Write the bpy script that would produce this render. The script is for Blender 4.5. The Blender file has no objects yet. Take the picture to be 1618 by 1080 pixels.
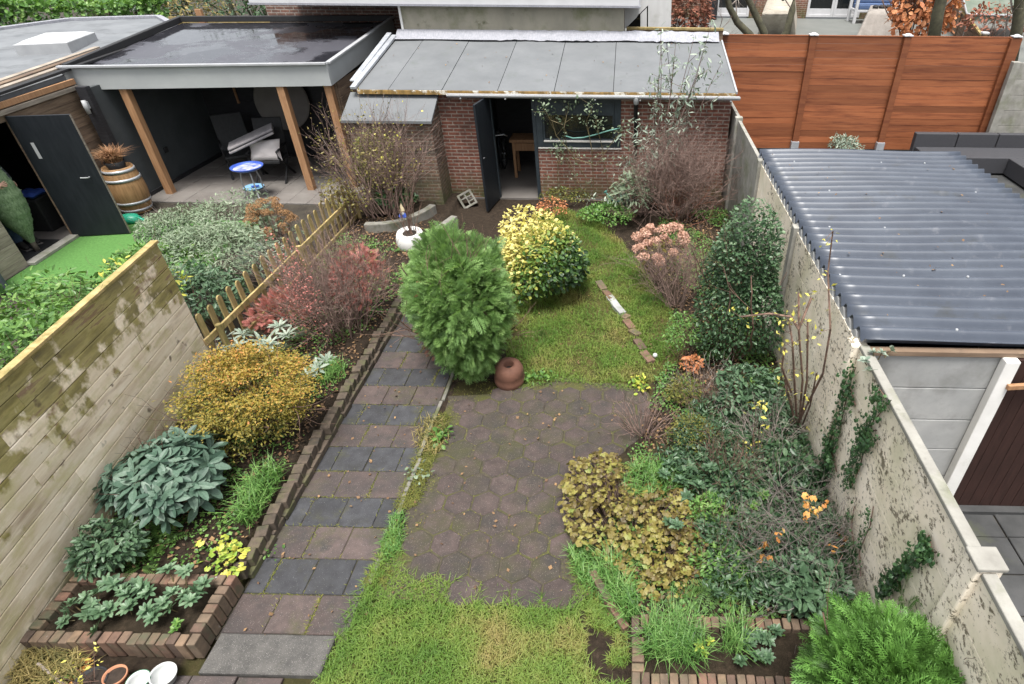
import bpy, math, random
import numpy as np
from mathutils import Matrix, Vector

# ------------------------------------------------------------------ camera, sky, sun
SC = bpy.context.scene
COL = SC.collection
CAM_H = 4.7
YAW, PITCH, ROLL = -0.01584316, 0.620459746, -0.006643869
F_PX, PX, PY, W_PX = 932.99, 975.554, 540.0, 1618.0
_cy, _sy, _cp, _sp = math.cos(YAW), math.sin(YAW), math.cos(PITCH), math.sin(PITCH)
_f = np.array([_sy*_cp, _cy*_cp, -_sp]); _r = np.array([_cy, -_sy, 0.0]); _d = np.cross(_f, _r)
_c, _s = math.cos(ROLL), math.sin(ROLL)
CAM_R, CAM_D = _c*_r + _s*_d, -_s*_r + _c*_d
cam_data = bpy.data.cameras.new('camera')
cam = bpy.data.objects.new('camera', cam_data); COL.objects.link(cam)
cam_data.sensor_width = 36.0
cam_data.lens = 36.0*F_PX/W_PX
cam_data.shift_x = (W_PX/2 - PX)/W_PX
cam_data.clip_end = 500.0
cam_data.clip_start = 0.05
cam.matrix_world = Matrix(((CAM_R[0], -CAM_D[0], -_f[0], 0), (CAM_R[1], -CAM_D[1], -_f[1], 0), (CAM_R[2], -CAM_D[2], -_f[2], CAM_H), (0, 0, 0, 1)))
SC.camera = cam

SUN_EL, SUN_AZ = math.radians(75), math.radians(178)      # azimuth from +Y towards +X: high, behind the camera
wd = bpy.data.worlds.new('World'); SC.world = wd; wd.use_nodes = True
nt = wd.node_tree
bg = nt.nodes['Background']
sky = nt.nodes.new('ShaderNodeTexSky'); sky.sky_type = 'NISHITA'; sky.sun_disc = False
sky.sun_elevation = SUN_EL; sky.sun_rotation = SUN_AZ
sky.air_density = 1.0; sky.dust_density = 4.0; sky.ozone_density = 1.0
hs = nt.nodes.new('ShaderNodeHueSaturation'); hs.inputs['Saturation'].default_value = 0.25
nt.links.new(sky.outputs[0], hs.inputs['Color']); nt.links.new(hs.outputs[0], bg.inputs['Color'])
bg.inputs['Strength'].default_value = 0.12
sl = bpy.data.lights.new('sun', 'SUN'); sl.energy = 2.3; sl.angle = math.radians(22); sl.color = (1.0, 0.97, 0.92)
so = bpy.data.objects.new('sun', sl); COL.objects.link(so)
_sd = Vector((math.sin(SUN_AZ)*math.cos(SUN_EL), math.cos(SUN_AZ)*math.cos(SUN_EL), math.sin(SUN_EL)))
so.rotation_euler = _sd.to_track_quat('Z', 'Y').to_euler(); so.location = (5, -8, 20)
SC.view_settings.view_transform = 'Standard'; SC.view_settings.look = 'None'
SC.view_settings.exposure = 1.35; SC.view_settings.gamma = 1.0
SC.cycles.max_bounces = 6; SC.cycles.transparent_max_bounces = 8
SC.cycles.use_denoising = True

# ------------------------------------------------------------------ helpers: places
rng = np.random.default_rng(11)
random.seed(5)
R_ = lambda a, b: a + (b - a)*random.random()

def ray(u, v):
    return CAM_R*((u - PX)/F_PX) + CAM_D*((v - PY)/F_PX) + _f

def G(u, v, z=0.0):
    """the point of the level plane z that a photo pixel looks at"""
    q = ray(u, v); t = (z - CAM_H)/q[2]
    return np.array([q[0]*t, q[1]*t, z])

def OY(u, v, y):
    """the point of the upright plane at depth y that a photo pixel looks at"""
    q = ray(u, v); t = y/q[1]
    return np.array([q[0]*t, y, CAM_H + q[2]*t])

def nrm(a):
    a = np.asarray(a, float)
    return a/np.maximum(np.linalg.norm(a, axis=-1, keepdims=True), 1e-9)

# ------------------------------------------------------------------ helpers: meshes
class MB:
    """collects geometry of ONE mesh"""
    def __init__(s):
        s.V = []; s.n = 0; s.F = {}; s.R = []
    def add(s, V, faces, rnd=None):
        V = np.asarray(V, float).reshape(-1, 3)
        for f in faces:
            f = np.asarray(f, int)
            if f.ndim == 1: f = f[None]
            s.F.setdefault(f.shape[1], []).append(f + s.n)
        s.V.append(V); s.n += len(V)
        if rnd is None: rnd = random.random()
        s.R.append(np.broadcast_to(np.asarray(rnd, float), (len(V),)).copy())
        return s
    def box(s, x0, x1, y0, y1, z0, z1, rnd=None):
        V = [(x, y, z) for z in (z0, z1) for y in (y0, y1) for x in (x0, x1)]
        return s.add(V, [BOXF], rnd)
    def obox(s, c, ax, ay, az, rnd=None):
        """box round c with half axes ax, ay, az"""
        c, ax, ay, az = (np.asarray(q, float) for q in (c, ax, ay, az))
        V = [c + i*ax + j*ay + k*az for k in (-1, 1) for j in (-1, 1) for i in (-1, 1)]
        return s.add(V, [BOXF], rnd)
    def bar(s, p, q, w, h, up=(0, 0, 1), rnd=None):
        """beam from p to q, w wide, h high"""
        p, q = np.asarray(p, float), np.asarray(q, float)
        d = nrm(q - p); sd = np.cross(d, up)
        if np.linalg.norm(sd) < 1e-4: sd = np.array([1., 0, 0])
        sd = nrm(sd); u = np.cross(sd, d)
        return s.obox((p + q)/2, (q - p)/2, sd*w/2, u*h/2, rnd)
    def tube(s, pts, rad, sides=8, rnd=None, cap=True):
        pts = np.asarray(pts, float); n = len(pts)
        rad = np.broadcast_to(np.asarray(rad, float), (n,))
        t = np.gradient(pts, axis=0); t = nrm(t)
        ref = np.array([0, 0, 1.0]) if abs(t[0][2]) < .9 else np.array([1.0, 0, 0])
        V = []
        a = np.arange(sides)*2*np.pi/sides
        for i in range(n):
            u = nrm(np.cross(ref, t[i])); w = np.cross(t[i], u); ref = np.cross(t[i], u) if False else ref
            V.append(pts[i] + rad[i]*(np.cos(a)[:, None]*u + np.sin(a)[:, None]*w))
        V = np.concatenate(V)
        i = np.arange(n - 1)[:, None]*sides; j = np.arange(sides)[None]; k = (j + 1) % sides
        Q = np.stack([i + j, i + k, i + sides + k, i + sides + j], -1).reshape(-1, 4)
        fs = [Q]
        if cap: fs += [np.arange(sides)[::-1][None], (np.arange(sides) + (n - 1)*sides)[None]]
        return s.add(V, fs, rnd)
    def lathe(s, prof, c=(0, 0, 0), segs=24, rnd=None, axis=None, squash=None):
        """prof: (radius, height) pairs; axis tilts the body"""
        prof = np.asarray(prof, float); n = len(prof)
        a = np.arange(segs)*2*np.pi/segs
        X = prof[:, 0][:, None]*np.cos(a); Y = prof[:, 0][:, None]*np.sin(a); Z = np.repeat(prof[:, 1][:, None], segs, 1)
        if squash: X = X*squash[0]; Y = Y*squash[1]
        V = np.stack([X, Y, Z], -1).reshape(-1, 3)
        if axis is not None:
            az = nrm(axis); ax = nrm(np.cross((0, 1, 0.01), az)); ay = np.cross(az, ax)
            V = V[:, :1]*ax + V[:, 1:2]*ay + V[:, 2:]*az
        V = V + np.asarray(c, float)
        i = np.arange(n - 1)[:, None]*segs; j = np.arange(segs)[None]; k = (j + 1) % segs
        Q = np.stack([i + j, i + k, i + segs + k, i + segs + j], -1).reshape(-1, 4)
        return s.add(V, [Q], rnd)
    def prism(s, poly, z0, z1, rnd=None):
        P = np.asarray(poly, float); n = len(P)
        V = np.concatenate([np.c_[P, np.full(n, z0)], np.c_[P, np.full(n, z1)]])
        i = np.arange(n); j = (i + 1) % n
        return s.add(V, [np.stack([i, j, j + n, i + n], -1), i[::-1][None], (i + n)[None]], rnd)
    def build(s, name, mat, parent=None, smooth=False, bevel=0, auto=None):
        V = np.concatenate(s.V) if s.V else np.zeros((0, 3))
        if parent is not None:
            off = np.zeros(3); p = parent
            while p is not None:
                off += np.array(p.location); p = p.parent
            V = V - off
        me = bpy.data.meshes.new(name)
        me.vertices.add(len(V)); me.vertices.foreach_set('co', V.astype(np.float32).ravel())
        starts, loops, st = [], [], 0
        for k, fl in s.F.items():
            A = np.concatenate(fl)
            starts.append(st + np.arange(len(A))*k); loops.append(A.ravel()); st += A.size
        loops = np.concatenate(loops); starts = np.concatenate(starts)
        me.loops.add(len(loops)); me.loops.foreach_set('vertex_index', loops.astype(np.int32))
        me.polygons.add(len(starts)); me.polygons.foreach_set('loop_start', starts.astype(np.int32))
        me.update(calc_edges=True); me.validate()
        me.polygons.foreach_set('use_smooth', np.full(len(me.polygons), bool(smooth)))
        at = me.attributes.new('rnd', 'FLOAT', 'POINT'); at.data.foreach_set('value', np.concatenate(s.R).astype(np.float32))
        me.materials.append(mat)
        o = bpy.data.objects.new(name, me); COL.objects.link(o)
        if parent is not None: o.parent = parent
        if bevel:
            m = o.modifiers.new('bevel', 'BEVEL'); m.width = bevel; m.segments = 2; m.limit_method = 'ANGLE'
        return o

BOXF = np.array([(0, 2, 3, 1), (4, 5, 7, 6), (0, 1, 5, 4), (2, 6, 7, 3), (0, 4, 6, 2), (1, 3, 7, 5)])

def uvbox(o, s=1.0):
    """metre-scaled box UVs, for brick patterns"""
    me = o.data
    uv = me.uv_layers.new(name='uv')
    n = len(me.loops)
    vi = np.empty(n, np.int32); me.loops.foreach_get('vertex_index', vi)
    co = np.empty(len(me.vertices)*3, np.float32); me.vertices.foreach_get('co', co); co = co.reshape(-1, 3)
    nf = len(me.polygons)
    fn = np.empty(nf*3, np.float32); me.polygons.foreach_get('normal', fn); fn = fn.reshape(-1, 3)
    ls = np.empty(nf, np.int32); me.polygons.foreach_get('loop_start', ls)
    lt = np.empty(nf, np.int32); me.polygons.foreach_get('loop_total', lt)
    pf = np.repeat(np.arange(nf), lt)
    N = np.abs(fn[pf]); P = co[vi]
    U = np.where((N[:, 2] > N[:, 0]) & (N[:, 2] > N[:, 1]), P[:, 0], np.where(N[:, 0] > N[:, 1], P[:, 1], P[:, 0]))
    Wv = np.where((N[:, 2] > N[:, 0]) & (N[:, 2] > N[:, 1]), P[:, 1], P[:, 2])
    uv.data.foreach_set('uv', (np.stack([U, Wv], -1)*s).astype(np.float32).ravel())
    return o

def tag(o, label=None, cat=None, group=None, kind=None):
    if label: o['label'] = label
    if cat: o['category'] = cat
    if group: o['group'] = group
    if kind: o['kind'] = kind
    return o

def thing(name, label, cat, loc=(0, 0, 0), group=None):
    o = bpy.data.objects.new(name, None); COL.objects.link(o)
    o.location = tuple(float(q) for q in loc); o.empty_display_size = .1
    return tag(o, label, cat, group)

def struct(o): return tag(o, kind='structure')

def copy_tree(o, parent=None):
    c = o.copy(); COL.objects.link(c)
    if parent is not None: c.parent = parent
    for ch in list(o.children): copy_tree(ch, c)
    return c

# ------------------------------------------------------------------ helpers: materials
class NT:
    def __init__(s, name):
        s.m = bpy.data.materials.new(name); s.m.use_nodes = True
        s.t = s.m.node_tree; s.t.nodes.clear()
    def n(s, typ, ins=None, **kw):
        nd = s.t.nodes.new('ShaderNode' + typ)
        for k, v in kw.items(): setattr(nd, k, v)
        for k, v in (ins or {}).items():
            if hasattr(v, 'is_output') and not isinstance(v, (int, float)): s.t.links.new(v, nd.inputs[k])
            else:
                i = nd.inputs[k]
                if i.type == 'RGBA' and len(v) == 3: v = (*v, 1)
                i.default_value = v
        return nd
    def noise(s, vec, scale, detail=5, rough=.6, dist=0):
        return s.n('TexNoise', {'Vector': vec, 'Scale': scale, 'Detail': detail, 'Roughness': rough, 'Distortion': dist}).outputs['Fac']
    def ramp(s, fac, stops, interp='LINEAR'):
        nd = s.n('ValToRGB', {'Fac': fac}); cr = nd.color_ramp; cr.interpolation = interp
        while len(cr.elements) < len(stops): cr.elements.new(.5)
        for e, (p, c) in zip(cr.elements, stops):
            e.position = p; e.color = (*c, 1) if len(c) == 3 else c
        return nd.outputs['Color']
    def step(s, fac, lo, hi):
        return s.n('MapRange', {'Value': fac, 'From Min': lo, 'From Max': hi}).outputs['Result']
    def mix(s, fac, a, b, mode='MIX'):
        nd = s.n('Mix', data_type='RGBA', blend_type=mode)
        for k, v in ((0, fac), (6, a), (7, b)):
            i = nd.inputs[k]
            if hasattr(v, 'is_output'): s.t.links.new(v, i)
            else: i.default_value = v if k == 0 else ((*v, 1) if len(v) == 3 else v)
        return nd.outputs[2]
    def math(s, op, a, b=0.0):
        nd = s.n('Math', operation=op)
        for k, v in ((0, a), (1, b)):
            if hasattr(v, 'is_output'): s.t.links.new(v, nd.inputs[k])
            else: nd.inputs[k].default_value = v
        return nd.outputs[0]
    def out(s, col, rough=.8, bump=None, bstr=.3, bdist=.01, spec=.5, metal=0, transl=0, tcol=None):
        p = s.n('BsdfPrincipled', {'Base Color': col, 'Roughness': rough, 'Specular IOR Level': spec, 'Metallic': metal})
        if bump is not None:
            b = s.n('Bump', {'Height': bump, 'Strength': bstr, 'Distance': bdist}); s.t.links.new(b.outputs[0], p.inputs['Normal'])
        sh = p.outputs[0]
        if transl:
            tr = s.n('BsdfTranslucent', {'Color': tcol if tcol is not None else col})
            mx = s.n('MixShader', {'Fac': transl}); s.t.links.new(sh, mx.inputs[1]); s.t.links.new(tr.outputs[0], mx.inputs[2]); sh = mx.outputs[0]
        o = s.n('OutputMaterial'); s.t.links.new(sh, o.inputs['Surface'])
        return s.m

def vec_of(t, stretch=(1, 1, 1), coord='Object', rot=(0, 0, 0), rnd_off=0):
    tc = t.n('TexCoord'); mp = t.n('Mapping', {'Vector': tc.outputs[coord], 'Scale': stretch, 'Rotation': rot})
    v = mp.outputs[0]
    if rnd_off:
        at = t.n('Attribute', attribute_name='rnd')
        cx = t.n('CombineXYZ', {'X': t.math('MULTIPLY', at.outputs['Fac'], rnd_off), 'Y': t.math('MULTIPLY', at.outputs['Fac'], rnd_off*1.7), 'Z': t.math('MULTIPLY', at.outputs['Fac'], rnd_off*.6)})
        v = t.n('VectorMath', {0: v, 1: cx.outputs[0]}, operation='ADD').outputs[0]
    return v

def noisy(name, c1, c2, scale=8, stretch=(1, 1, 1), stains=(), specks=(), rough=.8, bump=.25, bscale=60, bdist=.004, rnd=0.0, spec=.4, detail=6, metal=0, rnd_off=0, rnd_cols=None, wet=0, lo=.3, hi=.7):
    """two-colour weathered surface; stains: (colour, scale, lo, hi); specks: (colour, scale, size)"""
    t = NT(name); v = vec_of(t, stretch, rnd_off=rnd_off); v0 = vec_of(t)
    col = t.ramp(t.noise(v, scale, detail), [(lo, c1), (hi, c2)])
    at = t.n('Attribute', attribute_name='rnd').outputs['Fac']
    if rnd_cols:
        rc = t.ramp(at, [(i/max(1, len(rnd_cols) - 1), c) for i, c in enumerate(rnd_cols)])
        col = t.mix(1.0, col, rc, 'MULTIPLY')
    if rnd:
        k = t.math('ADD', t.math('MULTIPLY', at, 2*rnd), 1 - rnd)
        cc = t.n('CombineColor', {'Red': k, 'Green': k, 'Blue': k}).outputs[0]
        col = t.mix(1.0, col, cc, 'MULTIPLY')
    for i, (c, sc, lo_, hi_) in enumerate(stains):
        vv = t.n('VectorMath', {0: v if rnd_off else v0, 1: (3.1*i + 1.3, 7.7*i, 2.2*i)}, operation='ADD').outputs[0]
        col = t.mix(t.step(t.noise(vv, sc, 7, .65), lo_, hi_), col, c)
    for i, (c, sc, size) in enumerate(specks):
        vo = t.n('TexVoronoi', {'Vector': v0, 'Scale': sc})
        pick = t.math('GREATER_THAN', t.n('SeparateColor', {'Color': vo.outputs['Color']}).outputs[0], .55)
        m = t.math('MULTIPLY', t.math('LESS_THAN', vo.outputs['Distance'], size), pick)
        col = t.mix(m, col, c)
    b = t.noise(v0 if bscale > 30 else v, bscale, 4, .7)
    if wet:
        rg = t.step(t.noise(v0, wet, 4), .35, .65)
        rough = t.math('ADD', t.math('MULTIPLY', rg, .35), rough - .2)
    return t.out(col, rough, b, bump, bdist, spec, metal)

def leafmat(name, cols, rough=.5, transl=.25, spec=.4, vein=None, patch=0.35, pscale=4.0):
    """leaf colours spread over the leaves by their own random number, plus slow drift over the plant"""
    t = NT(name)
    at = t.n('Attribute', attribute_name='rnd').outputs['Fac']
    v = vec_of(t)
    f = t.math('ADD', t.math('MULTIPLY', at, 1 - patch), t.math('MULTIPLY', t.step(t.noise(v, pscale, 3), .3, .7), patch))
    cols = [tuple(q*(.6 if i == 0 else 1.1 if i == len(cols) - 1 else 1) for q in c) for i, c in enumerate(cols)]
    col = t.ramp(f, [(i/(len(cols) - 1), c) for i, c in enumerate(cols)])
    nz = t.ramp(t.noise(v, 90, 2), [(.3, (.78, .78, .78)), (.7, (1.15, 1.15, 1.15))])
    col = t.mix(1.0, col, nz, 'MULTIPLY')
    tc = t.mix(1.0, col, (1.1, 1.15, .7), 'MULTIPLY')
    return t.out(col, rough, None, spec=spec, transl=transl, tcol=tc)

def brickmat(name, c1, c2, mortar, bw=.22, bh=.0675, mort=.011, dirt=None, rough=.85, mossy=None, squash=1):
    t = NT(name)
    uv = t.n('TexCoord').outputs['UV']; v0 = vec_of(t)
    wob = t.n('TexNoise', {'Vector': v0, 'Scale': 30.0, 'Detail': 2}).outputs['Color']
    uvw = t.n('VectorMath', {0: uv, 1: t.n('VectorMath', {0: wob, 'Scale': .006}, operation='SCALE').outputs[0]}, operation='ADD').outputs[0]
    bt = t.n('TexBrick', {'Vector': uvw, 'Color1': c1, 'Color2': c2, 'Mortar': mortar, 'Scale': 1.0, 'Mortar Size': mort, 'Mortar Smooth': .25, 'Bias': 0.0, 'Brick Width': bw, 'Row Height': bh})
    col = t.mix(1.0, bt.outputs['Color'], t.ramp(t.noise(v0, 14, 6, .7), [(.3, (.55, .55, .57)), (.7, (1.3, 1.25, 1.2))]), 'MULTIPLY')
    if dirt: col = t.mix(t.step(t.noise(v0, 2.2, 6, .7), dirt[1], dirt[2]), col, dirt[0])
    if mossy:
        z = t.n('SeparateXYZ', {'Vector': v0}).outputs['Z']
        k = t.math('MULTIPLY', t.step(z, mossy[2], mossy[1]), t.step(t.noise(v0, 5, 6, .7), .35, .6))
        col = t.mix(k, col, mossy[0])
    h = t.math('SUBTRACT', t.math('MULTIPLY', t.noise(v0, 70, 4), .4), bt.outputs['Fac'])
    return t.out(col, rough, h, .6, .008, .25)

# ------------------------------------------------------------------ helpers: plants
def frames(d, n):
    d = nrm(d); s = nrm(np.cross(n, d)); nn = np.cross(d, s)
    return np.stack([d, s, nn], -1)          # columns

def place(mb, T, faces, P, d, n, size, rnd, sy=None, bend=None):
    """copies of template T (x along the leaf, y across, z up) at P"""
    N = len(P); k = len(T)
    if N == 0: return
    S = np.broadcast_to(np.asarray(size, float), (N,))[:, None, None]
    X = np.broadcast_to(T, (N, k, 3))*S
    if sy is not None: X = X*np.stack([np.ones(N), np.broadcast_to(sy, (N,)), np.ones(N)], -1)[:, None, :]
    M = frames(d, n)
    V = np.einsum('nij,nkj->nki', M, X) + P[:, None]
    F = [(np.asarray(f)[None] + (np.arange(N)*k)[:, None, None]).reshape(-1, np.asarray(f).shape[1]) for f in faces]
    mb.add(V.reshape(-1, 3), F, np.repeat(rnd, k))

def leafT(w=.4, fold=.05, droop=.1):
    T = np.array([(0, 0, 0), (.28, .36*w, fold), (.28, 0, 0), (.28, -.36*w, fold), (.58, .5*w, fold - droop*.3), (.58, 0, -droop*.3), (.58, -.5*w, fold - droop*.3),
                  (.86, .31*w, fold*.7 - droop*.72), (.86, 0, -droop*.72), (.86, -.31*w, fold*.7 - droop*.72), (1, 0, -droop)])
    return T, [np.array([(0, 2, 1), (0, 3, 2), (7, 8, 10), (8, 9, 10)]), np.array([(1, 2, 5, 4), (2, 3, 6, 5), (4, 5, 8, 7), (5, 6, 9, 8)])]

def simpleT(w=.5, droop=.05):
    T = np.array([(0, 0, 0), (.45, .5*w, .03), (1, 0, -droop), (.45, -.5*w, .03)])
    return T, [np.array([(0, 3, 2, 1)])]

def lobedT(lobes=5, depth=.25, pts=3):
    n = lobes*pts; a = np.linspace(-2.6, 2.6, n)
    r = .5*(1 - depth*(1 - np.abs(np.cos(np.linspace(0, lobes*np.pi, n)))))*(1 - .12*np.abs(a)/2.6)
    P = np.c_[.45 + r*np.cos(a), r*np.sin(a), -.12*r**2*4 + .03*np.cos(np.linspace(0, lobes*2*np.pi, n))]
    T = np.concatenate([[(.42, 0, .04)], P])
    i = np.arange(1, n)
    return T, [np.stack([np.zeros(n - 1, int), i, i + 1], -1)]

def frondT(pairs=6, spread=.5, w=.09, droop=.12, sub=True):
    """flat fan spray of a conifer, or a feathery frond"""
    V = []; F = []
    def dia(p, q, w):
        p, q = np.array(p, float), np.array(q, float); d = q - p; L = np.linalg.norm(d); s = np.array([-d[1], d[0], 0])/L*w/2
        k = len(V); m = p + d*.45
        V.extend([p, m + s, q, m - s]); F.append((k, k + 3, k + 2, k + 1))
    dz = lambda x: -droop*x*x
    dia((0, 0, 0), (1, 0, dz(1)), w)
    for i in range(pairs):
        x = .12 + .78*i/pairs; L = spread*(1 - .65*i/pairs)*(.6 + .4*min(1, i + .6))
        for sg in (1, -1):
            e = (x + L*.75, sg*L*.62, dz(x + L*.5) - .02 + .03*((i*7) % 3 - 1))
            dia((x, 0, dz(x)), e, w*1.15)
            if sub and L > .22:
                dia((x + L*.3, sg*L*.25, dz(x + .1)), (x + L*.75, sg*L*.2, dz(x + .3)), w*.9)
                dia((x + L*.35, sg*L*.3, dz(x + .1)), (x + L*.45, sg*L*.68, dz(x + .3)), w*.9)
    return np.array(V), [np.array(F)]

def fernT(pairs=14):
    V = []; F = []
    z = lambda x: .35*x - .55*x*x
    for i in range(pairs):
        x = .1 + .88*i/pairs; L = .2*math.sin(.35 + 2.6*i/pairs)*(1 if i < pairs*.85 else .7); w = .05
        for sg in (1, -1):
            k = len(V)
            V.extend([(x, 0, z(x)), (x + .02 + w*.5, sg*L*.5, z(x) + .01), (x + .06, sg*L, z(x) - .02), (x + .02 - w*.5, sg*L*.5, z(x) + .01)])
            F.append((k, k + 1, k + 2, k + 3))
    return np.array(V, float), [np.array(F)]

def rand_dirs(n, zmin=-1.0):
    z = rng.uniform(zmin, 1, n); a = rng.uniform(0, 2*np.pi, n); r = np.sqrt(np.maximum(0, 1 - z*z))
    return np.c_[r*np.cos(a), r*np.sin(a), z]

def lump(d, k, amp, seed, p=6):
    g = np.random.default_rng(seed); b = nrm(g.normal(size=(k, 3)))
    a = g.uniform(-.5, 1, k)
    v = 1 + amp*(np.maximum(0, d @ b.T)**p @ a)
    return v/np.quantile(v, .85)

def crown_pts(c, rad, n, zmin=-.6, amp=.25, seed=1, inner=.35, sq=2.0, holes=.0):
    """points in the outer part of a lumpy, possibly boxy crown; returns points and outward directions"""
    d = rand_dirs(n, zmin)
    k = (np.abs(d)**sq).sum(1)**(-1/sq)
    r = k*lump(d, 26, amp, seed)*(1 - inner*rng.random(n)**1.7)
    if holes:
        g = np.random.default_rng(seed + 99); hb = nrm(g.normal(size=(14, 3)))
        keep = (d @ hb.T).max(1) < 1 - holes*g.random()
        d, r = d[keep], r[keep]
    P = np.asarray(c) + d*r[:, None]*np.asarray(rad)
    o = nrm(d/np.asarray(rad))
    return P, o

def tubes(mb, segs, sides=4, rnd=None):
    """segs: array (n, 8) of p0, p1, r0, r1"""
    S = np.asarray(segs, float)
    if len(S) == 0: return
    p, q, r0, r1 = S[:, :3], S[:, 3:6], S[:, 6], S[:, 7]
    d = nrm(q - p); ref = np.where(np.abs(d[:, 2:]) < .9, [[0, 0, 1.0]], [[1.0, 0, 0]])
    u = nrm(np.cross(ref, d)); w = np.cross(d, u)
    a = np.arange(sides)*2*np.pi/sides
    ring = np.cos(a)[None, :, None]*u[:, None] + np.sin(a)[None, :, None]*w[:, None]
    V = np.concatenate([p[:, None] + ring*r0[:, None, None], q[:, None] + ring*r1[:, None, None]], 1)
    j = np.arange(sides); k = (j + 1) % sides
    Q = np.stack([j, k, k + sides, j + sides], -1)
    n = len(S)
    F = (Q[None] + (np.arange(n)*2*sides)[:, None, None]).reshape(-1, 4)
    mb.add(V.reshape(-1, 3), [F], np.repeat(rng.random(n) if rnd is None else rnd, 2*sides))

def grow(base, d, L, r, lev, segs, tips, kids=3, spread=.6, wob=.15, up=.1, ratio=.6, seg=.12, start=.25, rmin=.0012):
    n = max(2, int(L/seg)); p = np.array(base, float); d = nrm(d)
    for i in range(n):
        g = rng.normal(size=3)*wob; g[2] += up
        d = nrm(d + g)
        q = p + d*(L/n); f0, f1 = 1 - .6*i/n, 1 - .6*(i + 1)/n
        segs.append((*p, *q, max(rmin, r*f0), max(rmin, r*f1)))
        if lev > 0 and i/n >= start and rng.random() < kids/(n*(1 - start)):
            dd = nrm(d + rng.normal(size=3)*spread)
            grow(q, dd, L*ratio*(1 - .4*i/n), r*f1*.65, lev - 1, segs, tips, kids, spread, wob, up, ratio, seg, start*.6, rmin)
        p = q
    tips.append((*p, *d))

def blades(mb, P, h, w=.006, lean=.5, rnd=None, curl=.6, d=None):
    """grass blades: bent, tapering strips"""
    n = len(P)
    if n == 0: return
    h = np.broadcast_to(h, (n,))*rng.uniform(.55, 1.15, n)
    a = rng.uniform(0, 2*np.pi, n) if d is None else d
    out = np.c_[np.cos(a), np.sin(a), np.zeros(n)]; sd = np.c_[-np.sin(a), np.cos(a), np.zeros(n)]
    ln = rng.uniform(.1, 1, n)*lean
    w = np.broadcast_to(w, (n,))
    z = np.array([0, 0, 1.0])
    m = P + out*(h*ln*.35)[:, None] + z*(h*.55)[:, None]
    t = P + out*(h*(ln + .2*curl))[:, None] + z*(h*(1 - .45*ln*curl))[:, None]
    V = np.stack([P - sd*(w/2)[:, None], P + sd*(w/2)[:, None], m + sd*(w*.42)[:, None], m - sd*(w*.42)[:, None], t], 1)
    F4 = np.array([[0, 1, 2, 3]])[None] + (np.arange(n)*5)[:, None, None]; F3 = np.array([[3, 2, 4]])[None] + (np.arange(n)*5)[:, None, None]
    mb.add(V.reshape(-1, 3), [F4.reshape(-1, 4), F3.reshape(-1, 3)], np.repeat(rng.random(n) if rnd is None else rnd, 5))

def inpoly(P, poly):
    x, y = P[:, 0], P[:, 1]; poly = np.asarray(poly)[:, :2]; c = np.zeros(len(P), bool)
    j = len(poly) - 1
    for i in range(len(poly)):
        xi, yi = poly[i]; xj, yj = poly[j]
        c ^= ((yi > y) != (yj > y)) & (x < (xj - xi)*(y - yi)/(yj - yi + 1e-12) + xi); j = i
    return c

def scatter(poly, n):
    poly = np.asarray(poly)[:, :2]; lo, hi = poly.min(0), poly.max(0)
    P = rng.uniform(lo, hi, (int(n*2.5) + 10, 2)); P = P[inpoly(P, poly)]
    return P[:n]

def vnoise(x, y, s, seed=0):
    """cheap smooth 2-D noise, 0..1"""
    g = np.random.default_rng(seed); v = 0
    for k in range(7):
        a = g.uniform(0, 6.28); f = s*g.uniform(.6, 1.9); v = v + np.sin((x*np.cos(a) + y*np.sin(a))*f + g.uniform(0, 6.28))
    return .5 + v/7*.9

def gpoly(*px): return np.array([G(u, v)[:2] for u, v in px])
# ------------------------------------------------------------------ materials of the setting
M = {}
M['soil'] = None
def soil_material():
    t = NT('soil_and_turf'); v = vec_of(t)
    at = t.n('Attribute', attribute_name='rnd').outputs['Fac']
    soil = t.ramp(t.noise(v, 16, 8, .75), [(.3, (.015, .011, .008)), (.55, (.036, .026, .018)), (.75, (.075, .052, .036))])
    turf = t.ramp(t.noise(v, 5, 7, .7), [(.3, (.035, .045, .012)), (.55, (.075, .07, .022)), (.75, (.09, .065, .03))])
    col = t.mix(at, soil, turf)
    return t.out(col, .95, t.noise(v, 45, 6, .8), .9, .03, .15)
M['soil'] = soil_material()
M['earth'] = noisy('dark_earth', (.02, .016, .012), (.05, .042, .03), 3, rough=.95, bump=.5, bscale=20, bdist=.03)
M['tile_red'] = noisy('red_paving', (.044, .033, .030), (.080, .058, .052), 9, stains=[((0.056, 0.052, 0.026), 3.2, .52, .7), ((0.037, 0.032, 0.031), 2.1, .45, .7), ((0.033, 0.031, 0.028), 7, .55, .7)], specks=[((0.333, 0.296, 0.274), 80, .12), ((0.148, 0.118, 0.111), 110, .2)], rough=.75, bump=.5, bscale=120, bdist=.004, rnd=.22, rnd_off=3)
M['tile_grey'] = noisy('grey_paving', (0.023, 0.023, 0.026), (0.045, 0.046, 0.050), 9, stains=[((0.045, 0.045, 0.023), 3.2, .55, .72), ((0.026, 0.026, 0.026), 6, .5, .7)], specks=[((0.302, 0.287, 0.280), 70, .09), ((0.113, 0.113, 0.113), 110, .16)], rough=.75, bump=.5, bscale=120, bdist=.004, rnd=.2, rnd_off=3)
M['tile_hex'] = noisy('hexagon_paving', (0.037, 0.027, 0.024), (0.072, 0.052, 0.047), 7, stains=[((0.040, 0.038, 0.017), 1.9, .46, .64), ((0.031, 0.027, 0.024), 3.3, .45, .68), ((0.063, 0.050, 0.043), 9, .55, .75)], specks=[((0.300, 0.266, 0.239), 75, .13), ((0.147, 0.113, 0.100), 110, .22)], rough=.85, bump=.7, bscale=110, bdist=.006, rnd=.16, rnd_off=3)
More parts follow.
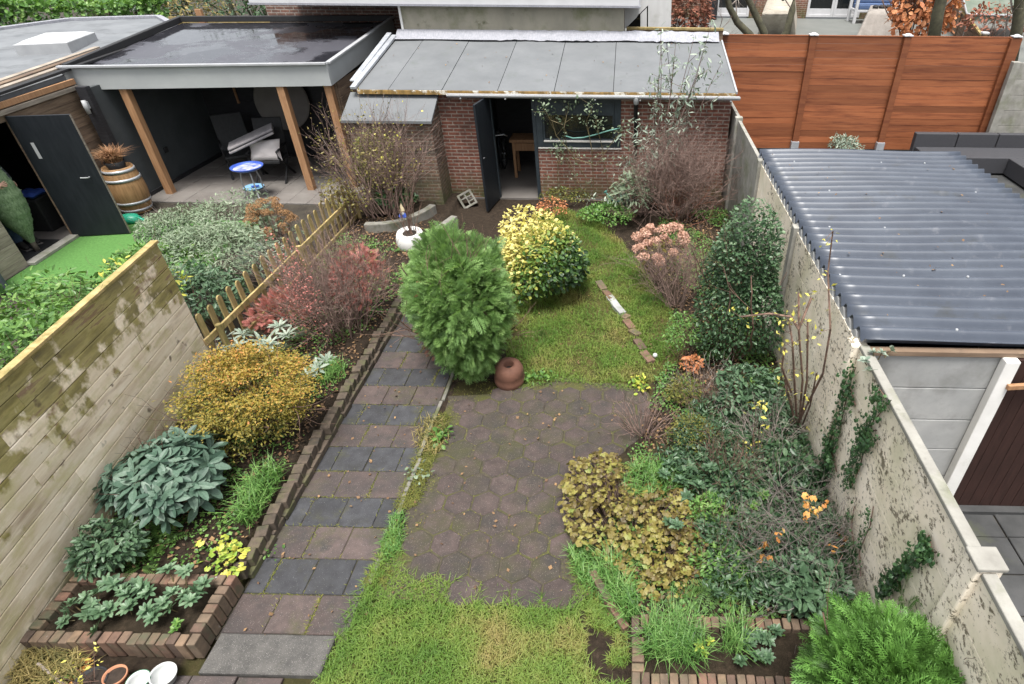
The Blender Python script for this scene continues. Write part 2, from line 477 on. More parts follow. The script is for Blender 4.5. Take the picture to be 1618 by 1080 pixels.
M['grit'] = noisy('mossy_grit', (0.032, 0.027, 0.020), (0.071, 0.059, 0.042), 30, stains=[((0.063, 0.063, 0.018), 3.5, .45, .62), ((0.092, 0.084, 0.029), 6, .6, .72)], rough=.95, bump=.9, bscale=90, bdist=.012)
M['slab'] = noisy('gravel_slab', (0.046, 0.044, 0.041), (0.088, 0.083, 0.076), 10, specks=[((0.302, 0.286, 0.260), 95, .16), ((0.168, 0.160, 0.151), 140, .25), ((0.025, 0.025, 0.025), 80, .2)], stains=[((0.042, 0.042, 0.025), 2.5, .55, .75)], rough=.8, bump=.6, bscale=120, bdist=.005)
M['concrete'] = noisy('concrete', (0.187, 0.178, 0.157), (0.306, 0.297, 0.264), 5, stains=[((0.136, 0.145, 0.085), 2.2, .5, .72), ((0.102, 0.098, 0.085), 6, .62, .78)], rough=.9, bump=.35, bscale=70, rnd=.06)
M['conc_grey'] = noisy('grey_concrete', (0.252, 0.256, 0.252), (0.344, 0.344, 0.336), 3, stains=[((0.185, 0.185, 0.176), 2.5, .5, .75)], rough=.9, bump=.25, bscale=80, rnd=.04)
M['conc_dark'] = noisy('dark_concrete', (.022, .023, .023), (.05, .05, .05), 3, stains=[((.05, .055, .03), 2, .55, .75)], rough=.7, bump=.4, bscale=60, rnd=.15)
M['white_paint'] = noisy('white_paint', (.62, .61, .58), (.74, .73, .70), 4, rough=.5, bump=.1, stains=[((.45, .44, .38), 3, .6, .8)])
def wall_white():
    """white masonry paint over grey concrete: algae, and flakes broken away nearer the house"""
    t = NT('flaking_white_paint'); v = vec_of(t)
    sep = t.n('SeparateXYZ', {'Vector': v}); y = sep.outputs['Y']; z = sep.outputs['Z']
    paint = t.ramp(t.noise(v, 2.0, 6), [(.3, (.77, .67, .53)), (.7, (.87, .79, .665))])
    alg = t.math('MULTIPLY', t.step(t.noise(v, 1.3, 6, .65), .45, .7), .75)
    paint = t.mix(alg, paint, (.46, .44, .27))
    bare = t.ramp(t.noise(v, 12, 6), [(.3, (.13, .115, .075)), (.7, (.27, .23, .17))])
    v2 = vec_of(t, (1.0, 1.0, 1.25), rot=(0.5, 0, 0))
    big = t.noise(v2, 4.2, 9, .74); fine = t.noise(v2, 26, 7, .72)
    where = t.math('ADD', t.math('MULTIPLY', big, .44), t.math('MULTIPLY', fine, .56))
    lim = t.n('MapRange', {'Value': y, 'From Min': 4.0, 'From Max': 4.2, 'To Min': .528, 'To Max': .69}).outputs[0]
    k = t.math('MULTIPLY', t.math('SUBTRACT', where, lim), 30); k = t.n('Clamp', {'Value': k}).outputs[0]
    col = t.mix(k, paint, bare)
    h = t.math('SUBTRACT', t.math('MULTIPLY', t.noise(v, 60, 4), .25), k)
    return t.out(col, .85, h, .6, .006, .25)
M['wall_white'] = wall_white()
M['brick'] = brickmat('red_brown_brick', (.22, .088, .062), (.145, .065, .05), (.30, .25, .21), dirt=((.08, .055, .045), .52, .8), mossy=((.08, .085, .035), .1, .6))
M['brick_old'] = brickmat('weathered_brick', (.19, .115, .085), (.12, .08, .062), (.22, .19, .155), dirt=((.06, .055, .045), .45, .7), mossy=((.085, .09, .04), .1, .9))
M['brick_far'] = brickmat('house_brick', (.20, .11, .085), (.14, .08, .065), (.3, .27, .24), dirt=((.10, .075, .06), .5, .8))
M['clinker'] = noisy('paving_brick', (0.097, 0.071, 0.054), (0.181, 0.130, 0.097), 14, stains=[((0.071, 0.071, 0.042), 4, .5, .68), ((0.286, 0.277, 0.252), 16, .66, .74)], rough=.85, bump=.5, bscale=70, rnd=.25, rnd_off=2, rnd_cols=[(0.630, 0.605, 0.588), (1.1, .85, .78), (0.756, 0.756, 0.689), (1.05, .95, .78)])
M['roof_felt'] = noisy('pale_roofing_felt', (.116, .122, .127), (.146, .152, .157), 1.6, specks=[((0.134, 0.143, 0.134), 16, .04)], stains=[((0.113, 0.122, 0.118), 3, .55, .8)], rough=.95, bump=.25, bscale=220, bdist=.002, rnd=.03, spec=.12)
M['roof_grey'] = noisy('grey_roofing', (0.126, 0.134, 0.143), (0.176, 0.185, 0.193), 1.2, stains=[((0.092, 0.097, 0.101), 2, .5, .75)], rough=.85, bump=.2, bscale=150, bdist=.002, spec=.2)
M['lead'] = noisy('lead_flashing', (0.197, 0.203, 0.229), (0.301, 0.301, 0.328), 12, stretch=(4, 1, 1), stains=[((0.197, 0.203, 0.223), 9, .5, .7)], rough=.55, bump=.4, bscale=25, bdist=.01)
M['zinc'] = noisy('zinc', (0.302, 0.319, 0.344), (0.437, 0.454, 0.479), 5, rough=.4, bump=.1, metal=.3)
M['fascia'] = noisy('grey_fascia', (0.302, 0.315, 0.315), (0.353, 0.365, 0.361), 2, rough=.55, bump=.08, bscale=90)
M['trim_white'] = noisy('aluminium_trim', (0.275, 0.282, 0.289), (0.341, 0.347, 0.354), 4, rough=.4, bump=.05)
def epdm():
    t = NT('wet_rubber_roof'); v = vec_of(t)
    n = t.noise(v, .9, 5, .55)
    wetm = t.step(n, .44, .52)
    col = t.mix(wetm, (.055, .055, .065), (.018, .018, .022))
    col = t.mix(t.math('MULTIPLY', t.step(t.noise(v, 7, 6, .7), .58, .66), .35), col, (.17, .165, .18))
    rough = t.n('MapRange', {'Value': wetm, 'To Min': .42, 'To Max': .06}).outputs[0]
    return t.out(col, rough, t.noise(v, 3.0, 3), .12, .02, .5)
M['epdm'] = epdm()
M['black_wall'] = noisy('black_stained_wood', (.012, .012, .014), (.026, .026, .03), 5, stretch=(1, 1, 8), rough=.6, bump=.2)
M['grey_wall'] = noisy('dark_grey_wall', (0.041, 0.047, 0.050), (0.058, 0.064, 0.067), 3, rough=.8, bump=.15)
M['door_dark'] = noisy('blue_black_door_paint', (.007, .009, .012), (.014, .017, .021), 3, stretch=(6, 6, 1), rough=.5, bump=.12, spec=.3)
M['frame_dark'] = noisy('slate_blue_paint', (.014, .021, .027), (.03, .04, .048), 5, rough=.5, bump=.2, stains=[((.2, .2, .2), 14, .7, .75)])
M['wood_new'] = noisy('orange_timber', (0.252, 0.130, 0.063), (0.370, 0.210, 0.109), 3, stretch=(10, 10, 1), rough=.6, bump=.2, bscale=20, stains=[((0.168, 0.084, 0.042), 2, .6, .75)])
M['wood_grey'] = noisy('weathered_timber', (0.168, 0.139, 0.109), (0.319, 0.277, 0.227), 3, stretch=(1, 1, 10), rough=.85, bump=.3, bscale=20, rnd=.15, rnd_off=2)
M['wood_brown'] = noisy('brown_weathered_boards', (0.109, 0.071, 0.046), (0.227, 0.160, 0.109), 3, stretch=(.6, .6, 9), rough=.85, bump=.35, bscale=22, rnd=.2, rnd_off=2, stains=[((0.059, 0.042, 0.034), 2, .55, .7)])
M['wood_red'] = noisy('red_stained_boards', (0.183, 0.052, 0.019), (0.308, 0.112, 0.046), 2.2, stretch=(.7, 1, 9), rough=.55, bump=.25, bscale=20, rnd=.3, rnd_off=2.5, lo=.15, hi=.85, stains=[((0.105, 0.028, 0.013), 1.3, .5, .74), ((0.072, 0.019, 0.010), 6, .66, .72)])
M['wood_moss'] = noisy('dark_mossy_wood', (.05, .045, .015), (.12, .10, .03), 6, rough=.95)
def fence_wood():
    """bleached softwood boards, green-brown algae on the upper boards and in patches"""
    t = NT('algae_stained_boards'); vo = vec_of(t, (.7, .7, 4.5), rnd_off=2.5); v = vec_of(t)
    z = t.n('SeparateXYZ', {'Vector': v}).outputs['Z']
    wood = t.ramp(t.noise(vo, 3.2, 8, .65), [(.25, (.56, .455, .325)), (.5, (.72, .625, .485)), (.75, (.82, .745, .625))])
    wood = t.mix(t.math('MULTIPLY', t.step(t.noise(vo, 1.3, 5), .54, .66), .6), wood, (.25, .16, .11))
    wood = t.mix(1.0, wood, t.ramp(t.n('Attribute', attribute_name='rnd').outputs['Fac'], [(0, (.84, .82, .78)), (1, (1.12, 1.1, 1.08))]), 'MULTIPLY')
    at = t.n('Attribute', attribute_name='rnd').outputs['Fac']
    vert = t.noise(vec_of(t, (2.0, 2.0, 1.7), rnd_off=.45), 1.9, 6, .6)
    lim = t.n('MapRange', {'Value': z, 'From Min': .85, 'From Max': 1.6, 'To Min': .61, 'To Max': .34}).outputs[0]
    k = t.n('Clamp', {'Value': t.math('MULTIPLY', t.math('SUBTRACT', vert, lim), 11)}).outputs[0]
    dark = t.ramp(t.noise(vo, 2.0, 6, .7), [(.28, (.08, .068, .018)), (.45, (.19, .16, .042)), (.55, (.30, .26, .085)), (.62, (.16, .09, .045)), (.75, (.27, .17, .08))])
    wood = t.mix(t.math('MULTIPLY', t.step(t.noise(vec_of(t, (1, 1, 1.4), rnd_off=.3), 2.6, 6, .7), .5, .64), .5), wood, (.45, .41, .19))
    col = t.mix(t.math('MULTIPLY', k, .9), wood, dark)
    low = t.n('MapRange', {'Value': z, 'From Min': .5, 'From Max': .05, 'To Min': .0, 'To Max': .8}).outputs[0]
    col = t.mix(t.math('MULTIPLY', low, t.step(vert, .35, .6)), col, (.16, .16, .05))
    col = t.mix(t.math('MULTIPLY', t.step(t.noise(vec_of(t, (1, 1, 1), rnd_off=9), 5, 3, .5), .68, .73), .8), col, (.10, .07, .045))
    return t.out(col, .85, t.noise(vo, 14, 5), .35, .006, .25)
M['wood_fence'] = fence_wood()
M['wood_picket'] = noisy('mossy_picket_wood', (.21, .16, .055), (.40, .30, .14), 4, stretch=(3, 3, .8), rough=.85, bump=.25, bscale=30, rnd=.2, rnd_off=2, stains=[((.13, .12, .035), 3, .5, .7)])
M['door_brown'] = noisy('brown_door', (.022, .011, .009), (.042, .02, .016), 3, stretch=(12, 12, 1), rough=.65, bump=.25, bscale=15, spec=.25)
M['corrugated'] = noisy('grey_corrugated', (0.034, 0.042, 0.059), (0.054, 0.065, 0.085), 2.2, stains=[((0.113, 0.119, 0.136), 4, .6, .8), ((0.034, 0.036, 0.034), 1.7, .58, .75)], rough=.38, bump=.08, bscale=40, spec=.5)
M['render'] = noisy('old_render', (.20, .19, .15), (.30, .28, .22), 2, stains=[((.14, .145, .08), 1.3, .5, .7), ((.10, .10, .06), 4, .6, .75)], stretch=(1, 1, .5), rough=.92, bump=.3, bscale=60)
M['glass'] = (lambda t: t.out((.012, .014, .015), .08, None, spec=.6))(NT('dark_glass'))
M['black'] = noisy('black_rubber', (.012, .012, .013), (.022, .022, .023), 20, rough=.7, bump=.3, bscale=200)
M['turf'] = noisy('artificial_turf', (0.046, 0.126, 0.025), (0.084, 0.202, 0.046), 30, rough=.85, bump=.6, bscale=200)
M['floor_tile'] = noisy('beige_tiles', (0.120, 0.107, 0.098), (0.164, 0.152, 0.139), 2, rough=.6, bump=.15, rnd=.05)
M['slate'] = noisy('slate_terrace', (0.101, 0.108, 0.101), (0.147, 0.153, 0.143), .8, rough=.6, bump=.2)
M['steel'] = noisy('galvanised_steel', (.40, .41, .42), (.52, .53, .54), 14, rough=.45, bump=.05, metal=.5)

# ------------------------------------------------------------------ the ground
def grid(x0, x1, y0, y1, st, zf, rf):
    nx, ny = int((x1 - x0)/st) + 1, int((y1 - y0)/st) + 1
    X, Y = np.meshgrid(np.linspace(x0, x1, nx), np.linspace(y0, y1, ny))
    x, y = X.ravel(), Y.ravel()
    i = np.arange(ny - 1)[:, None]*nx + np.arange(nx - 1)[None]
    Q = np.stack([i, i + 1, i + nx + 1, i + nx], -1).reshape(-1, 4)
    mb = MB(); mb.add(np.c_[x, y, zf(x, y)], [Q], rf(x, y)); return mb

mb = MB(); mb.add([(-60, -10, -.12), (60, -10, -.12), (60, 90, -.12), (-60, 90, -.12)], [np.array([(0, 1, 2, 3)])])
struct(mb.build('ground', M['earth']))

LAWN_NEAR = np.array([(-2.32, 1.5), (-2.30, 2.45), (-2.20, 3.3), (-2.18, 3.5), (-2.1, 3.5), (-1.95, 3.05), (-.38, 2.80), (-.5, 3.5), (-.3, 3.4), (-.12, 2.75), (.06, 2.5), (.08, 1.5)])
LAWN_FAR = gpoly((800, 492), (805, 600), (900, 588), (1005, 603), (1040, 600), (1075, 580), (1085, 560), (1060, 490), (1020, 430), (985, 385), (945, 345), (890, 330), (855, 330), (800, 400), (785, 470))
LAWN_FAR = np.array([*LAWN_FAR[:1], *gpoly((800, 618), (900, 604), (1000, 618)), *LAWN_FAR[4:]])
MUD = gpoly((905, 955), (990, 985), (1000, 1080), (930, 1080), (925, 1000))
def bedline(y): return np.interp(y, [1.5, 2.5, 3.0, 4.2, 4.8, 5.5, 6.2, 7.5, 9, 11.6], [.1, .05, -.25, -.28, .2, .36, .46, .75, .5, .2])
def smooth(a, lo, hi): t = np.clip((a - lo)/(hi - lo), 0, 1); return t*t*(3 - 2*t)
def soil_z(x, y):
    x, y = np.asarray(x, float), np.asarray(y, float)
    left = smooth(-x, 3.36, 3.42)*smooth(y, 2.8, 2.86)*.13
    right = smooth(x - bedline(y), -.02, .25)*.09
    n = (vnoise(x, y, 6, 3) - .5)*.05 + (vnoise(x, y, 25, 4) - .5)*.018
    hard = ((x > -3.40) & (x < -2.2) & (y < 9.3)) | ((x > -2.1) & (x < bedline(y)) & (y > 2.7) & (y < 5.7))
    return np.where(hard, -.035, left + right + n*np.where(left + right > .03, 1, .35) - .005)
def turf(x, y):
    P = np.c_[x, y]
    m = (inpoly(P, LAWN_NEAR) | inpoly(P, LAWN_FAR)).astype(float)
    m[inpoly(P, MUD) & (vnoise(x, y, 9, 8) > .45)] = 0
    hard = ((x > -3.40) & (x < -2.2) & (y < 9.3)) | ((x > -2.1) & (x < bedline(y)) & (y > 2.7) & (y < 5.7))
    m = np.where(hard, .55, m)
    return np.where((x > bedline(y)) & (m < .5), np.clip(vnoise(x, y, 5, 9) - .55, 0, .4), m)
struct(grid(-5.3, 1.96, .8, 11.62, .035, soil_z, turf).build('garden_soil', M['soil'], smooth=True))

# path of three-wide paving stones in alternate red and grey rows
red, grey = MB(), MB()
def tile(mb, x0, x1, y0, y1, z, b=.006, t=.04, r=None):
    tx, ty, tz = rng.uniform(-.004, .004), rng.uniform(-.004, .004), rng.uniform(-.003, .003)
    V = []
    for (i, zz) in ((0, z - t), (0, z - b), (b, z)):
        for (x, y) in ((x0 + i, y0 + i), (x1 - i, y0 + i), (x1 - i, y1 - i), (x0 + i, y1 - i)):
            V.append((x, y, zz + tz + tx*(x - x0)/(x1 - x0) + ty*(y - y0)/(y1 - y0)))
    F = [(8, 9, 10, 11)] + [(a + j, a + (j + 1) % 4, a + 4 + (j + 1) % 4, a + 4 + j) for a in (0, 4) for j in range(4)]
    mb.add(V, [np.array(F)], rng.random() if r is None else r)
TP = .347; X0, X1 = -3.235, -2.205
joints = []
k = 0; y = 2.45
while y < 8.9:
    row = red if k % 2 == 0 else grey
    xs = [X0, X0 + .343, X0 + .687, X1] if k % 2 == 0 else [X0, X0 + .172, X0 + .515, X0 + .858, X1]
    for a, b in zip(xs[:-1], xs[1:]):
        g = rng.uniform(.002, .006)
        tile(row, a + g, b - g, y + g, y + TP - g, .002)
    joints += [(xx, y, y + TP) for xx in xs[1:-1]] + [(None, y, 0)]
    y += TP; k += 1
struct(red.build('path_red', M['tile_red'])); struct(grey.build('path_grey', M['tile_grey']))
mb = MB(); tile(mb, -3.21, -2.28, 2.13, 2.44, .03, .012, .07); struct(mb.build('path_slab', M['slab']))
mb = MB()
for i in range(4): tile(mb, -3.95 + .35*i, -3.61 + .35*i, 1.6, 2.12, .0)
struct(mb.build('path_apron', M['tile_red']))
# terrace of hexagonal stones
hx = MB(); HP = .273; hexes = []
for j in range(14):
    for i in range(12):
        cx = -1.90 + HP*(i + .5*(j % 2)); cy = 2.86 + j*HP*.866
        lim = np.interp(cy, [2.8, 3.3, 4.2, 4.7, 5.2, 5.7], [-.35, -.45, -.20, .22, .32, .26])
        if cx > lim or cy > 5.68 or (cy > 5.3 and cx < -1.5): continue
        if cx < -2.0 + .1*(j % 2) : continue
        if cy < 2.9 and (cx < -1.6 or cx > -.4): continue
        hexes.append((cx, cy))
        a = np.arange(6)*np.pi/3 + np.pi/6 + rng.normal()*.03; r0 = HP/math.sqrt(3)*.955
        px, py_ = rng.normal(size=2)*.004; tl = rng.normal(size=2)*.010; tz = rng.normal()*.002
        V = []
        for (rr, zz) in ((r0, -.04), (r0, -.008), (r0 - .012, 0)):
            for q in a:
                dx, dy = rr*math.cos(q), rr*math.sin(q); V.append((cx + px + dx, cy + py_ + dy, zz + tz + tl[0]*dx + tl[1]*dy))
        F = [(p + s, p + (s + 1) % 6, p + 6 + (s + 1) % 6, p + 6 + s) for p in (0, 6) for s in range(6)]
        hx.add(V, [np.array(F), np.array([range(12, 18)])], rng.random())
struct(hx.build('paving', M['tile_hex']))
HEXP = np.array([(-2.08, 2.78), (-.42, 2.72), (-.22, 2.9), (-.38, 3.3), (-.22, 4.1), (.22, 4.6), (.36, 5.2), (.25, 5.78), (-1.45, 5.8), (-1.6, 5.45), (-2.15, 5.4), (-2.15, 3.0)])
mb = MB(); c_ = HEXP.mean(0); V = np.array([(*q, -.007) for q in HEXP]); mb.add(V, [np.arange(len(V))[None]]); struct(mb.build('paving_joints', M['grit']))
mb = MB(); mb.add([(X0 - .02, 2.4, -.011), (X1 + .02, 2.4, -.011), (X1 + .02, 9.0, -.011), (X0 - .02, 9.0, -.011)], [np.array([(0, 1, 2, 3)])]); struct(mb.build('path_joints', M['grit']))

# ------------------------------------------------------------------ left: board fence and picket fence
FA, FB = np.array([-4.44, 1.25]), np.array([-5.12, 5.75])
fd = nrm(FB - FA); fn = np.array([fd[1], -fd[0]])     # fn: towards our garden
t = thing('board_fence', 'tall pale board fence with green algae on its upper boards, beside the raised left bed', 'fence', (*FA, 0))
mb = MB(); L = np.linalg.norm(FB - FA)
for i in range(12):
    z0 = .04 + .148*i
    j0 = 0
    for a, b in ((0, 1.9 + .3*(i % 3)), (1.9 + .3*(i % 3), L)):
        p, q = FA + fd*(a + .002), FA + fd*(b - .002)
        c = np.array([*((p + q)/2), z0 + .072]); w = rng.normal()*.0015
        mb.obox(c, [*(fd*(b - a)/2), w], [*(fn*.011), 0], [0, 0, .0700], rng.random())
mb.build('boards', M['wood_fence'], t, bevel=.005)
mb = MB(); mb.obox([*((FA + FB)/2 - fn*.016), .94], [*(fd*L/2*.999), 0], [*(fn*.004), 0], [0, 0, .88]); mb.build('backing', M['wood_moss'], t)
mb = MB(); mb.bar([*(FA), 1.835], [*FB, 1.835], .075, .03); mb.build('top_rail', M['wood_picket'], t, bevel=.004)
for s in (.2, 2.3, L - .06):
    p = FA + fd*s - fn*.06; mb = MB(); mb.box(p[0] - .04, p[0] + .04, p[1] - .04, p[1] + .04, 0, 1.8); mb.build('post', M['wood_picket'], t, bevel=.004)

t = thing('picket_fence', 'low mossy picket fence with one pale rail running from the board fence to the veranda', 'fence', (-5.1, 8, 0))
mb = MB(); mb.bar((-5.09, 5.72, .50), (-5.07, 10.35, .50), .03, .085); mb.build('top_rail', M['wood_picket'], t, bevel=.004)
mb = MB(); mb.bar((-5.09, 5.72, .16), (-5.07, 10.35, .16), .03, .07); mb.build('bottom_rail', M['wood_picket'], t, bevel=.004)
n = 22
for i in range(n):
    y = 5.84 + i*(4.45/(n - 1)); x = -5.125 + .02*i/n; h = .83 + rng.normal()*.012; ln = rng.normal()*.012
    mb = MB(); w = .042
    prof = [(-w, 0), (w, 0), (w, h - .04), (w*.7, h - .012), (0, h), (-w*.7, h - .012), (-w, h - .04)]
    V = [(x + dx, y + a + ln*z, z) for dx in (-.01, .01) for a, z in prof]
    kk = len(prof); F = [(q, (q + 1) % kk, (q + 1) % kk + kk, q + kk) for q in range(kk)]
    mb.add(V, [np.array(F), np.arange(kk)[::-1][None], (np.arange(kk) + kk)[None]])
    mb.build('picket', M['wood_picket'], t)
for y in (5.95, 8.1, 10.3):
    mb = MB(); mb.tube([(-5.02, y, 0), (-5.02, y, .62)], .035, 10); mb.build('post', M['wood_picket'], t)

# ------------------------------------------------------------------ brick edging of the left bed and the two brick planters
mb = MB(); y = 2.93
xface = lambda y: -3.20 - .012*(y - 3)
i = 0
while y < 8.3:
    x = xface(y)
    mb.obox((x - .045 + rng.normal()*.006, y + .1, .035), (.05, rng.normal()*.003, 0), (0, .098, 0), (0, 0, .034), rng.random())
    y += .205; i += 1
y = 2.88
while y < 8.2:
    a = .16 + rng.normal()*.05; x = xface(y) - .075 + rng.normal()*.008
    mb.obox((x, y + .055, .115 + rng.normal()*.008), (.052*math.cos(a), .052*math.sin(a), 0), (-.1*math.sin(a)*.6, .06*math.cos(a), rng.normal()*.002), (0, 0, .05), rng.random())
    y += .125
M['clinker_old'] = noisy('mossy_old_brick', (.045, .035, .026), (.10, .075, .055), 12, stains=[((.07, .072, .03), 4, .48, .66), ((.16, .15, .12), 14, .66, .76), ((.035, .03, .025), 6, .55, .7)], rough=.9, bump=.6, bscale=60, rnd=.2, rnd_off=2)
o = mb.build('brick_edging', M['clinker_old'], bevel=.007)
tag(o, 'long low edging of stepped weathered bricks between the left bed and the paved path', 'edging')

def planter(name, label, x0, x1, y0, y1, h, pitch, rot=0, d=.1):
    t = thing(name, label, 'planter', (x0, y0, 0))
    mb = MB()
    def brick(x0, x1, y0, y1):
        e = .004; j = rng.normal(size=4)*.003
        mb.box(x0 + e + j[0], x1 - e + j[0], y0 + e + j[1], y1 - e + j[1], 0, h + j[2]*1.5, rng.random())
    n = int(round((x1 - x0)/pitch))
    for i in range(n):
        a, b = x0 + (x1 - x0)*i/n, x0 + (x1 - x0)*(i + 1)/n
        brick(a, b, y0, y0 + d); brick(a, b, y1 - d, y1)
    n = int(round((y1 - y0 - 2*d)/pitch))
    for i in range(n):
        a, b = y0 + d + (y1 - y0 - 2*d)*i/n, y0 + d + (y1 - y0 - 2*d)*(i + 1)/n
        brick(x0, x0 + d, a, b); brick(x1 - d, x1, a, b)
    mb.build('bricks', M['clinker'], t, bevel=.008)
    g = grid(x0 + d - .01, x1 - d + .01, y0 + d - .01, y1 - d + .01, .03, lambda x, y: h - .055 + (vnoise(x, y, 20, 2) - .5)*.04, lambda x, y: x*0 + .05)
    g.build('soil', M['soil'], t, smooth=True)
    return t
planter('brick_planter', 'brick planter of upright bricks at the foot of the board fence, beside the grey slab', -4.60, -3.235, 2.24, 2.84, .205, .075)
planter('brick_planter', 'brick planter full of tall green grass, beside the bright green thuja', .085, 1.62, 2.03, 2.57, .2, .069)

# loose bricks set in the grass
EDG = [((945, 447), (955, 460)), ((955, 461), (968, 476)), ((962, 470), (975, 487)), ((972, 484), (985, 498)), ((984, 500), (993, 506)), ((988, 508), (1000, 522)), ((996, 523), (1010, 533)), ((1005, 538), (1017, 556)), ((1015, 557), (1030, 576))]
for i, (a, b) in enumerate(EDG):
    p, q = G(*a), G(*b); c = (p + q)/2; d = nrm((q - p)[:2]); L = np.linalg.norm(q - p)*.9
    mb = MB(); nn = np.array([-d[1], d[0]])
    mb.obox((*c[:2], .015), (*(d*L/2), rng.normal()*.006), (*(nn*.055), rng.normal()*.006), (0, 0, .035), rng.random())
    o = mb.build('edging_brick', M['conc_grey'] if i in (2, 3) else M['clinker'], bevel=.006)
    if i in (2, 3): tag(o, 'pale grey brick in the row sunk in the far lawn, among browner ones' if i == 2 else 'second pale grey brick in the row sunk in the far lawn, nearer the camera', 'brick', 'bricks edging the far lawn')
    else: tag(o, 'brown brick sunk flush in the far lawn in a curved row', 'brick', 'bricks edging the far lawn')
for i, (a, b) in enumerate((((935, 908), (962, 955)), ((963, 957), (990, 1000)))):
    p, q = G(*a), G(*b); c = (p + q)/2; d = nrm((q - p)[:2]); L = np.linalg.norm(q - p)*.96; nn = np.array([-d[1], d[0]])
    mb = MB(); mb.obox((*c[:2], .03), (*(d*L/2), 0), (*(nn*.032), 0), (0, 0, .05), .3)
    o = mb.build('edging_kerb', M['clinker'], bevel=.006)
    tag(o, 'narrow brown kerb stone beside the olive leaves, the far one of two' if i == 0 else 'narrow brown kerb stone ending at the corner of the right planter', 'kerb stone', 'kerb stones by the right bed')
M['kerb_old'] = noisy('old_kerb', (.10, .095, .085), (.19, .18, .155), 6, stains=[((.08, .085, .035), 4, .45, .6)], rough=.9, bump=.4)
# kerb line between the path and the terrace
mb = MB(); y = 2.9
while y < 5.85:
    L = rng.uniform(.35, .6); mb.obox((-2.175 + rng.normal()*.008, y + L/2, -.018 + rng.normal()*.009), (.02, 0, 0), (rng.normal()*.006, L/2 - .005, 0), (0, 0, .03), rng.random()); y += L
tag(mb.build('kerb_line', M['kerb_old'], bevel=.006), 'thin line of worn grey kerb strips between the tiled path and the hexagon terrace', 'kerb')

# ------------------------------------------------------------------ right: concrete garden wall
WX = 2.0
t = thing('concrete_wall', 'long pale concrete panel wall with flaking white paint, right of the garden', 'wall', (WX, 4, 0))
posts = [11.05, 8.73, 6.39, 4.1, 1.99, -.3]
for k, y in enumerate(posts):
    mb = MB()
    if k < 3: mb.box(WX - .075, WX + .055, y - .06, y + .06, 0, 1.83)
    elif k == 3: mb.box(WX - .09, WX + .05, y - .05, y + .10, 0, 1.80)
    else: mb.box(WX - .065, WX + .085, y - .065, y + .065, 0, 1.83)
    mb.build('post', M['concrete'] if k < 3 else M['wall_white'], t, bevel=.012)
for k in range(5):
    y1, y0 = posts[k] - .06, posts[k + 1] + .06
    m = M['concrete'] if k == 0 else M['wall_white']
    for i in range(5):
        mb = MB(); mb.box(WX - .028, WX + .028, y0, y1, .36*i + .0015 - .02, .36*(i + 1) - .0015 - .02, rng.random())
        mb.build('panel', m, t, bevel=.004)
mb = MB(); mb.box(WX - .028, WX + .028, 11.11, 12.9, 0, 1.82); mb.build('panel', M['concrete'], t, bevel=.006)
mb = MB()
mb.box(WX - .04, WX + .04, -.2, 1.92, 1.785, 1.825); mb.box(WX - .04, WX + .04, 2.06, 4.04, 1.785, 1.825)
mb.build('coping', M['concrete'], t, bevel=.008)
mb = MB(); mb.box(WX - .075, WX + .095, 1.915, 2.065, 1.832, 1.862); mb.build('post_cap', M['concrete'], t, bevel=.008)
# mortar scallops bedding the corrugated sheets on the wall
mb = MB(); ys = np.linspace(4.16, 8.95, 320)
zt = 1.812 + .035*np.cos((ys - 4.05)/.183*2*np.pi)
V = np.concatenate([np.c_[np.full(320, x), ys, z] for x, z in ((WX - .026, np.full(320, 1.77)), (WX - .02, zt), (WX + .03, zt + .004))])
i = np.arange(319); mb.add(V, [np.concatenate([np.stack([i, i + 1, i + 321, i + 320], -1) , np.stack([i + 320, i + 321, i + 641, i + 640], -1)])])
mb.build('mortar', M['conc_grey'], t)

# ------------------------------------------------------------------ right: the neighbour's shed with the corrugated roof
t = thing('corrugated_shed', 'low concrete shed with a dark grey corrugated roof beyond the white wall', 'shed', (3.5, 6.5, 0))
GX0, GX1, GY0, GY1, GZ = 1.985, 5.0, 4.0, 9.0, 1.86
ny = 27*12 + 1; nx = 16
X, Y = np.meshgrid(np.linspace(GX0, GX1, nx), np.linspace(GY0, GY1, ny))
Z = GZ + .043*np.cos((Y - GY0)/.1852*2*np.pi) + .012*np.sin(X*2.1 + Y*.9) - .006*np.sin(Y*1.7)
mb = MB(); i = np.arange(ny - 1)[:, None]*nx + np.arange(nx - 1)[None]; Q = np.stack([i, i + 1, i + nx + 1, i + nx], -1).reshape(-1, 4)
mb.add(np.c_[X.ravel(), Y.ravel(), Z.ravel()], [Q], .5)
o = mb.build('roof', M['corrugated'], t, smooth=True); sm = o.modifiers.new('thick', 'SOLIDIFY'); sm.thickness = .008
mb = MB()
for yy, n, off in ((4.0 + .1852*.98, 6, .2), (4.0 + .1852*6, 5, .1), (4.0 + .1852*12, 5, .3), (4.0 + .1852*18, 4, .6), (4.0 + .1852*24, 4, .4)):
    for q in range(n): mb.lathe([(.0, .016), (.011, .012), (.014, 0)], (GX0 + off + q*.62, yy, GZ + .03), 8)
mb.build('fixings', M['steel'], t)
PZ = [-.15, .30, .67, 1.04, 1.41, 1.76]
for a, b in zip(PZ[:-1], PZ[1:]):
    mb = MB(); mb.box(2.06, 3.24, 3.99, 4.03, a + .004, b - .004); mb.build('panel', M['conc_grey'], t, bevel=.006)
mb = MB(); mb.box(3.13, 3.25, 3.90, 3.985, -.15, 1.77); mb.build('door_post', M['white_paint'], t, bevel=.008)
mb = MB(); mb.box(2.04, 5.0, 3.965, 4.035, 1.765, 1.815); mb.build('lintel', M['wood_brown'], t, bevel=.005)
mb = MB()
for q in range(9): mb.box(3.26 + q*.105, 3.362 + q*.105, 3.945, 3.975, -.1, 1.76)
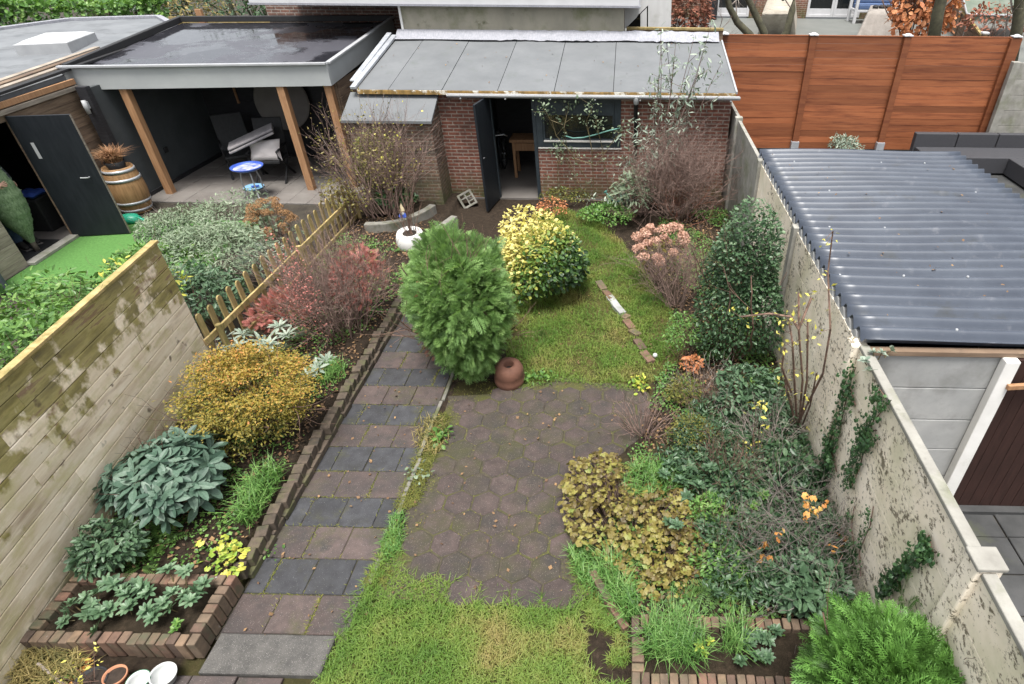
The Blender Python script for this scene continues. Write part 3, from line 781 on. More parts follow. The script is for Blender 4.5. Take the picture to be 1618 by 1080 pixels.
d = mb.build('door', M['door_brown'], t, bevel=.003)
mb = MB(); mb.bar((3.22, 3.885, 1.52), (3.95, 3.92, 1.56), .035, .05, rnd=.4); mb.build('latch_bar', M['wood_new'], d, bevel=.006)
mb = MB(); mb.box(3.3, 4.2, 3.86, 3.94, -.15, -.06); mb.build('sill', M['conc_dark'], t)
mb = MB(); mb.box(4.25, 5.0, 3.98, 4.03, -.15, 1.76); mb.box(4.92, 4.97, 4.04, 8.9, -.15, 1.78); mb.box(2.06, 4.91, 8.9, 8.95, -.15, 1.78)
mb.build('wall', M['conc_grey'], t)
mb = MB()
for i in range(8):
    for j in range(14):
        tile(mb, 2.1 + .4*i + .006, 2.5 + .4*i - .006, -1.6 + .4*j + .006, -1.2 + .4*j - .006, -.1)
struct(mb.build('pavement', M['conc_dark']))
# ------------------------------------------------------------------ brick shed at the end of the garden
def slab(mb, P, th, rnd=None):
    """plate whose top face is the polygon P"""
    P = np.asarray(P, float); n = len(P); V = np.concatenate([P - [0, 0, th], P]); i = np.arange(n); j = (i + 1) % n
    mb.add(V, [np.stack([i, j, j + n, i + n], -1), i[::-1][None], (i + n)[None]], rnd)
M['eave_edge'] = noisy('algae_orange_edge', (.10, .065, .02), (.33, .20, .06), 5, stretch=(3, 1, 1), stains=[((.55, .53, .46), 5, .52, .6), ((.06, .05, .04), 7, .6, .7)], rough=.8, bump=.2)
M['lintel_white'] = noisy('pale_sill', (.45, .43, .40), (.6, .58, .55), 8, rough=.7)
SY = 11.6
shed = thing('brick_shed', 'red brick shed with pale felt roof and open dark door ending the garden', 'shed', (-1.5, SY, 0))
wx0, wx1 = OY(847, 190, SY)[0], OY(981, 190, SY)[0]
wz0, wz1 = OY(915, 232, SY)[2], 2.02
dx0, dx1 = -2.66, wx0 - .07
mb = MB()
mb.box(-5.0, dx0, SY, SY + .1, -.05, 2.12); mb.box(wx0, wx1, SY, SY + .1, -.05, wz0 - .03); mb.box(wx1, 1.92, SY, SY + .1, -.05, 2.12)
mb.box(1.82, 1.92, SY + .1, 14.0, -.05, 2.1)
uvbox(mb.build('wall', M['brick'], shed))
mb = MB(); mb.box(-5.0, -4.9, SY + .1, 14.0, 0, 2.1); mb.box(-4.9, 1.82, 13.95, 14.05, 0, 2.5); mb.box(dx0 - .4, dx0 - .35, SY + .1, 13.95, 0, 2.1); mb.box(.4, .45, SY+.1, 13.95, 0, 2.1)
mb.build('inner_wall', M['black_wall'], shed)
mb = MB(); mb.box(-4.9, 1.82, SY - .02, 13.95, -.06, .03)
mb.build('floor', M['floor_tile'], shed)
# roof of felt sheets
EY, EZ, RY, RZ = 11.44, 2.14, 14.06, 2.60
xs = [-5.02] + [OY(u, 136, EY)[0] for u in (612, 697, 785, 875, 969, 1062)] + [1.96]
mb = MB()
for a, b in zip(xs[:-1], xs[1:]):
    zt = rng.uniform(0, .004)
    slab(mb, [(a + .006, EY, EZ + zt), (b - .006, EY, EZ + zt), (b - .006, RY, RZ + zt), (a + .006, RY, RZ + zt)], .03, rng.random())
rf = mb.build('roof', M['roof_felt'], shed)
mb = MB(); slab(mb, [(-5.02, EY + .01, EZ - .036), (1.96, EY + .01, EZ - .036), (1.96, RY, RZ - .036), (-5.02, RY, RZ - .036)], .05); mb.build('roof_deck', M['black_wall'], shed)
mb = MB(); mb.box(-5.0, 1.95, EY - .022, EY - .004, EZ - .075, EZ - .002); mb.build('eave_board', M['eave_edge'], shed, bevel=.003)
n = 90; x = np.linspace(-5.02, 1.9, n)
mb = MB(); prof = [(RY - .16, RZ + .012), (RY - .05, RZ + .04), (RY + .06, RZ + .12), (RY + .15, RZ + .16)]
V = np.concatenate([np.c_[x, yy + .022*np.sin(x*3.1 + 2) * (k == 0) + rng.normal(size=n)*.006*(x > -2.8), zz + rng.normal(size=n)*.007*(x > -2.8)] for k, (yy, zz) in enumerate(prof)])
i = np.arange(n - 1); Q = np.concatenate([np.stack([i + k*n, i + 1 + k*n, i + 1 + (k + 1)*n, i + (k + 1)*n], -1) for k in range(3)])
mb.add(V, [Q]); mb.build('ridge_flashing', M['lead'], shed, smooth=True)
mb = MB(); mb.bar((-5.06, EY - .03, EZ + .03), (-5.06, RY, RZ + .05), .10, .05); mb.bar((-5.16, EY + .25, EZ + .09), (-5.16, RY, RZ + .1), .10, .03); mb.build('side_flashing', M['zinc'], shed, bevel=.006)
mb = MB(); mb.bar((1.965, EY, EZ + .005), (1.965, RY, RZ + .005), .035, .05); mb.build('verge_trim', M['trim_white'], shed, bevel=.004)
# gutter
gx0 = OY(705, 138, EY - .07)[0]
a = np.linspace(math.pi, 2*math.pi, 9); r = .06
ring = [(EY - .085 + r*math.cos(q), EZ - .045 + r*math.sin(q)) for q in a]
mb = MB(); V = np.array([(xx, p, z) for xx in (gx0, 2.02) for p, z in ring]); k = len(ring)
mb.add(V, [np.array([(q, q + 1, q + 1 + k, q + k) for q in range(k - 1)]), np.arange(k)[None], (np.arange(k) + k)[None]])
g = mb.build('gutter', M['trim_white'], shed, smooth=True); m_ = g.modifiers.new('t', 'SOLIDIFY'); m_.thickness = .006
mb = MB()
for xx in np.linspace(gx0 + .25, 1.85, 7): mb.box(xx - .012, xx + .012, EY - .152, EY - .02, EZ - .114, EZ - .10)
mb.build('bracket', M['trim_white'], g)
px_ = OY(1004, 200, SY - .06)[0]
mb = MB(); mb.tube([(px_, SY - .065, .02), (px_, SY - .065, 1.9), (px_, EY - .08, 2.02)], .038, 12); mb.build('drainpipe', M['black'], shed, smooth=True)
mb = MB(); mb.lathe([(.02, -.12), (.045, -.1), (.06, 0), (.055, .03), (0, .035)], (px_, EY - .085, 2.06), 14); mb.build('hopper', M['trim_white'], shed, smooth=True)
# window
def frame(mb, x0, x1, z0, z1, y0, y1, w):
    mb.box(x0, x0 + w, y0, y1, z0, z1); mb.box(x1 - w, x1, y0, y1, z0, z1); mb.box(x0 + w, x1 - w, y0, y1, z0, z0 + w); mb.box(x0 + w, x1 - w, y0, y1, z1 - w, z1)
mb = MB(); frame(mb, wx0, wx1, wz0, wz1, SY - .03, SY + .07, .12); mb.box(wx0 + .12, wx1 - .12, SY - .02, SY + .06, wz1 - .3, wz1 - .12)
w = mb.build('window', M['frame_dark'], shed, bevel=.006)
mb = MB(); frame(mb, wx0 + .122, wx1 - .122, wz0 + .122, wz1 - .302, SY - .01, SY + .05, .035); mb.build('sash', M['frame_dark'], w, bevel=.004)
mb = MB(); mb.box(wx0 + .155, wx1 - .155, SY + .018, SY + .026, wz0 + .155, wz1 - .335); mb.build('pane', M['glass'], w)
mb = MB(); mb.box(wx0 + .01, wx1 + .02, SY - .035, SY + .06, wz0 - .032, wz0 - .004); mb.build('sill', M['lintel_white'], w, bevel=.004)
mb = MB(); mb.box(wx0 + .13, wx1 - .13, SY - .05, SY - .012, wz0 + .105, wz0 + .135); mb.build('glazing_bar', M['lintel_white'], w, bevel=.004)
mb = MB(); mb.box(dx1, wx0 - .003, SY - .02, SY + .09, 0, 2.06); mb.box(dx0, dx0 + .06, SY - .01, SY + .09, 0, 2.06); mb.box(dx0 + .06, dx1, SY - .01, SY + .09, 2.04, 2.09); mb.box(wx0, wx1, SY - .01, SY + .09, wz1 + .004, 2.12)
mb.build('door_frame', M['frame_dark'], shed, bevel=.005)
mb = MB(); p, q = np.array([dx0 + .03, SY - .03]), np.array([-2.74, 10.86]); d = nrm(q - p); nn = np.array([-d[1], d[0]])
mb.obox([*((p + q)/2), 1.03], [*((q - p)/2), 0], [*(nn*.02), 0], [0, 0, 1.0])
door = mb.build('door', M['door_dark'], shed, bevel=.004)
mb = MB(); c = p + d*.62 + nn*-.03; mb.tube([(*c, 1.05), (c[0] + .05, c[1], 1.05), (c[0] + .05, c[1] + .11, 1.05)], .01, 8); mb.obox((*(p + d*.62 - nn*.022), 1.0), (*(d*.02), 0), (*(nn*.004), 0), (0, 0, .1)); mb.build('handle', M['steel'], door)
mb = MB(); c = p + d*.42 - nn*.021; mb.obox((*c, .30), (*(d*.14), .02), (*(nn*.003), 0), (0, 0, .028)); mb.build('letter_plate', M['lintel_white'], door)
# things in the dark of the shed
def bicycle(x, y):
    t = thing('bicycle', 'dark bicycle parked inside the open brick shed, its wheel showing in the doorway', 'bicycle', (x, y, .03))
    for wy in (y, y + 1.05):
        mb = MB(); a = np.linspace(0, 2*np.pi, 33); mb.tube([(x, wy + .33*math.cos(q), .36 + .33*math.sin(q)) for q in a], .018, 6, cap=False)
        wl = mb.build('wheel', M['black'], t, smooth=True)
        mb = MB(); tubes(mb, [(x, wy, .36, x, wy + .32*math.cos(q), .36 + .32*math.sin(q), .0025, .0025) for q in np.arange(14)*2*np.pi/14]); mb.tube([(x - .04, wy, .36), (x + .04, wy, .36)], .02, 8); mb.build('spokes', M['steel'], wl)
    mb = MB()
    for p, q in (((0, .52, .30), (0, .66, .86)), ((0, .52, .30), (0, .17, .82)), ((0, .64, .80), (0, .16, .86)), ((0, .52, .30), (0, 1.05, .36)), ((0, .64, .80), (0, 1.05, .36)), ((0, .19, .93), (0, 0, .36))):
        mb.tube([(x + p[0], y + p[1], p[2] + .03), (x + q[0], y + q[1], q[2] + .03)], .016, 8)
    mb.build('frame', M['door_dark'], t, smooth=True)
    mb = MB(); mb.tube([(x - .27, y + .27, .98), (x - .22, y + .2, 1.03), (x, y + .18, 1.0), (x + .22, y + .2, 1.03), (x + .27, y + .27, .98)], .013, 8); mb.build('handlebar', M['steel'], t, smooth=True)
    mb = MB(); mb.lathe([(0, -.03), (.1, -.02), (.08, .03), (0, .035)], (x, y + .68, .95), 14, squash=(.7, 1.4)); mb.build('saddle', M['black'], t, smooth=True)
bicycle(-2.83, 12.35)
t = thing('workbench', 'small orange wooden workbench in the dark of the brick shed, beside the bicycle', 'workbench', (-2.2, 13.0, .03))
mb = MB(); mb.box(-2.55, -1.75, 12.75, 13.25, .80, .86); mb.build('top', M['wood_new'], t, bevel=.004)
for a in (-2.50, -1.82):
    for b in (12.79, 13.2): mb = MB(); mb.box(a, a + .06, b - .03, b + .03, .03, .80); mb.build('leg', M['wood_new'], t)
mb = MB(); mb.box(-2.44, -1.83, 12.78, 12.81, .62, .78); mb.build('drawer_front', M['wood_new'], t)

# ------------------------------------------------------------------ brick lean-to
t = thing('brick_lean_to', 'small weathered brick lean-to with a sloping pale felt lid, left of the shed door', 'lean-to', (-4.3, 10.95, 0))
mb = MB(); mb.box(-5.12, -3.60, 10.97, 11.07, -.05, 1.66); mb.box(-5.12, -5.02, 11.07, SY, -.05, 1.72)
mb.box(-3.70, -3.60, 11.07, SY - .003, -.05, 1.68)
V = [(-3.70, 11.07, 1.68), (-3.60, 11.07, 1.68), (-3.60, SY - .003, 1.68), (-3.70, SY - .003, 1.68), (-3.70, SY - .003, 1.98), (-3.60, SY - .003, 1.98)]
mb.add(V, [np.array([(0, 1, 5, 4)]), np.array([(1, 2, 5)]), np.array([(0, 4, 3)]), np.array([(2, 3, 4, 5)])])
uvbox(mb.build('wall', M['brick_old'], t))
mb = MB(); xm = OY(612, 165, 11.2)[0]
for a, b in ((-5.2, xm), (xm, -3.545)): slab(mb, [(a + .004, 10.88, 1.735), (b - .004, 10.88, 1.735), (b - .004, SY - .02, 2.06), (a + .004, SY - .02, 2.06)], .045, rng.random())
mb.build('roof', M['roof_felt'], t)

# ------------------------------------------------------------------ veranda with the wet flat roof
ver = thing('veranda', 'open timber-posted veranda with a wet black flat roof and pale grey fascia', 'veranda', (-8, 12, 0))
FL, FR, BR, BL = (np.array(q) for q in ((-10.40, 11.45, 2.46), (-5.72, 12.0, 2.46), (-5.72, 16.0, 2.76), (-10.93, 16.0, 2.70)))
dn = np.array([0, 0, 1.0])
def inset(P, d):
    c = np.mean(P, 0); return [p + nrm(c - p)*d for p in P]
mb = MB(); I = inset([FL, FR, BR, BL], .07); slab(mb, [p - dn*.09 for p in I], .06); mb.build('roof', M['epdm'], ver)
# shallow ridges of the rubber sheet
mb = MB(); mb.bar(FL + [.35, .35, -.075], FR + [-.12, .33, -.075], .05, .03); mb.build('roof_seam', M['epdm'], ver, bevel=.01)
def fascia(name, a, b, h, th, m, out):
    mb = MB(); a, b, out = np.asarray(a, float), np.asarray(b, float), np.asarray(out, float)
    V = [a, b, a - dn*h, b - dn*h, a - out*th, b - out*th, a - dn*h - out*th, b - dn*h - out*th]
    mb.add(V, [np.array([(0, 2, 3, 1), (4, 5, 7, 6), (0, 1, 5, 4), (2, 6, 7, 3), (0, 4, 6, 2), (1, 3, 7, 5)])]); return mb.build(name, m, ver)
fo = nrm(np.array([FR[1] - FL[1], -(FR[0] - FL[0]), 0]))
fascia('fascia', FL, FR, .385, .05, M['fascia'], fo)
fascia('side_fascia', FR + [0, .004, 0], BR, .385, .05, M['fascia'], (1, 0, 0))
mb = MB(); mb.bar(FL + fo*.012 + dn*.012, FR + fo*.012 + dn*.012, .085, .04); mb.bar(FR + [.01, .06, .012], BR + [.01, 0, .012], .085, .04); mb.build('roof_trim', M['trim_white'], ver, bevel=.006)
mb = MB(); mb.bar(FL + [.05, .1, -.02], BL + [0, 0, -.02], .10, .13); mb.bar(BL + [0, 0, -.01], BR + [0, 0, -.01], .12, .12); mb.build('upstand', M['black'], ver, bevel=.01)
mb = MB(); slab(mb, [p - dn*.30 for p in inset([FL, FR, np.array([-5.72, 14.35, 2.5]), np.array([-10.7, 14.35, 2.5])], .1)], .03); mb.build('ceiling', M['black_wall'], ver)
for (x, y) in ((-9.52, 11.66), (-6.70, 11.98), (-5.84, 12.12)):
    mb = MB(); mb.box(x - .07, x + .07, y - .07, y + .07, 0, 2.14); mb.build('post', M['wood_new'], ver, bevel=.008)
mb = MB(); mb.box(-5.93, -5.75, 12.22, 12.26, 0, 2.1); mb.build('post_board', M['wood_brown'], ver)
mb = MB(); mb.box(-9.92, -9.84, 11.25, 14.2, 0, 2.16); mb.build('side_wall', M['grey_wall'], ver)
mb = MB(); mb.box(-9.835, -9.81, 11.3, 14.15, 0.01, .09); mb.build('skirting', M['black_wall'], ver)
mb = MB(); mb.box(-9.98, -9.80, 11.12, 11.24, 0, 2.2); mb.build('corner_trim', M['black_wall'], ver)
mb = MB(); mb.box(-9.84, -5.7, 14.2, 14.28, 0, 2.2); mb.build('back_wall', M['black_wall'], ver)
mb = MB()
for i in range(14): mb.box(-5.78, -5.74, 12.3, 14.2, .15*i + .003, .15*i + .147)
mb.build('board_wall', M['wood_brown'], ver, bevel=.003)
mb = MB()
for i in range(10):
    for j in range(6): tile(mb, -9.83 + .42*i + .003, -9.41 + .42*i - .003, 11.2 + .5*j + .003, 11.7 + .5*j - .003, .012)
struct(mb.build('patio', M['floor_tile']))
mb = MB(); q = OY(255, 253, 12.0); mb.box(-9.838, -9.815, 12.35, 12.46, .62, .73)
mb.build('socket', M['black'], ver, bevel=.004)
mb = MB(); mb.box(-9.0, -8.2, 14.16, 14.195, 1.25, 2.05); o = mb.build('hatch', M['black_wall'], ver, bevel=.01)
mb = MB(); mb.box(-9.05, -9.0, 14.15, 14.19, 1.2, 2.1); mb.build('edge_strip', M['wood_new'], o)
t = thing('wall_lamp', 'small white outdoor lamp on the corner of the veranda wall beside the black door', 'lamp', (-9.85, 11.08, 1.9))
mb = MB(); mb.box(-9.9, -9.86, 11.05, 11.115, 1.84, 1.96); mb.build('mount', M['trim_white'], t)
mb = MB(); mb.lathe([(.0, .1), (.035, .1), (.04, 0), (.035, -.13), (0, -.13)], (-9.84, 11.0, 1.9), 14); mb.build('lamp_shade', M['trim_white'], t, smooth=True)

t = thing('round_table_top', 'big pale round table top leaning upright against the dark back wall of the veranda', 'table top', (-8.1, 14.0, .7))
mb = MB(); mb.lathe([(0, -.02), (.6, -.02), (.62, 0), (.6, .02), (0, .02)], OY(445, 160, 14.0), 40, axis=(0.05, -1, .18)); mb.build('disc', M['floor_tile'], t, smooth=False)
mb = MB(); q = OY(445, 160, 14.0); mb.tube([(q[0], 14.05, 0), (q[0], 14.05, q[2])], .03, 8); mb.tube([(q[0] - .35, 14.08, .02), (q[0] + .35, 14.08, .02)], .03, 8); mb.build('stand', M['black'], t)

# furniture under the veranda
def chair(x, y, rz, label):
    t = thing('garden_chair', label, 'chair', (x, y, 0)); c, s = math.cos(rz), math.sin(rz)
    def P(a, b, z): return np.array([x + c*a - s*b, y + s*a + c*b, z])
    ax, ay = np.array([c, s, 0]), np.array([-s, c, 0])
    for a in (-.30, .30):
        mb = MB(); mb.tube([P(a, -.34, 0), P(a, .30, .55)], .022, 8); mb.build('leg', M['black'], t, smooth=True)
        mb = MB(); mb.tube([P(a, .36, 0), P(a, -.28, .55), P(a, -.3, .68), P(a, .32, .70)], .022, 8); mb.build('leg', M['black'], t, smooth=True)
    mb = MB(); mb.obox(P(0, 0, .46), ax*.30, ay*.30, (0, 0, .03)); mb.build('seat', M['black'], t, bevel=.015)
    mb = MB(); mb.obox(P(0, .36, .82), ax*.30, ay*.02 + np.array([0, 0, .004]), np.array([0, 0, .38]) + ay*.12); mb.build('backrest', M['black'], t, bevel=.015)
    return P, ax, ay
P, ax, ay = chair(-7.75, 12.55, .15, 'black folding armchair piled with pale cushions under the veranda')
chair(-8.6, 12.9, .6, 'black folding armchair half lost in the dark behind the cushioned one')
M['cushion'] = noisy('pale_cloth', (.50, .46, .45), (.60, .56, .55), 3, stretch=(1, 1, 1), rough=.95, bump=.3, bscale=25, bdist=.02)
M['pad'] = noisy('grey_pad_cloth', (.20, .19, .20), (.33, .31, .31), 6, rough=.95, bump=.3)
def pillow(c, ax, ay, az):
    u = np.linspace(-1, 1, 13); X, Y = np.meshgrid(u, u); X, Y = X.ravel(), Y.ravel()
    h = np.sqrt(np.clip((1 - X**4)*(1 - Y**4), 0, 1)); sh = 1 - .10*(1 - np.abs(X))*(np.abs(Y)) - .10*(1 - np.abs(Y))*np.abs(X)
    mb = MB(); i = np.arange(12)[:, None]*13 + np.arange(12)[None]; Q = np.stack([i, i + 1, i + 14, i + 13], -1).reshape(-1, 4)
    for sg in (1, -1):
        V = np.asarray(c) + (X*sh)[:, None]*ax + (Y*sh)[:, None]*ay + (sg*h*(.8 + .2*np.cos(5*X)*np.cos(4*Y)))[:, None]*az
        mb.add(V, [Q if sg > 0 else Q[:, ::-1]], .5)
    return mb
o = pillow(P(.02, -.12, .68), ax*.32, ay*.10 + np.array([0, 0, .2]), np.array([0, -.09, .05])).build('cushion', M['cushion'], None, smooth=True)
tag(o, 'plump white cushion standing on the black armchair under the veranda', 'cushion')
for k in range(2):
    mb = MB(); a, b = P(-.62, -.25, .74 + .07*k), P(.25, .05, 1.05 + .07*k); mb.bar(a, b, .5, .05)
    tag(mb.build('chair_pad', M['pad'], None, bevel=.02), ('lower' if k == 0 else 'upper') + ' of two long grey chair pads lying slanted across the black armchair', 'cushion')
# the blue table
bx, by = -7.62, 11.5
t = thing('side_table', 'small round blue dish-topped table on curved white legs, in front of the veranda', 'table', (bx, by, 0))
M['blue'] = noisy('blue_enamel', (.03, .06, .30), (.06, .12, .42), 4, rough=.3, bump=.05)
M['mosaic'] = noisy('blue_mosaic', (.10, .15, .38), (.50, .48, .42), 9, rough=.5, bump=.2, stains=[((.05, .09, .35), 7, .55, .65)])
mb = MB(); mb.lathe([(0, .60), (.24, .60), (.29, .63), (.305, .66), (.29, .665), (.265, .63), (.255, .625)], (bx, by, 0), 36); mb.build('rim', M['blue'], t, smooth=True)
mb = MB(); mb.lathe([(.256, .626), (0, .622)], (bx, by, 0), 36); mb.build('top', M['mosaic'], t)
for k in range(3):
    a = k*2*np.pi/3 - .9; d_ = np.array([math.cos(a), math.sin(a), 0])
    mb = MB(); mb.tube([np.array([bx, by, z]) + d_*r for r, z in ((.10, .60), (.17, .5), (.20, .35), (.19, .2), (.23, .05), (.27, .0))], .014, 8); mb.build('leg', M['trim_white'], t, smooth=True)
q = G(402, 298)
t = thing('water_dish', 'shallow blue dish on the patio floor under the blue table', 'dish', q)
mb = MB(); mb.lathe([(0, .02), (.17, .02), (.2, .05), (.205, .05), (.17, .01), (0, .01)], q, 24); mb.build('bowl', (M.setdefault('pale_blue', noisy('pale_blue_plastic', (.16, .32, .48), (.22, .40, .55), 4, rough=.4))), t, smooth=True)
mb = MB(); mb.bar(q + [-.05, 0, .05], q + [.1, .04, .055], .05, .03); mb.build('scoop', M['blue'], t, bevel=.01)

# ------------------------------------------------------------------ left timber shed with the black door
ls = thing('timber_shed', 'timber-clad shed with a flat grey roof and skylight, its black door standing open', 'shed', (-10, 9, 0))
A0, A1 = np.array([-9.70, 6.6]), np.array([-10.12, 11.35]); sd = nrm(A1 - A0); sn = np.array([sd[1], -sd[0]])
def at(y): return A0 + sd*((y - A0[1])/sd[1])
def wallseg(mb, y0, y1, z0, z1, th=.03, hgt=.14):
    z = z0
    while z < z1 - .01:
        zz = min(z1, z + hgt); p, q = at(y0), at(y1); c = (p + q)/2 - sn*th/2
        mb.obox([*c, (z + zz)/2], [*((q - p)/2), 0], [*(sn*th/2), 0], [0, 0, (zz - z)/2 - .002], rng.random()); z = zz
mb = MB(); wallseg(mb, 6.6, 8.48, 0, 2.3); mb.build('grey_boards', M['wood_grey'], ls, bevel=.003)
mb = MB(); wallseg(mb, 8.485, 9.56, 2.02, 2.3); wallseg(mb, 9.565, 11.3, 0, 2.3); mb.build('brown_boards', M['wood_brown'], ls, bevel=.003)
mb = MB(); p, q = at(7.6), at(11.3); mb.bar([*(p + sn*.02), 2.26], [*(q + sn*.02), 2.26], .04, .09); mb.build('eave_board', M['wood_new'], ls, bevel=.004)
mb = MB(); mb.bar([*(p + sn*.03), 2.16], [*(q + sn*.03), 2.16], .03, .07); mb.build('lower_board', M['wood_grey'], ls, bevel=.004)
mb = MB(); rp = [(-9.62, 6.4, 2.36), (-10.22, 11.3, 2.36), (-10.50, 11.5, 2.38), (-11.1, 16.0, 2.52), (-12.35, 17.3, 2.55), (-14.4, 16.9, 2.52), (-17.5, 9.5, 2.36), (-17.5, 6.4, 2.34)]
slab(mb, rp, .07); mb.build('roof', M['roof_grey'], ls)
mb = MB()
for a, b in zip(rp[3:6], rp[4:7]): mb.bar(np.array(a) + [0, 0, .03], np.array(b) + [0, 0, .03], .14, .07)
mb.build('roof_edge', M['lead'], ls, bevel=.01)
for k, (o_, m) in enumerate(((.06, 'black'), (.22, 'wood_grey'), (.38, 'wood_brown'), (.52, 'wood_grey'))):
    mb = MB(); mb.bar((-9.72 - o_, 8.3, 2.40), (-10.56 - o_*1.2, 14.2 - 1.4*o_, 2.46), .11, .045); mb.build('edge_board', M[m], ls, bevel=.006)
sk = [G(u, v, 2.56) for u, v in ((22, 76), (108, 72), (152, 55), (72, 58))]
mb = MB(); slab(mb, [p + [0, 0, .06] for p in sk], .22); s1 = mb.build('skylight', M['trim_white'], ls, bevel=.012)
M['dome'] = noisy('opal_dome', (.62, .62, .62), (.72, .72, .72), 3, rough=.25, bump=.02, spec=.5)
cc = np.mean(sk, 0); mb = MB()
rings = []
for k, (f, h) in enumerate(((.90, .062), (.75, .10), (.4, .13), (.01, .14))): rings.append([cc + (p - cc)*f + [0, 0, h] for p in sk])
V = np.concatenate(rings); F = [(4*k + j, 4*k + (j + 1) % 4, 4*k + 4 + (j + 1) % 4, 4*k + 4 + j) for k in range(3) for j in range(4)]
mb.add(V, [np.array(F)]); mb.build('dome', M['dome'], s1, smooth=True)
mb = MB(); mb.box(-13.5, -13.4, 6.8, 11.3, 0, 2.25); mb.box(-13.4, -10.2, 11.2, 11.28, 0, 2.25); mb.box(-13.4, -9.8, 6.7, 6.78, 0, 2.25); mb.build('inner_wall', M['black_wall'], ls)
mb = MB(); mb.box(-13.4, -9.86, 6.8, 11.2, -.04, .02); mb.build('floor', M['floor_tile'], ls)
mb = MB(); p, q = at(8.48), at(9.56); mb.bar([*(p + sn*.03), .03], [*(q + sn*.03), .03], .16, .05); mb.build('threshold', M['concrete'], ls, bevel=.006)
h0 = at(9.56); he = np.array([-9.05, 9.72]); d = nrm(he - h0); nn = np.array([-d[1], d[0]])
mb = MB(); mb.obox([*((h0 + he)/2 + d*.02), 1.06], [*((he - h0)/2), 0], [*(nn*.022), 0], [0, 0, 1.04]); dr = mb.build('door', M['door_dark'], ls, bevel=.004)
mb = MB(); c = h0 + d*.78 - nn*.03; mb.tube([(*c, 1.08), (c[0], c[1] - .04, 1.08), (c[0] - .12, c[1] - .05, 1.08)], .01, 8); mb.build('handle', M['steel'], dr)
mb = MB(); mb.obox([*(he + d*.024), 1.06], [*(d*.002), 0], [*(nn*.02), 0], [0, 0, 1.035]); mb.build('edge_strip', M['wood_grey'], dr)
mb = MB(); c = h0 + d*.2 - nn*.024; mb.obox((*c, 1.55), (*(d*.025), 0), (*(nn*.002), 0), (0, 0, .13)); mb.build('paper_strip', M['trim_white'], dr)
t = thing('door_mat', 'dark rectangular mat on the floor inside the open black door', 'mat', (-10.15, 8.95, .02))
mb = MB(); slab(mb, [(*at(8.6) - [0, 0], .032) if False else (at(8.6)[0] - .12, 8.6, .032), (at(9.4)[0] - .12, 9.4, .032), (at(9.4)[0] - .75, 9.4, .032), (at(8.6)[0] - .75, 8.6, .032)], .012); mb.build('pile', M['black'], t, bevel=.003)
t = thing('waste_bin', 'black bin with a blue bag on top in the dark shed doorway', 'bin', (-10.6, 9.95, 0))
mb = MB(); mb.box(-10.85, -10.45, 9.72, 10.1, .02, .62); mb.build('body', M['black'], t, bevel=.02)
o = pillow((-10.65, 9.9, .68), np.array([.2, 0, 0]), np.array([0, .18, 0]), np.array([0, 0, .07])).build('bag', M['blue'], t, smooth=True)
mb = MB(); mb.add([(-9.78, 7.6, .004), (-6.9, 7.6, .004), (-6.9, 10.35, .004), (-9.95, 10.35, .004)], [np.array([(0, 1, 2, 3)])]); struct(mb.build('artificial_lawn', M['turf']))
mb = MB(); mb.add([(-16, 4.5, -.02), (-5.2, 1.2, -.02), (-5.2, 14, -.02), (-16, 14, -.02)], [np.array([(0, 1, 2, 3)])]); struct(mb.build('neighbour_ground', M['earth']))

# barrel with dry grass
bx, by = -9.62, 10.78
t = thing('wooden_barrel', 'old wooden barrel with pale metal hoops beside the open black door', 'barrel', (bx, by, 0))
prof = [(.235, 0), (.275, .15), (.305, .35), (.31, .45), (.30, .58), (.27, .75), (.24, .88), (.225, .88), (.22, .83), (0, .83)]
M['oak'] = noisy('oak_staves', (.20, .11, .045), (.36, .21, .10), 4, stretch=(9, 9, .8), rough=.7, bump=.3, bscale=18, stains=[((.13, .08, .04), 4, .55, .7)])
mb = MB(); mb.lathe(prof, (bx, by, 0), 40); mb.build('staves', M['oak'], t, smooth=True)
for z in (.05, .2, .64, .80):
    r = np.interp(z, [p[1] for p in prof[:7]], [p[0] for p in prof[:7]]); r2 = np.interp(z + .05, [p[1] for p in prof[:7]], [p[0] for p in prof[:7]])
    mb = MB(); mb.lathe([(r + .004, z), (r + .01, z), (r2 + .01, z + .05), (r2 + .004, z + .05)], (bx, by, 0), 40); mb.build('hoop', M['zinc'], t, smooth=True)
M['dry_grass'] = leafmat('dry_grass', [(.16, .08, .04), (.33, .17, .085), (.42, .27, .15)], rough=.8, transl=.15)
t = thing('dry_grass_pot', 'tuft of rusty dry grass in a dark pot on top of the barrel', 'plant', (bx, by, .83))
mb = MB(); mb.lathe([(.13, .83), (.17, .98), (.155, .98), (.15, .94), (0, .94)], (bx, by, 0), 20); mb.build('pot', M['black'], t, smooth=True)
mb = MB(); P_ = np.c_[rng.normal(size=(420, 2))*.055 + [bx, by], np.full(420, .94)]; blades(mb, P_, .34, .012, 1.1, curl=.9); mb.build('blades', M['dry_grass'], t)
t = thing('green_toy', 'bright green plastic toy lying on the ground beneath the barrel', 'toy', (-9.1, 10.25, 0))
M['green_plastic'] = noisy('green_plastic', (.02, .28, .17), (.03, .34, .21), 3, rough=.35)
q = G(208, 350); mb = MB(); mb.lathe([(0, .0), (.15, .0), (.17, .06), (.12, .13), (0, .16)], q, 20, squash=(1.2, .9)); mb.tube([q + [.12, 0, .08], q + [.3, -.03, .04]], .035, 10); mb.build('shell', M['green_plastic'], t, smooth=True)

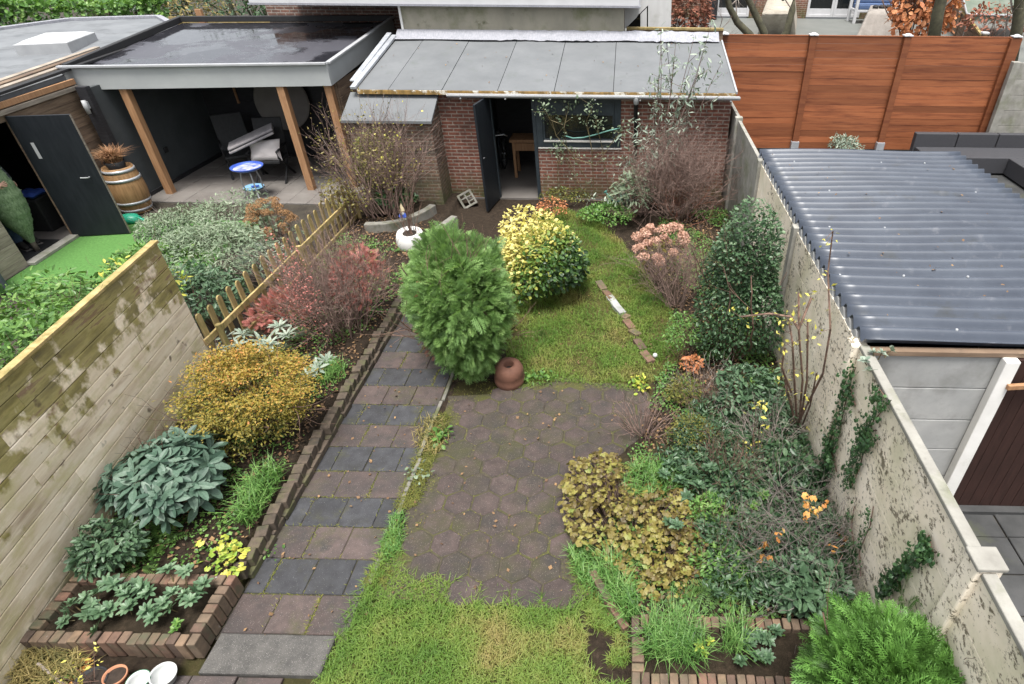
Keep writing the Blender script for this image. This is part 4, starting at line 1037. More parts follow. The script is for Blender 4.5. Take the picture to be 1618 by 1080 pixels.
# grey folded lounger
t = thing('sun_lounger', 'blue-grey framed lounger folded on the ground at the left edge of the picture', 'lounger', (-9.6, 8.0, 0))
M['lounger'] = noisy('grey_sling', (.17, .20, .245), (.22, .25, .30), 6, rough=.6, bump=.2)
M['lounger_frame'] = noisy('dark_grey_metal', (.045, .055, .07), (.075, .085, .10), 6, rough=.4)
c0, c1, c2, c3 = (-10.65, 8.6, .75), (-9.35, 7.55, .42), (-9.75, 7.0, .30), (-11.0, 8.0, .62)
mb = MB(); slab(mb, [c0, c3, c2, c1][::-1], .02); mb.build('sling', M['lounger'], t)
mb = MB()
for a, b in ((c0, c1), (c1, c2), (c2, c3), (c3, c0)): mb.bar(np.array(a) + [0, 0, .01], np.array(b) + [0, 0, .01], .05, .06)
m0, m1 = (np.array(c0) + c1)/2, (np.array(c3) + c2)/2; mb.bar(m0, m1, .04, .05)
mb.build('frame', M['lounger_frame'], t, bevel=.008)
for p in (c1, c2, c3, c0): mb = MB(); mb.bar((p[0], p[1], 0), (p[0], p[1], p[2]), .045, .045, up=(0, 1, 0)); mb.build('leg', M['lounger_frame'], t)
# ------------------------------------------------------------------ house and outbuildings behind the sheds
M['white_wall'] = noisy('white_painted_boards', (0.462, 0.462, 0.454), (0.554, 0.554, 0.546), 2, stretch=(3, 3, .6), rough=.6, bump=.1, stains=[((0.353, 0.353, 0.319), 2.5, .55, .8)])
M['white_gloss'] = noisy('white_gloss_paint', (0.462, 0.462, 0.470), (0.538, 0.538, 0.546), 3, rough=.35, bump=.03)
h = thing('rear_house', 'old rendered and brick extension with a white fascia behind the shed roof', 'house', (-3.5, 16, 0))
x0, x1 = OY(636, 30, 14.22)[0], OY(986, 30, 14.22)[0]
mb = MB(); mb.box(x0, x1, 14.22, 18, 1.5, 3.28); mb.build('rendered_wall', M['render'], h)
mb = MB(); mb.box(x0 - .05, x0 - .004, 14.20, 14.5, 2.4, 3.2); mb.build('corner_edge', M['white_paint'], h)
xl = OY(425, 30, 16.1)[0]
mb = MB(); mb.box(xl, x0 - .06, 16.1, 18, 1.5, 3.28); uvbox(mb.build('brick_wall', M['brick_far'], h))
fx0, fx1 = OY(394, 6, 14.05)[0], OY(1010, 8, 14.05)[0]
zb = OY(700, 9, 14.05)[2]
mb = MB(); mb.box(fx0, fx1, 14.05, 18.2, zb + .022, zb + .4); mb.build('fascia', M['white_gloss'], h, bevel=.01)
mb = MB(); mb.box(fx0 - .03, fx1 + .03, 14.03, 18.2, zb - .006, zb + .02); mb.build('soffit_edge', M['lead'], h)
# white boarded stair wall
t = thing('white_board_wall', 'white boarded wall with a dark slanted opening right of the rendered house', 'wall', (.4, 15.4, 1.5))
Y = 15.2
def pg(pts, y): return [OY(u, v, y) for u, v in pts]
def flat(mb, P, th):
    P = np.asarray(P); n = len(P); V = np.concatenate([P, P + [0, th, 0]]); i = np.arange(n); j = (i + 1) % n
    mb.add(V, [i[None], (i + n)[::-1][None], np.stack([j, i, i + n, j + n], -1)])
for k, pts in enumerate((((987, -40), (987, 46), (1006, 27), (1010, 20), (1010, -40)), ((1010, -40), (1010, 22), (1024, 8), (1024, -40)), ((1012, 22), (1012, 44), (1022, 44), (1022, 12)), ((1024, -40), (1024, 44), (1060, 44), (1062, -40)))):
    mb = MB(); flat(mb, pg(pts, Y + .003*k), .06); mb.build('board', M['white_wall'], t)
mb = MB(); flat(mb, pg(((987, -20), (1060, -20), (1060, 44), (987, 44)), Y + .1), .05); mb.build('dark_pane', M['glass'], t)
t = thing('capped_garden_fence', 'low weathered timber fence with a pale capping rail just behind the shed ridge', 'fence', (.8, 14.6, 0))
a, b = OY(990, 44, 14.6), OY(1143, 46, 14.6)
mb = MB(); mb.bar(a, b, .10, .05); mb.build('capping', M['wood_picket'], t, bevel=.006)
mb = MB(); mb.box(a[0], b[0], 14.58, 14.62, 0, a[2] - .03); mb.build('boards', M['wood_brown'], t)
q0, q1 = OY(265, 26, 17.6), OY(424, 24, 17.6)
t = thing('plank_fence', 'low mossy plank fence behind the veranda roof, at the end of the hedge', 'fence', ((q0[0] + q1[0])/2, 17.6, 0))
mb = MB(); mb.box(q0[0], q1[0], 17.6, 17.64, 0, q0[2]); mb.build('boards', M['wood_picket'], t)
q = OY(313, 14, 17.55); mb = MB(); mb.box(q[0] - .08, q[0] + .08, 17.5, 17.59, 0, q[2]); mb.build('post', M['wood_new'], t)

# ------------------------------------------------------------------ red fence on the right
RYF = 15.1
t = thing('red_fence', 'tall red-stained board fence with darker posts behind the corrugated shed', 'fence', (5, RYF, 0))
rx1 = OY(1611, 60, RYF)[0]
pxs = [OY(1270, 150, RYF)[0] - .03, OY(1411, 150, RYF)[0] - .03, OY(1572, 150, RYF)[0]]
mb = MB(); z = 0.02
for i in range(17):
    hgt = .15
    for a, b in ((1.9, pxs[0]), (pxs[0], pxs[1]), (pxs[1], pxs[2]), (pxs[2], rx1)):
        mb.box(a + .002, b - .002, RYF + rng.normal()*.002, RYF + .022, z + .002, z + hgt - .002, rng.random())
    z += hgt
mb.build('boards', M['wood_red'], t, bevel=.0015)
mb = MB(); mb.box(1.9, rx1, RYF - .008, RYF + .03, z + .002, z + .02); mb.build('top_strip', M['wood_red'], t)
for i, x in enumerate(pxs):
    w = .075 if i < 2 else .12
    mb = MB(); mb.box(x - w, x + w, RYF - .10, RYF - .01, .16, z + .005, .1); mb.build('post', M['wood_red'], t, bevel=.006)
    if i < 2: mb = MB(); mb.box(x - w - .02, x + w + .02, RYF - .13, RYF - .01, 0, .22); mb.build('post_shoe', M['zinc'], t, bevel=.006)
for x in (2.15, *pxs, ):
    mb = MB(); mb.box(x - .10, x + .10, RYF - .12, RYF + .05, z + .022, z + .05); mb.lathe([(.10, .05), (.05, .075), (0, .085)], (x, RYF - .035, z), 4); mb.build('post_cap', M['white_gloss'], t, bevel=.006)
t = thing('concrete_side_wall', 'grey-green concrete panel wall with a pale post at the end of the red fence', 'wall', (9, 14.8, 0))
a = OY(1605, 97, 14.85); mb = MB(); mb.box(a[0] - .07, a[0] + .10, 14.78, 14.92, 0, a[2]); mb.build('post', M['concrete'], t, bevel=.012)
for i in range(6): mb = MB(); mb.box(a[0] + .10, a[0] + 2.4, 14.83, 14.87, .35*i + .003, .35*i + .347, rng.random()); mb.build('panel', M['concrete'], t, bevel=.006)
# black corner sofa
M['rattan'] = noisy('black_rattan', (.028, .028, .032), (.055, .055, .06), 60, stretch=(1, 1, 2), rough=.6, bump=.6, bscale=120)
t = thing('corner_sofa', 'long black woven corner sofa in front of the red fence', 'sofa', (7.8, 14, 0))
b0 = OY(1445, 208, 14.25); x = b0[0]
mb = MB(); xs_ = [b0[0], OY(1512, 208, 14.25)[0], OY(1576, 208, 14.25)[0], 10.2]
for a, b in zip(xs_[:-1], xs_[1:]): mb.box(a + .01, b - .01, 14.12, 14.28, .0, b0[2])
mb.build('backrest', M['rattan'], t, bevel=.015)
mb = MB(); mb.box(xs_[0] + .05, 10.2, 13.35, 14.11, .04, .40); mb.build('seat', M['rattan'], t, bevel=.015)
mb = MB(); mb.box(8.55, 9.3, 10.8, 13.34, .04, .40); mb.build('side_seat', M['rattan'], t, bevel=.015)
mb = MB(); mb.box(9.31, 9.46, 10.8, 13.34, .04, .75); mb.build('side_backrest', M['rattan'], t, bevel=.015)
mb = MB(); mb.box(5.05, 12, 8.0, 15.0, -.1, .0)
struct(mb.build('deck', M['conc_dark']))

# ------------------------------------------------------------------ terrace and house of the back neighbours
TZ, HY = 1.7, 25.5
mb = MB(); mb.add([(-2, 16.3, TZ), (30, 16.3, TZ), (30, 40, TZ), (-2, 40, TZ)], [np.array([(0, 1, 2, 3)])]); struct(mb.build('terrace', M['slate']))
mb = MB(); mb.box(-2, 30, 16.2, 16.29, -.1, TZ - .004); struct(mb.build('terrace_edge', M['conc_dark']))
hb = thing('neighbour_house', 'dark brick house with white glazed garden doors across the back terrace', 'house', (8, HY, TZ))
def X(u, v=20, y=HY): return OY(u, v, y)[0]
d1a, d1b, d2a, d2b = X(1131), X(1183), X(1274), X(1358)
mb = MB()
for a, b in ((-2, d1a), (d1b, d2a), (d2b, 24)): mb.box(a, b, HY, HY + .3, TZ, TZ + 4.2)
for a, b in ((d1a, d1b), (d2a, d2b)): mb.box(a, b, HY, HY + .3, TZ + 2.3, TZ + 4.2)
uvbox(mb.build('wall', M['brick'], hb))
def gdoor(x0, x1):
    zb = TZ + .05
    mb = MB(); frame(mb, x0, x1, zb, TZ + 2.28, HY - .04, HY + .06, .09); d = mb.build('door', M['white_gloss'], hb, bevel=.006)
    mb = MB(); mb.box(x0 + .09, x1 - .09, HY - .02, HY + .05, zb + .09, OY(1160, 12, HY)[2]); mb.build('panel', M['white_gloss'], d)
    mb = MB(); mb.box(x0 + .09, x1 - .09, HY + .01, HY + .02, OY(1160, 12, HY)[2] + .002, TZ + 2.2); mb.build('pane', M['glass'], d)
    mb = MB(); w = .13; mb.box(x0 + .09, x0 + .09 + w, HY - .03, HY + .04, zb + .8, TZ + 2.2); mb.box(x1 - .09 - w, x1 - .09, HY - .03, HY + .04, zb + .8, TZ + 2.2); mb.build('stile', M['white_gloss'], d)
gdoor(d1a, d1b); xm = (d2a + d2b)/2; gdoor(d2a, xm - .003); gdoor(xm + .003, d2b)
M['canvas'] = noisy('beige_cover', (0.302, 0.269, 0.218), (0.386, 0.353, 0.294), 3, rough=.9, bump=.5, bscale=6, bdist=.05, stains=[((0.210, 0.185, 0.151), 2.5, .52, .7)])
M['canvas2'] = noisy('taupe_cover', (0.202, 0.181, 0.160), (0.277, 0.252, 0.227), 3, rough=.9, bump=.5, bscale=6, bdist=.05)
def draped(name, label, cat, top, base, m):
    """cloth over a table: top polygon and flared hem polygon"""
    top, base = np.asarray(top, float), np.asarray(base, float); n = len(top); sub = 12
    def dens(P): return np.concatenate([P[i] + (P[(i + 1) % n] - P[i])*np.linspace(0, 1, sub, endpoint=False)[:, None] for i in range(n)])
    T, B = dens(top), dens(base); k = len(T); rings = [T]
    c = base.mean(0); ph = np.arange(k)
    for f in (.15, .5, 1.0):
        w = f*.06*np.sin(ph*1.9 + 1.3*np.sin(ph*.37)); o = nrm(T - c)*[1, 1, 0]
        rings.append(T + (B - T)*f + o*w[:, None])
    V = np.concatenate(rings + [top.mean(0)[None] + [0, 0, .0]])
    i = np.arange(k); j = (i + 1) % k
    mb = MB(); mb.add(V, [np.concatenate([np.stack([i + r*k, i + (r + 1)*k, j + (r + 1)*k, j + r*k], -1) for r in range(3)]), np.stack([i, j, np.full(k, 4*k)], -1)])
    o = mb.build(name, m, None, smooth=False); o.data.polygons.foreach_set('use_smooth', np.ones(len(o.data.polygons), bool)); return tag(o, label, cat)
tz = TZ + .72
top = [G(u, v, tz) for u, v in ((1204, 22), (1254, 22), (1256, -8), (1216, -8))]
base = [G(u, v, TZ + .01) for u, v in ((1197, 57), (1257, 57), (1262, -2), (1208, -2))]
draped('covered_table', 'long garden table under a draped beige cover beyond the red fence', 'table', top, base, M['canvas'])
o = [G(u, v, tz) for u, v in ((1237, 1),)][0]
t = thing('bottle', 'small dark bottle standing on the beige covered table', 'bottle', o); mb = MB(); mb.lathe([(0, 0), (.05, 0), (.05, .14), (.02, .2), (.02, .25), (0, .25)], o, 12); mb.build('glass_body', M['glass'], t, smooth=True)
mb = MB(); mb.lathe([(.022, .235), (.022, .27), (0, .27)], o, 10); mb.build('stopper', M['black'], t)
top = [G(u, v, TZ + .7) for u, v in ((1372, 18), (1424, 18), (1420, 8), (1376, 8))]
base = [G(u, v, TZ + .01) for u, v in ((1352, 60), (1425, 60), (1440, 25), (1368, 25))]
draped('covered_bench', 'bulky furniture under a taupe cover left of the rusty beech', 'furniture', top, base, M['canvas2'])
for k, u in enumerate((1383, 1393, 1403)):
    q = G(u, 13, TZ + .7); mb = MB(); mb.lathe([(0, 0), (.09, .0), (.1, .06), (.05, .1), (0, .1)], q, 10); mb.tube([q + [.05, 0, .05], q + [.11, .02, .08]], .02, 6)
    tag(mb.build('dark_pot', M['black'], None, smooth=True), 'small dark pot in a row of three on the taupe covered furniture', 'pot', 'pots on the taupe cover')
t = thing('garden_bench', 'white framed garden bench with blue cushions beside the double white doors', 'bench', G(1350, 38, TZ))
q = G(1352, 37, TZ); by = q[1]
mb = MB()
for u in (1352, 1418):
    xx = OY(u, 20, by)[0]; mb.box(xx - .05, xx + .05, by - .05, by + .05, TZ, TZ + 1.1); mb.box(xx - .05, xx + .05, by + .65, by + .75, TZ, TZ + 1.5)
xa, xb = OY(1352, 20, by)[0], OY(1418, 20, by)[0]
mb.box(xa, xb, by - .04, by + .7, TZ + .36, TZ + .44); mb.box(xa, xb, by - .04, by + .04, TZ + .75, TZ + .83); mb.build('frame', M['white_gloss'], t, bevel=.01)
mb = MB(); mb.box(xa + .06, xb - .06, by - .03, by + .66, TZ + .445, TZ + .6); mb.box(xa + .06, xb - .06, by + .55, by + .68, TZ + .6, TZ + 1.2); mb.build('cushions', M.setdefault('navy', noisy('blue_cloth', (.05, .085, .17), (.08, .12, .22), 5, rough=.9)), t, bevel=.03)
t = thing('white_chair', 'white chair with a dark cushion beside the covered table', 'chair', G(1198, 24, TZ))
q = G(1200, 22, TZ)
mb = MB()
for a in (-.25, .2):
    for b in (0, .4): mb.box(q[0] + a, q[0] + a + .05, q[1] + b, q[1] + b + .05, TZ, TZ + (.45 if b == 0 else 1.0))
mb.build('frame', M['white_gloss'], t)
mb = MB(); mb.box(q[0] - .25, q[0] + .25, q[1], q[1] + .45, TZ + .45, TZ + .5); mb.build('seat', M['white_gloss'], t)
mb = MB(); mb.box(q[0] - .22, q[0] + .22, q[1] + .02, q[1] + .4, TZ + .505, TZ + .72); mb.build('cushion', M['black'], t, bevel=.04)
# slanting board fence, awning
t = thing('slanting_fence', 'brown board fence running away beside the rusty beech, algae-green along its top', 'fence', G(1540, 60, TZ))
a, b = OY(1556, 64, 18.0), OY(1497, -10, 24.5)
mb = MB(); n = 6
for i in range(n):
    f0, f1 = i/n, (i + 1)/n
    def zz(p, f): return p[2] - (p[2] - TZ + .3)*(1 - f)
    V = [(a[0], a[1], zz(a, f0)), (b[0], b[1], zz(b, f0)), (b[0], b[1], zz(b, f1) - .01), (a[0], a[1], zz(a, f1) - .01)]; V += [(x_ + .04, y_, z_) for x_, y_, z_ in V]
    mb.add(V, [np.array([(0, 1, 2, 3), (7, 6, 5, 4), (0, 4, 5, 1), (2, 6, 7, 3), (0, 3, 7, 4), (1, 5, 6, 2)])], rng.random())
mb.build('boards', M['wood_brown'], t)
mb = MB(); mb.bar(a + [.02, 0, .02], b + [.02, 0, .02], .08, .05); mb.build('capping', M['wood_picket'], t)
for u, v, y in ((1522, 17, 21.5), (1557, 50, 18.2)):
    q = OY(u, v, y); mb = MB(); mb.box(q[0] - .09, q[0] + .09, y - .09, y + .09, q[2] - .05, q[2]); mb.build('post_cap', M['white_gloss'], t, bevel=.01)
    mb = MB(); mb.box(q[0] - .06, q[0] + .06, y - .06, y + .06, TZ, q[2] - .05); mb.build('post', M['wood_brown'], t)
t = thing('awning', 'dark green awning with a scalloped edge at the top right corner', 'awning', OY(1560, 20, 21))
M['awning'] = noisy('green_awning', (.07, .095, .07), (.13, .155, .12), 2, rough=.8, bump=.2, stains=[((.17, .18, .15), 1.5, .5, .7)])
a, b = OY(1528, 22, 20.5), OY(1625, 25, 20.5); c, d2 = OY(1518, -20, 23), OY(1640, -20, 23)
n = 60; f = np.linspace(0, 1, n)[:, None]; low = a + (b - a)*f; top_ = c + (d2 - c)*f; val = low - np.array([0, 0, 1])*(.13 + .07*np.abs(np.sin(f*np.pi*10)))
mb = MB(); V = np.concatenate([top_, low, val]); i = np.arange(n - 1); mb.add(V, [np.concatenate([np.stack([i + k*n, i + k*n + n, i + 1 + k*n + n, i + 1 + k*n], -1) for k in (0, 1)])])
mb.build('cloth', M['awning'], t)
mb = MB(); mb.tube([a, b], .03, 8); mb.tube([(a[0] + .1, a[1], TZ), a + [.1, 0, 0]], .03, 8); mb.tube([(b[0] - .1, b[1], TZ), b - [.1, 0, 0]], .03, 8); mb.tube([c, a], .025, 8); mb.tube([d2, b], .025, 8); mb.build('frame', M['steel'], t)
# ------------------------------------------------------------------ foliage and bark
M['bark'] = noisy('grey_brown_bark', (.05, .04, .032), (.12, .10, .08), 12, stretch=(1, 1, .3), rough=.9, bump=.4, bscale=40)
M['twig_brown'] = noisy('brown_twigs', (.075, .045, .032), (.17, .105, .078), 20, rough=.85, rnd=.35)
M['twig_mauve'] = noisy('mauve_brown_twigs', (.10, .066, .055), (.23, .155, .128), 20, rough=.85, rnd=.35)
M['twig_grey'] = noisy('grey_twigs', (.16, .135, .115), (.33, .28, .245), 20, rough=.85, rnd=.35)
M['twig_green'] = noisy('green_canes', (.06, .05, .02), (.13, .10, .045), 14, rough=.7, rnd=.3)
M['trunk_green'] = noisy('mossy_trunk', (.035, .033, .022), (.09, .085, .05), 9, rough=.9, bump=.4)
M['twig_smoke'] = noisy('dark_grey_twigs', (.075, .062, .055), (.18, .155, .138), 20, rough=.85, rnd=.35)
L_ = {}
L_['cypress'] = leafmat('cypress_sprays', [(.06, .12, .035), (.125, .23, .065), (.20, .335, .10), (.32, .45, .175)], .55, .35, pscale=2.5)
L_['thuja'] = leafmat('thuja_sprays', [(.05, .10, .022), (.085, .19, .038), (.13, .28, .055), (.2, .37, .10)], .5, .3, pscale=3)
L_['euonymus'] = leafmat('golden_variegated', [(.035, .085, .025), (.07, .15, .03), (.17, .24, .045), (.43, .38, .085), (.60, .53, .19)], .4, .25, patch=0)
L_['azalea'] = leafmat('autumn_azalea', [(.09, .095, .018), (.18, .165, .028), (.28, .22, .035), (.38, .235, .045), (.42, .17, .05)], .55, .3, patch=0)
L_['laurel'] = leafmat('big_blue_green_leaves', [(0.026, 0.059, 0.037), (0.048, 0.092, 0.063), (0.081, 0.137, 0.096), (0.133, 0.185, 0.141)], .48, .15, .35, patch=.15)
L_['rosette'] = leafmat('grey_green_rosettes', [(0.041, 0.090, 0.041), (0.074, 0.139, 0.070), (0.123, 0.201, 0.111), (0.180, 0.254, 0.156)], .45, .2, patch=.2)
L_['dark'] = leafmat('dark_evergreen_leaves', [(.018, .04, .02), (.035, .075, .035), (.06, .115, .05), (.10, .16, .08)], .4, .2)
L_['bluegreen'] = leafmat('blue_green_leaves', [(.028, .062, .032), (.052, .10, .05), (.085, .15, .078), (.135, .205, .115)], .45, .2)
L_['fern'] = leafmat('fern_green', [(.03, .07, .015), (.06, .13, .025), (.11, .19, .04)], .55, .3)
L_['olive'] = leafmat('olive_bronze_leaves', [(.06, .042, .018), (.12, .088, .026), (.19, .155, .04), (.25, .225, .055), (.14, .2, .045)], .5, .25, patch=.3, pscale=5)
L_['lime'] = leafmat('lime_yellow_leaves', [(.10, .2, .03), (.2, .34, .05), (.42, .45, .07), (.6, .5, .1)], .5, .3, patch=.1)
L_['silver'] = leafmat('silver_leaves', [(0.118, 0.160, 0.118), (0.193, 0.252, 0.193), (0.277, 0.328, 0.260), (0.353, 0.395, 0.328)], .7, .15, patch=.1)
L_['greygreen'] = leafmat('grey_green_bush', [(.07, .105, .055), (.13, .18, .105), (.21, .26, .17), (.32, .37, .27)], .65, .2, patch=.5, pscale=3)
L_['midgreen'] = leafmat('mid_green_leaves', [(.04, .10, .025), (.075, .17, .035), (.13, .25, .055), (.22, .34, .09)], .45, .3)
L_['ivy'] = leafmat('ivy_leaves', [(.012, .035, .014), (.025, .065, .022), (.045, .10, .035), (.09, .16, .06)], .35, .15)
L_['varieg'] = leafmat('pale_edged_small_leaves', [(.025, .06, .025), (.05, .105, .045), (.10, .17, .08), (.30, .37, .25)], .4, .2, patch=.25)
L_['red'] = leafmat('red_barberry_leaves', [(.20, .065, .055), (.36, .115, .095), (.46, .17, .145), (.52, .25, .215)], .6, .25)
L_['orange'] = leafmat('orange_leaves', [(.42, .17, .06), (.58, .25, .07), (.66, .36, .1), (.62, .5, .16)], .6, .3)
L_['yellow'] = leafmat('yellow_leaves', [(.42, .42, .07), (.58, .53, .10), (.66, .60, .2)], .6, .3)
L_['beech'] = leafmat('rusty_beech_leaves', [(.24, .085, .035), (.42, .15, .06), (.56, .23, .10), (.62, .33, .17)], .6, .25)
L_['rust'] = leafmat('rust_brown_twiggage', [(.13, .05, .03), (.24, .09, .055), (.33, .14, .09)], .7, .2)
L_['drypink'] = leafmat('dry_pink_petals', [(.28, .14, .10), (.42, .23, .17), (.55, .33, .25), (.6, .42, .32)], .8, .2)
L_['drybrown'] = leafmat('dry_brown_florets', [(.14, .075, .03), (.24, .13, .055), (.33, .19, .09)], .85, .1)
L_['grass'] = leafmat('lawn_grass', [(0.046, 0.109, 0.017), (0.092, 0.181, 0.025), (0.160, 0.235, 0.042), (0.252, 0.235, 0.071), (0.319, 0.235, 0.101)], .6, .3, patch=.62, pscale=1.6)
L_['tallgrass'] = leafmat('lush_grass', [(.045, .12, .025), (.08, .19, .04), (.14, .27, .065), (.24, .37, .12)], .45, .3)
L_['drygrass'] = leafmat('straw_grass', [(.12, .13, .04), (.24, .2, .07), (.38, .29, .12)], .7, .25)
L_['litter'] = leafmat('leaf_litter', [(.05, .03, .018), (.12, .07, .04), (.2, .12, .06), (.32, .2, .09)], .85, .05)
L_['moss'] = leafmat('moss_tufts', [(.06, .09, .015), (.13, .14, .025), (.22, .19, .05)], .8, .2)
T_LEAF, T_WIDE, T_LONG = leafT(.42), leafT(.62), leafT(.26, .03, .18)
T_SIMPLE, T_ROUND = simpleT(.5), simpleT(.8)
T_LOBED = lobedT(); T_IVY = lobedT(5, .45, 2)
T_SPRAY = frondT(7, .58, .042, .26); T_SPRAY2 = frondT(8, .62, .045, .22); T_SPRIG = frondT(5, .45, .06, .1, False)
T_FERN = fernT()
UP = np.array([0, 0, 1.0])

def depth(P): return float(np.dot(np.asarray(P, float) - [0, 0, CAM_H], _f))
def fit(u0, u1, v0, v1, zb=0.0, ky=.8):
    """centre and radii of a bush that fills this part of the photo, standing on height zb"""
    um = (u0 + u1)/2; g = G(um, v1, zb); y = g[1] + .3; zt = .6
    for _ in range(8):
        x = OY(um, (v0 + v1)/2, y)[0]; r = (u1 - u0)/2*depth((x, y, zb + (zt - zb)/2))/F_PX
        y = g[1] + ky*r; zt = max(zb + .08, OY(um, v0, y + .25*r)[2])
    return np.array([x, y, zb]), r, zt - zb

def leaves(mb, T, P, o, size, rnd=None, out=.5, up=.6, jit=.5, droop=.2, sy=None):
    n = len(P)
    nrm_ = nrm(o*out + UP*up + rng.normal(size=(n, 3))*jit)
    d = nrm(np.cross(nrm_, rng.normal(size=(n, 3))) + o*.6 - UP*droop)
    place(mb, T[0], T[1], P, d, nrm_, size*rng.uniform(.4, 1.3, n), rng.random(n) if rnd is None else rnd, sy if sy is not None else rng.uniform(.7, 1.2, n))

def sprays(mb, T, P, o, size, up=.35, jit=.35, rnd=None):
    n = len(P); d = nrm(o + UP*up + rng.normal(size=(n, 3))*jit)
    nn = nrm(np.cross(d, rng.normal(size=(n, 3)))*.8 + UP*.5)
    place(mb, T[0], T[1], P, d, nn, size*rng.uniform(.4, 1.35, n), rng.random(n) if rnd is None else rnd)

def stems_for(c, r, h, n, rad, m, parent, lev=2, spread=.45, kids=4, seg=.1, wob=.12, lean=.8, base=.06, name='stems', up=.08, ratio=.55):
    segs, tips = [], []
    for _ in range(n):
        a = rng.uniform(0, 6.28); l = rng.random()*lean
        b = c + np.array([math.cos(a), math.sin(a), 0])*base*rng.random()
        d = np.array([math.cos(a)*l, math.sin(a)*l, 1.0])
        grow(b, d, h*rng.uniform(.7, 1.05), rad*rng.uniform(.7, 1.2), lev, segs, tips, kids, spread, wob, up, ratio, seg)
    mb = MB(); tubes(mb, segs, 5 if rad > .012 else 4); mb.build(name, m, parent)
    return np.array(tips), np.array(segs)

def bush(name, label, cat, box, leaf, T, n, size, zb=.05, amp=.28, seed=1, zmin=-.55, sq=2.0, inner=.4, rnd=None, stems=(8, .012, 'twig_brown'), group=None, ky=.8, out=.5, up=.6, jit=.5, holes=0, sy=None, hk=1.0, fitted=None, keep=None):
    c, r, h = fitted if fitted is not None else fit(*box, zb, ky); h *= hk
    t = thing(name, label, cat, c, group)
    P, o = crown_pts(c + [0, 0, h*.52], (r, r*.9, h*.5), n, zmin, amp, seed, inner, sq, holes)
    P[:, 2] = np.maximum(P[:, 2], zb + .01)
    if keep is not None: kk = keep(P); P, o = P[kk], o[kk]
    rr = rnd(P, c, r, h) if callable(rnd) else None
    mb = MB(); leaves(mb, T, P, o, size, rr, out, up, jit, sy=sy); mb.build('foliage', L_[leaf], t)
    if stems: stems_for(c, r, h*.8, stems[0], stems[1], M[stems[2]], t)
    return t, c, r, h

def rosettes(mb, C, D, k, size, T, rise=.5, rnd=None, layers=2):
    """whorls of leaves at stem tips C facing D"""
    for c, d in zip(C, D):
        d = nrm(d); u = nrm(np.cross(d, [.3, .2, .9] if abs(d[2]) < .9 else [1, 0, 0])); w = np.cross(d, u)
        for l in range(layers):
            m = k - 2*l; a = np.arange(m)*2*np.pi/m + rng.random()*6 + l*.4
            rs = rise + .55*l
            dirs = nrm(np.cos(a)[:, None]*u + np.sin(a)[:, None]*w + d*(rs + rng.normal(size=(m, 1))*.15))
            nn = nrm(d*1.0 - dirs*.3)
            place(mb, T[0], T[1], np.repeat(c[None] + d*.012*l, m, 0), dirs, nn, size*(1 - .28*l)*rng.uniform(.75, 1.15, m), np.clip(rng.normal(.5 + .12*l, .25, m), 0, 1))

# ------------------------------------------------------------------ our garden: the shrubs that show largest
# clipped cypress
c, r, h = fit(628, 816, 362, 604, 0, .62)
t = thing('cypress_bush', 'big clipped green cypress bush standing over the tiled path beside the terracotta pot', 'bush', c)
P, o = crown_pts(c + [0, 0, h*.55], (r*.87, r*.85, h*.45), 15500, -.95, .5, 21, .5, 3.2)
tp = np.clip((P[:, 2] - c[2])/(h*.5), .0, 1); tt = np.clip(((P[:, 2] - c[2])/h - .6)/.4, 0, 1); P[:, :2] = c[:2] + (P[:, :2] - c[:2])*((.74 + .26*tp)*(1 - .42*tt**1.3))[:, None]; P[:, 0] += .10*tt*r
mb = MB(); keep = P[:, 2] > .03; P, o = P[keep], o[keep]
sprays(mb, T_SPRAY, P, o, .145, .3, .45); kk = rng.choice(len(P), 140); sprays(mb, T_SPRAY, P[kk] + o[kk]*.03, o[kk], .23, .5, .45); mb.build('foliage', L_['cypress'], t)
stems_for(c, r, h*.85, 16, .02, M['twig_brown'], t, 2, .5, 5, .12, .1, 1.0)
mb = MB(); k = 520; P, o = crown_pts(c + [-.05*r, -.22*r, h*.42], (r*.50, r*.50, h*.34), k, -.5, .1, 5, .2, 3.0); sprays(mb, T_SPRIG, P, o, .08, 0, .7); mb.build('dead_sprays', L_['rust'], t)

# golden euonymus, greener on its lower right side
def gold(P, c, r, h):
    s = (P - c)/[r, r, h]
    return np.clip(.55 - .62*s[:, 0] + .38*(s[:, 2] - .5) + .42*s[:, 1] + rng.normal(size=len(P))*.22, 0, 1)
bush('euonymus_bush', 'mounded bush of golden-yellow leaves turning green on its right side, behind the cypress', 'bush', (776, 948, 322, 492), 'euonymus', T_WIDE, 6800, .07, 0, .45, 31, -.6, 2.2, .45, gold, (10, .012, 'twig_brown'), ky=.72, hk=.82)
bush('red_orange_shrub', 'small rust-red shrub behind the golden bush', 'shrub', (842, 900, 312, 352), 'beech', T_SIMPLE, 420, .05, .05, .3, 33, -.3)

# azalea in autumn colour, layered
def autumn(P, c, r, h):
    s = (P - c)/[r, r, h]; return np.clip(-.12 + .8*s[:, 2] + .12*s[:, 0] + rng.normal(size=len(P))*.17, 0, 1)
c, r, h = fit(292, 494, 552, 740, .12, .75)
t = thing('azalea_bush', 'rounded azalea in orange and olive-yellow autumn leaf against the board fence', 'bush', c)
C, O = crown_pts(c + [0, 0, h*.55], (r*.92, r*.85, h*.45), 100, -.7, .3, 41, .5)
P = (C[:, None] + rng.normal(size=(100, 210, 3))*[.085, .085, .015]).reshape(-1, 3); o = np.repeat(O, 210, 0)
mb = MB(); leaves(mb, T_SIMPLE, P, o, .034, autumn(P, c, r, h), .3, .9, .45); mb.build('foliage', L_['azalea'], t)
stems_for(c, r, h*.9, 12, .014, M['twig_brown'], t, 2, .6, 5, .1, .15, 1.1)

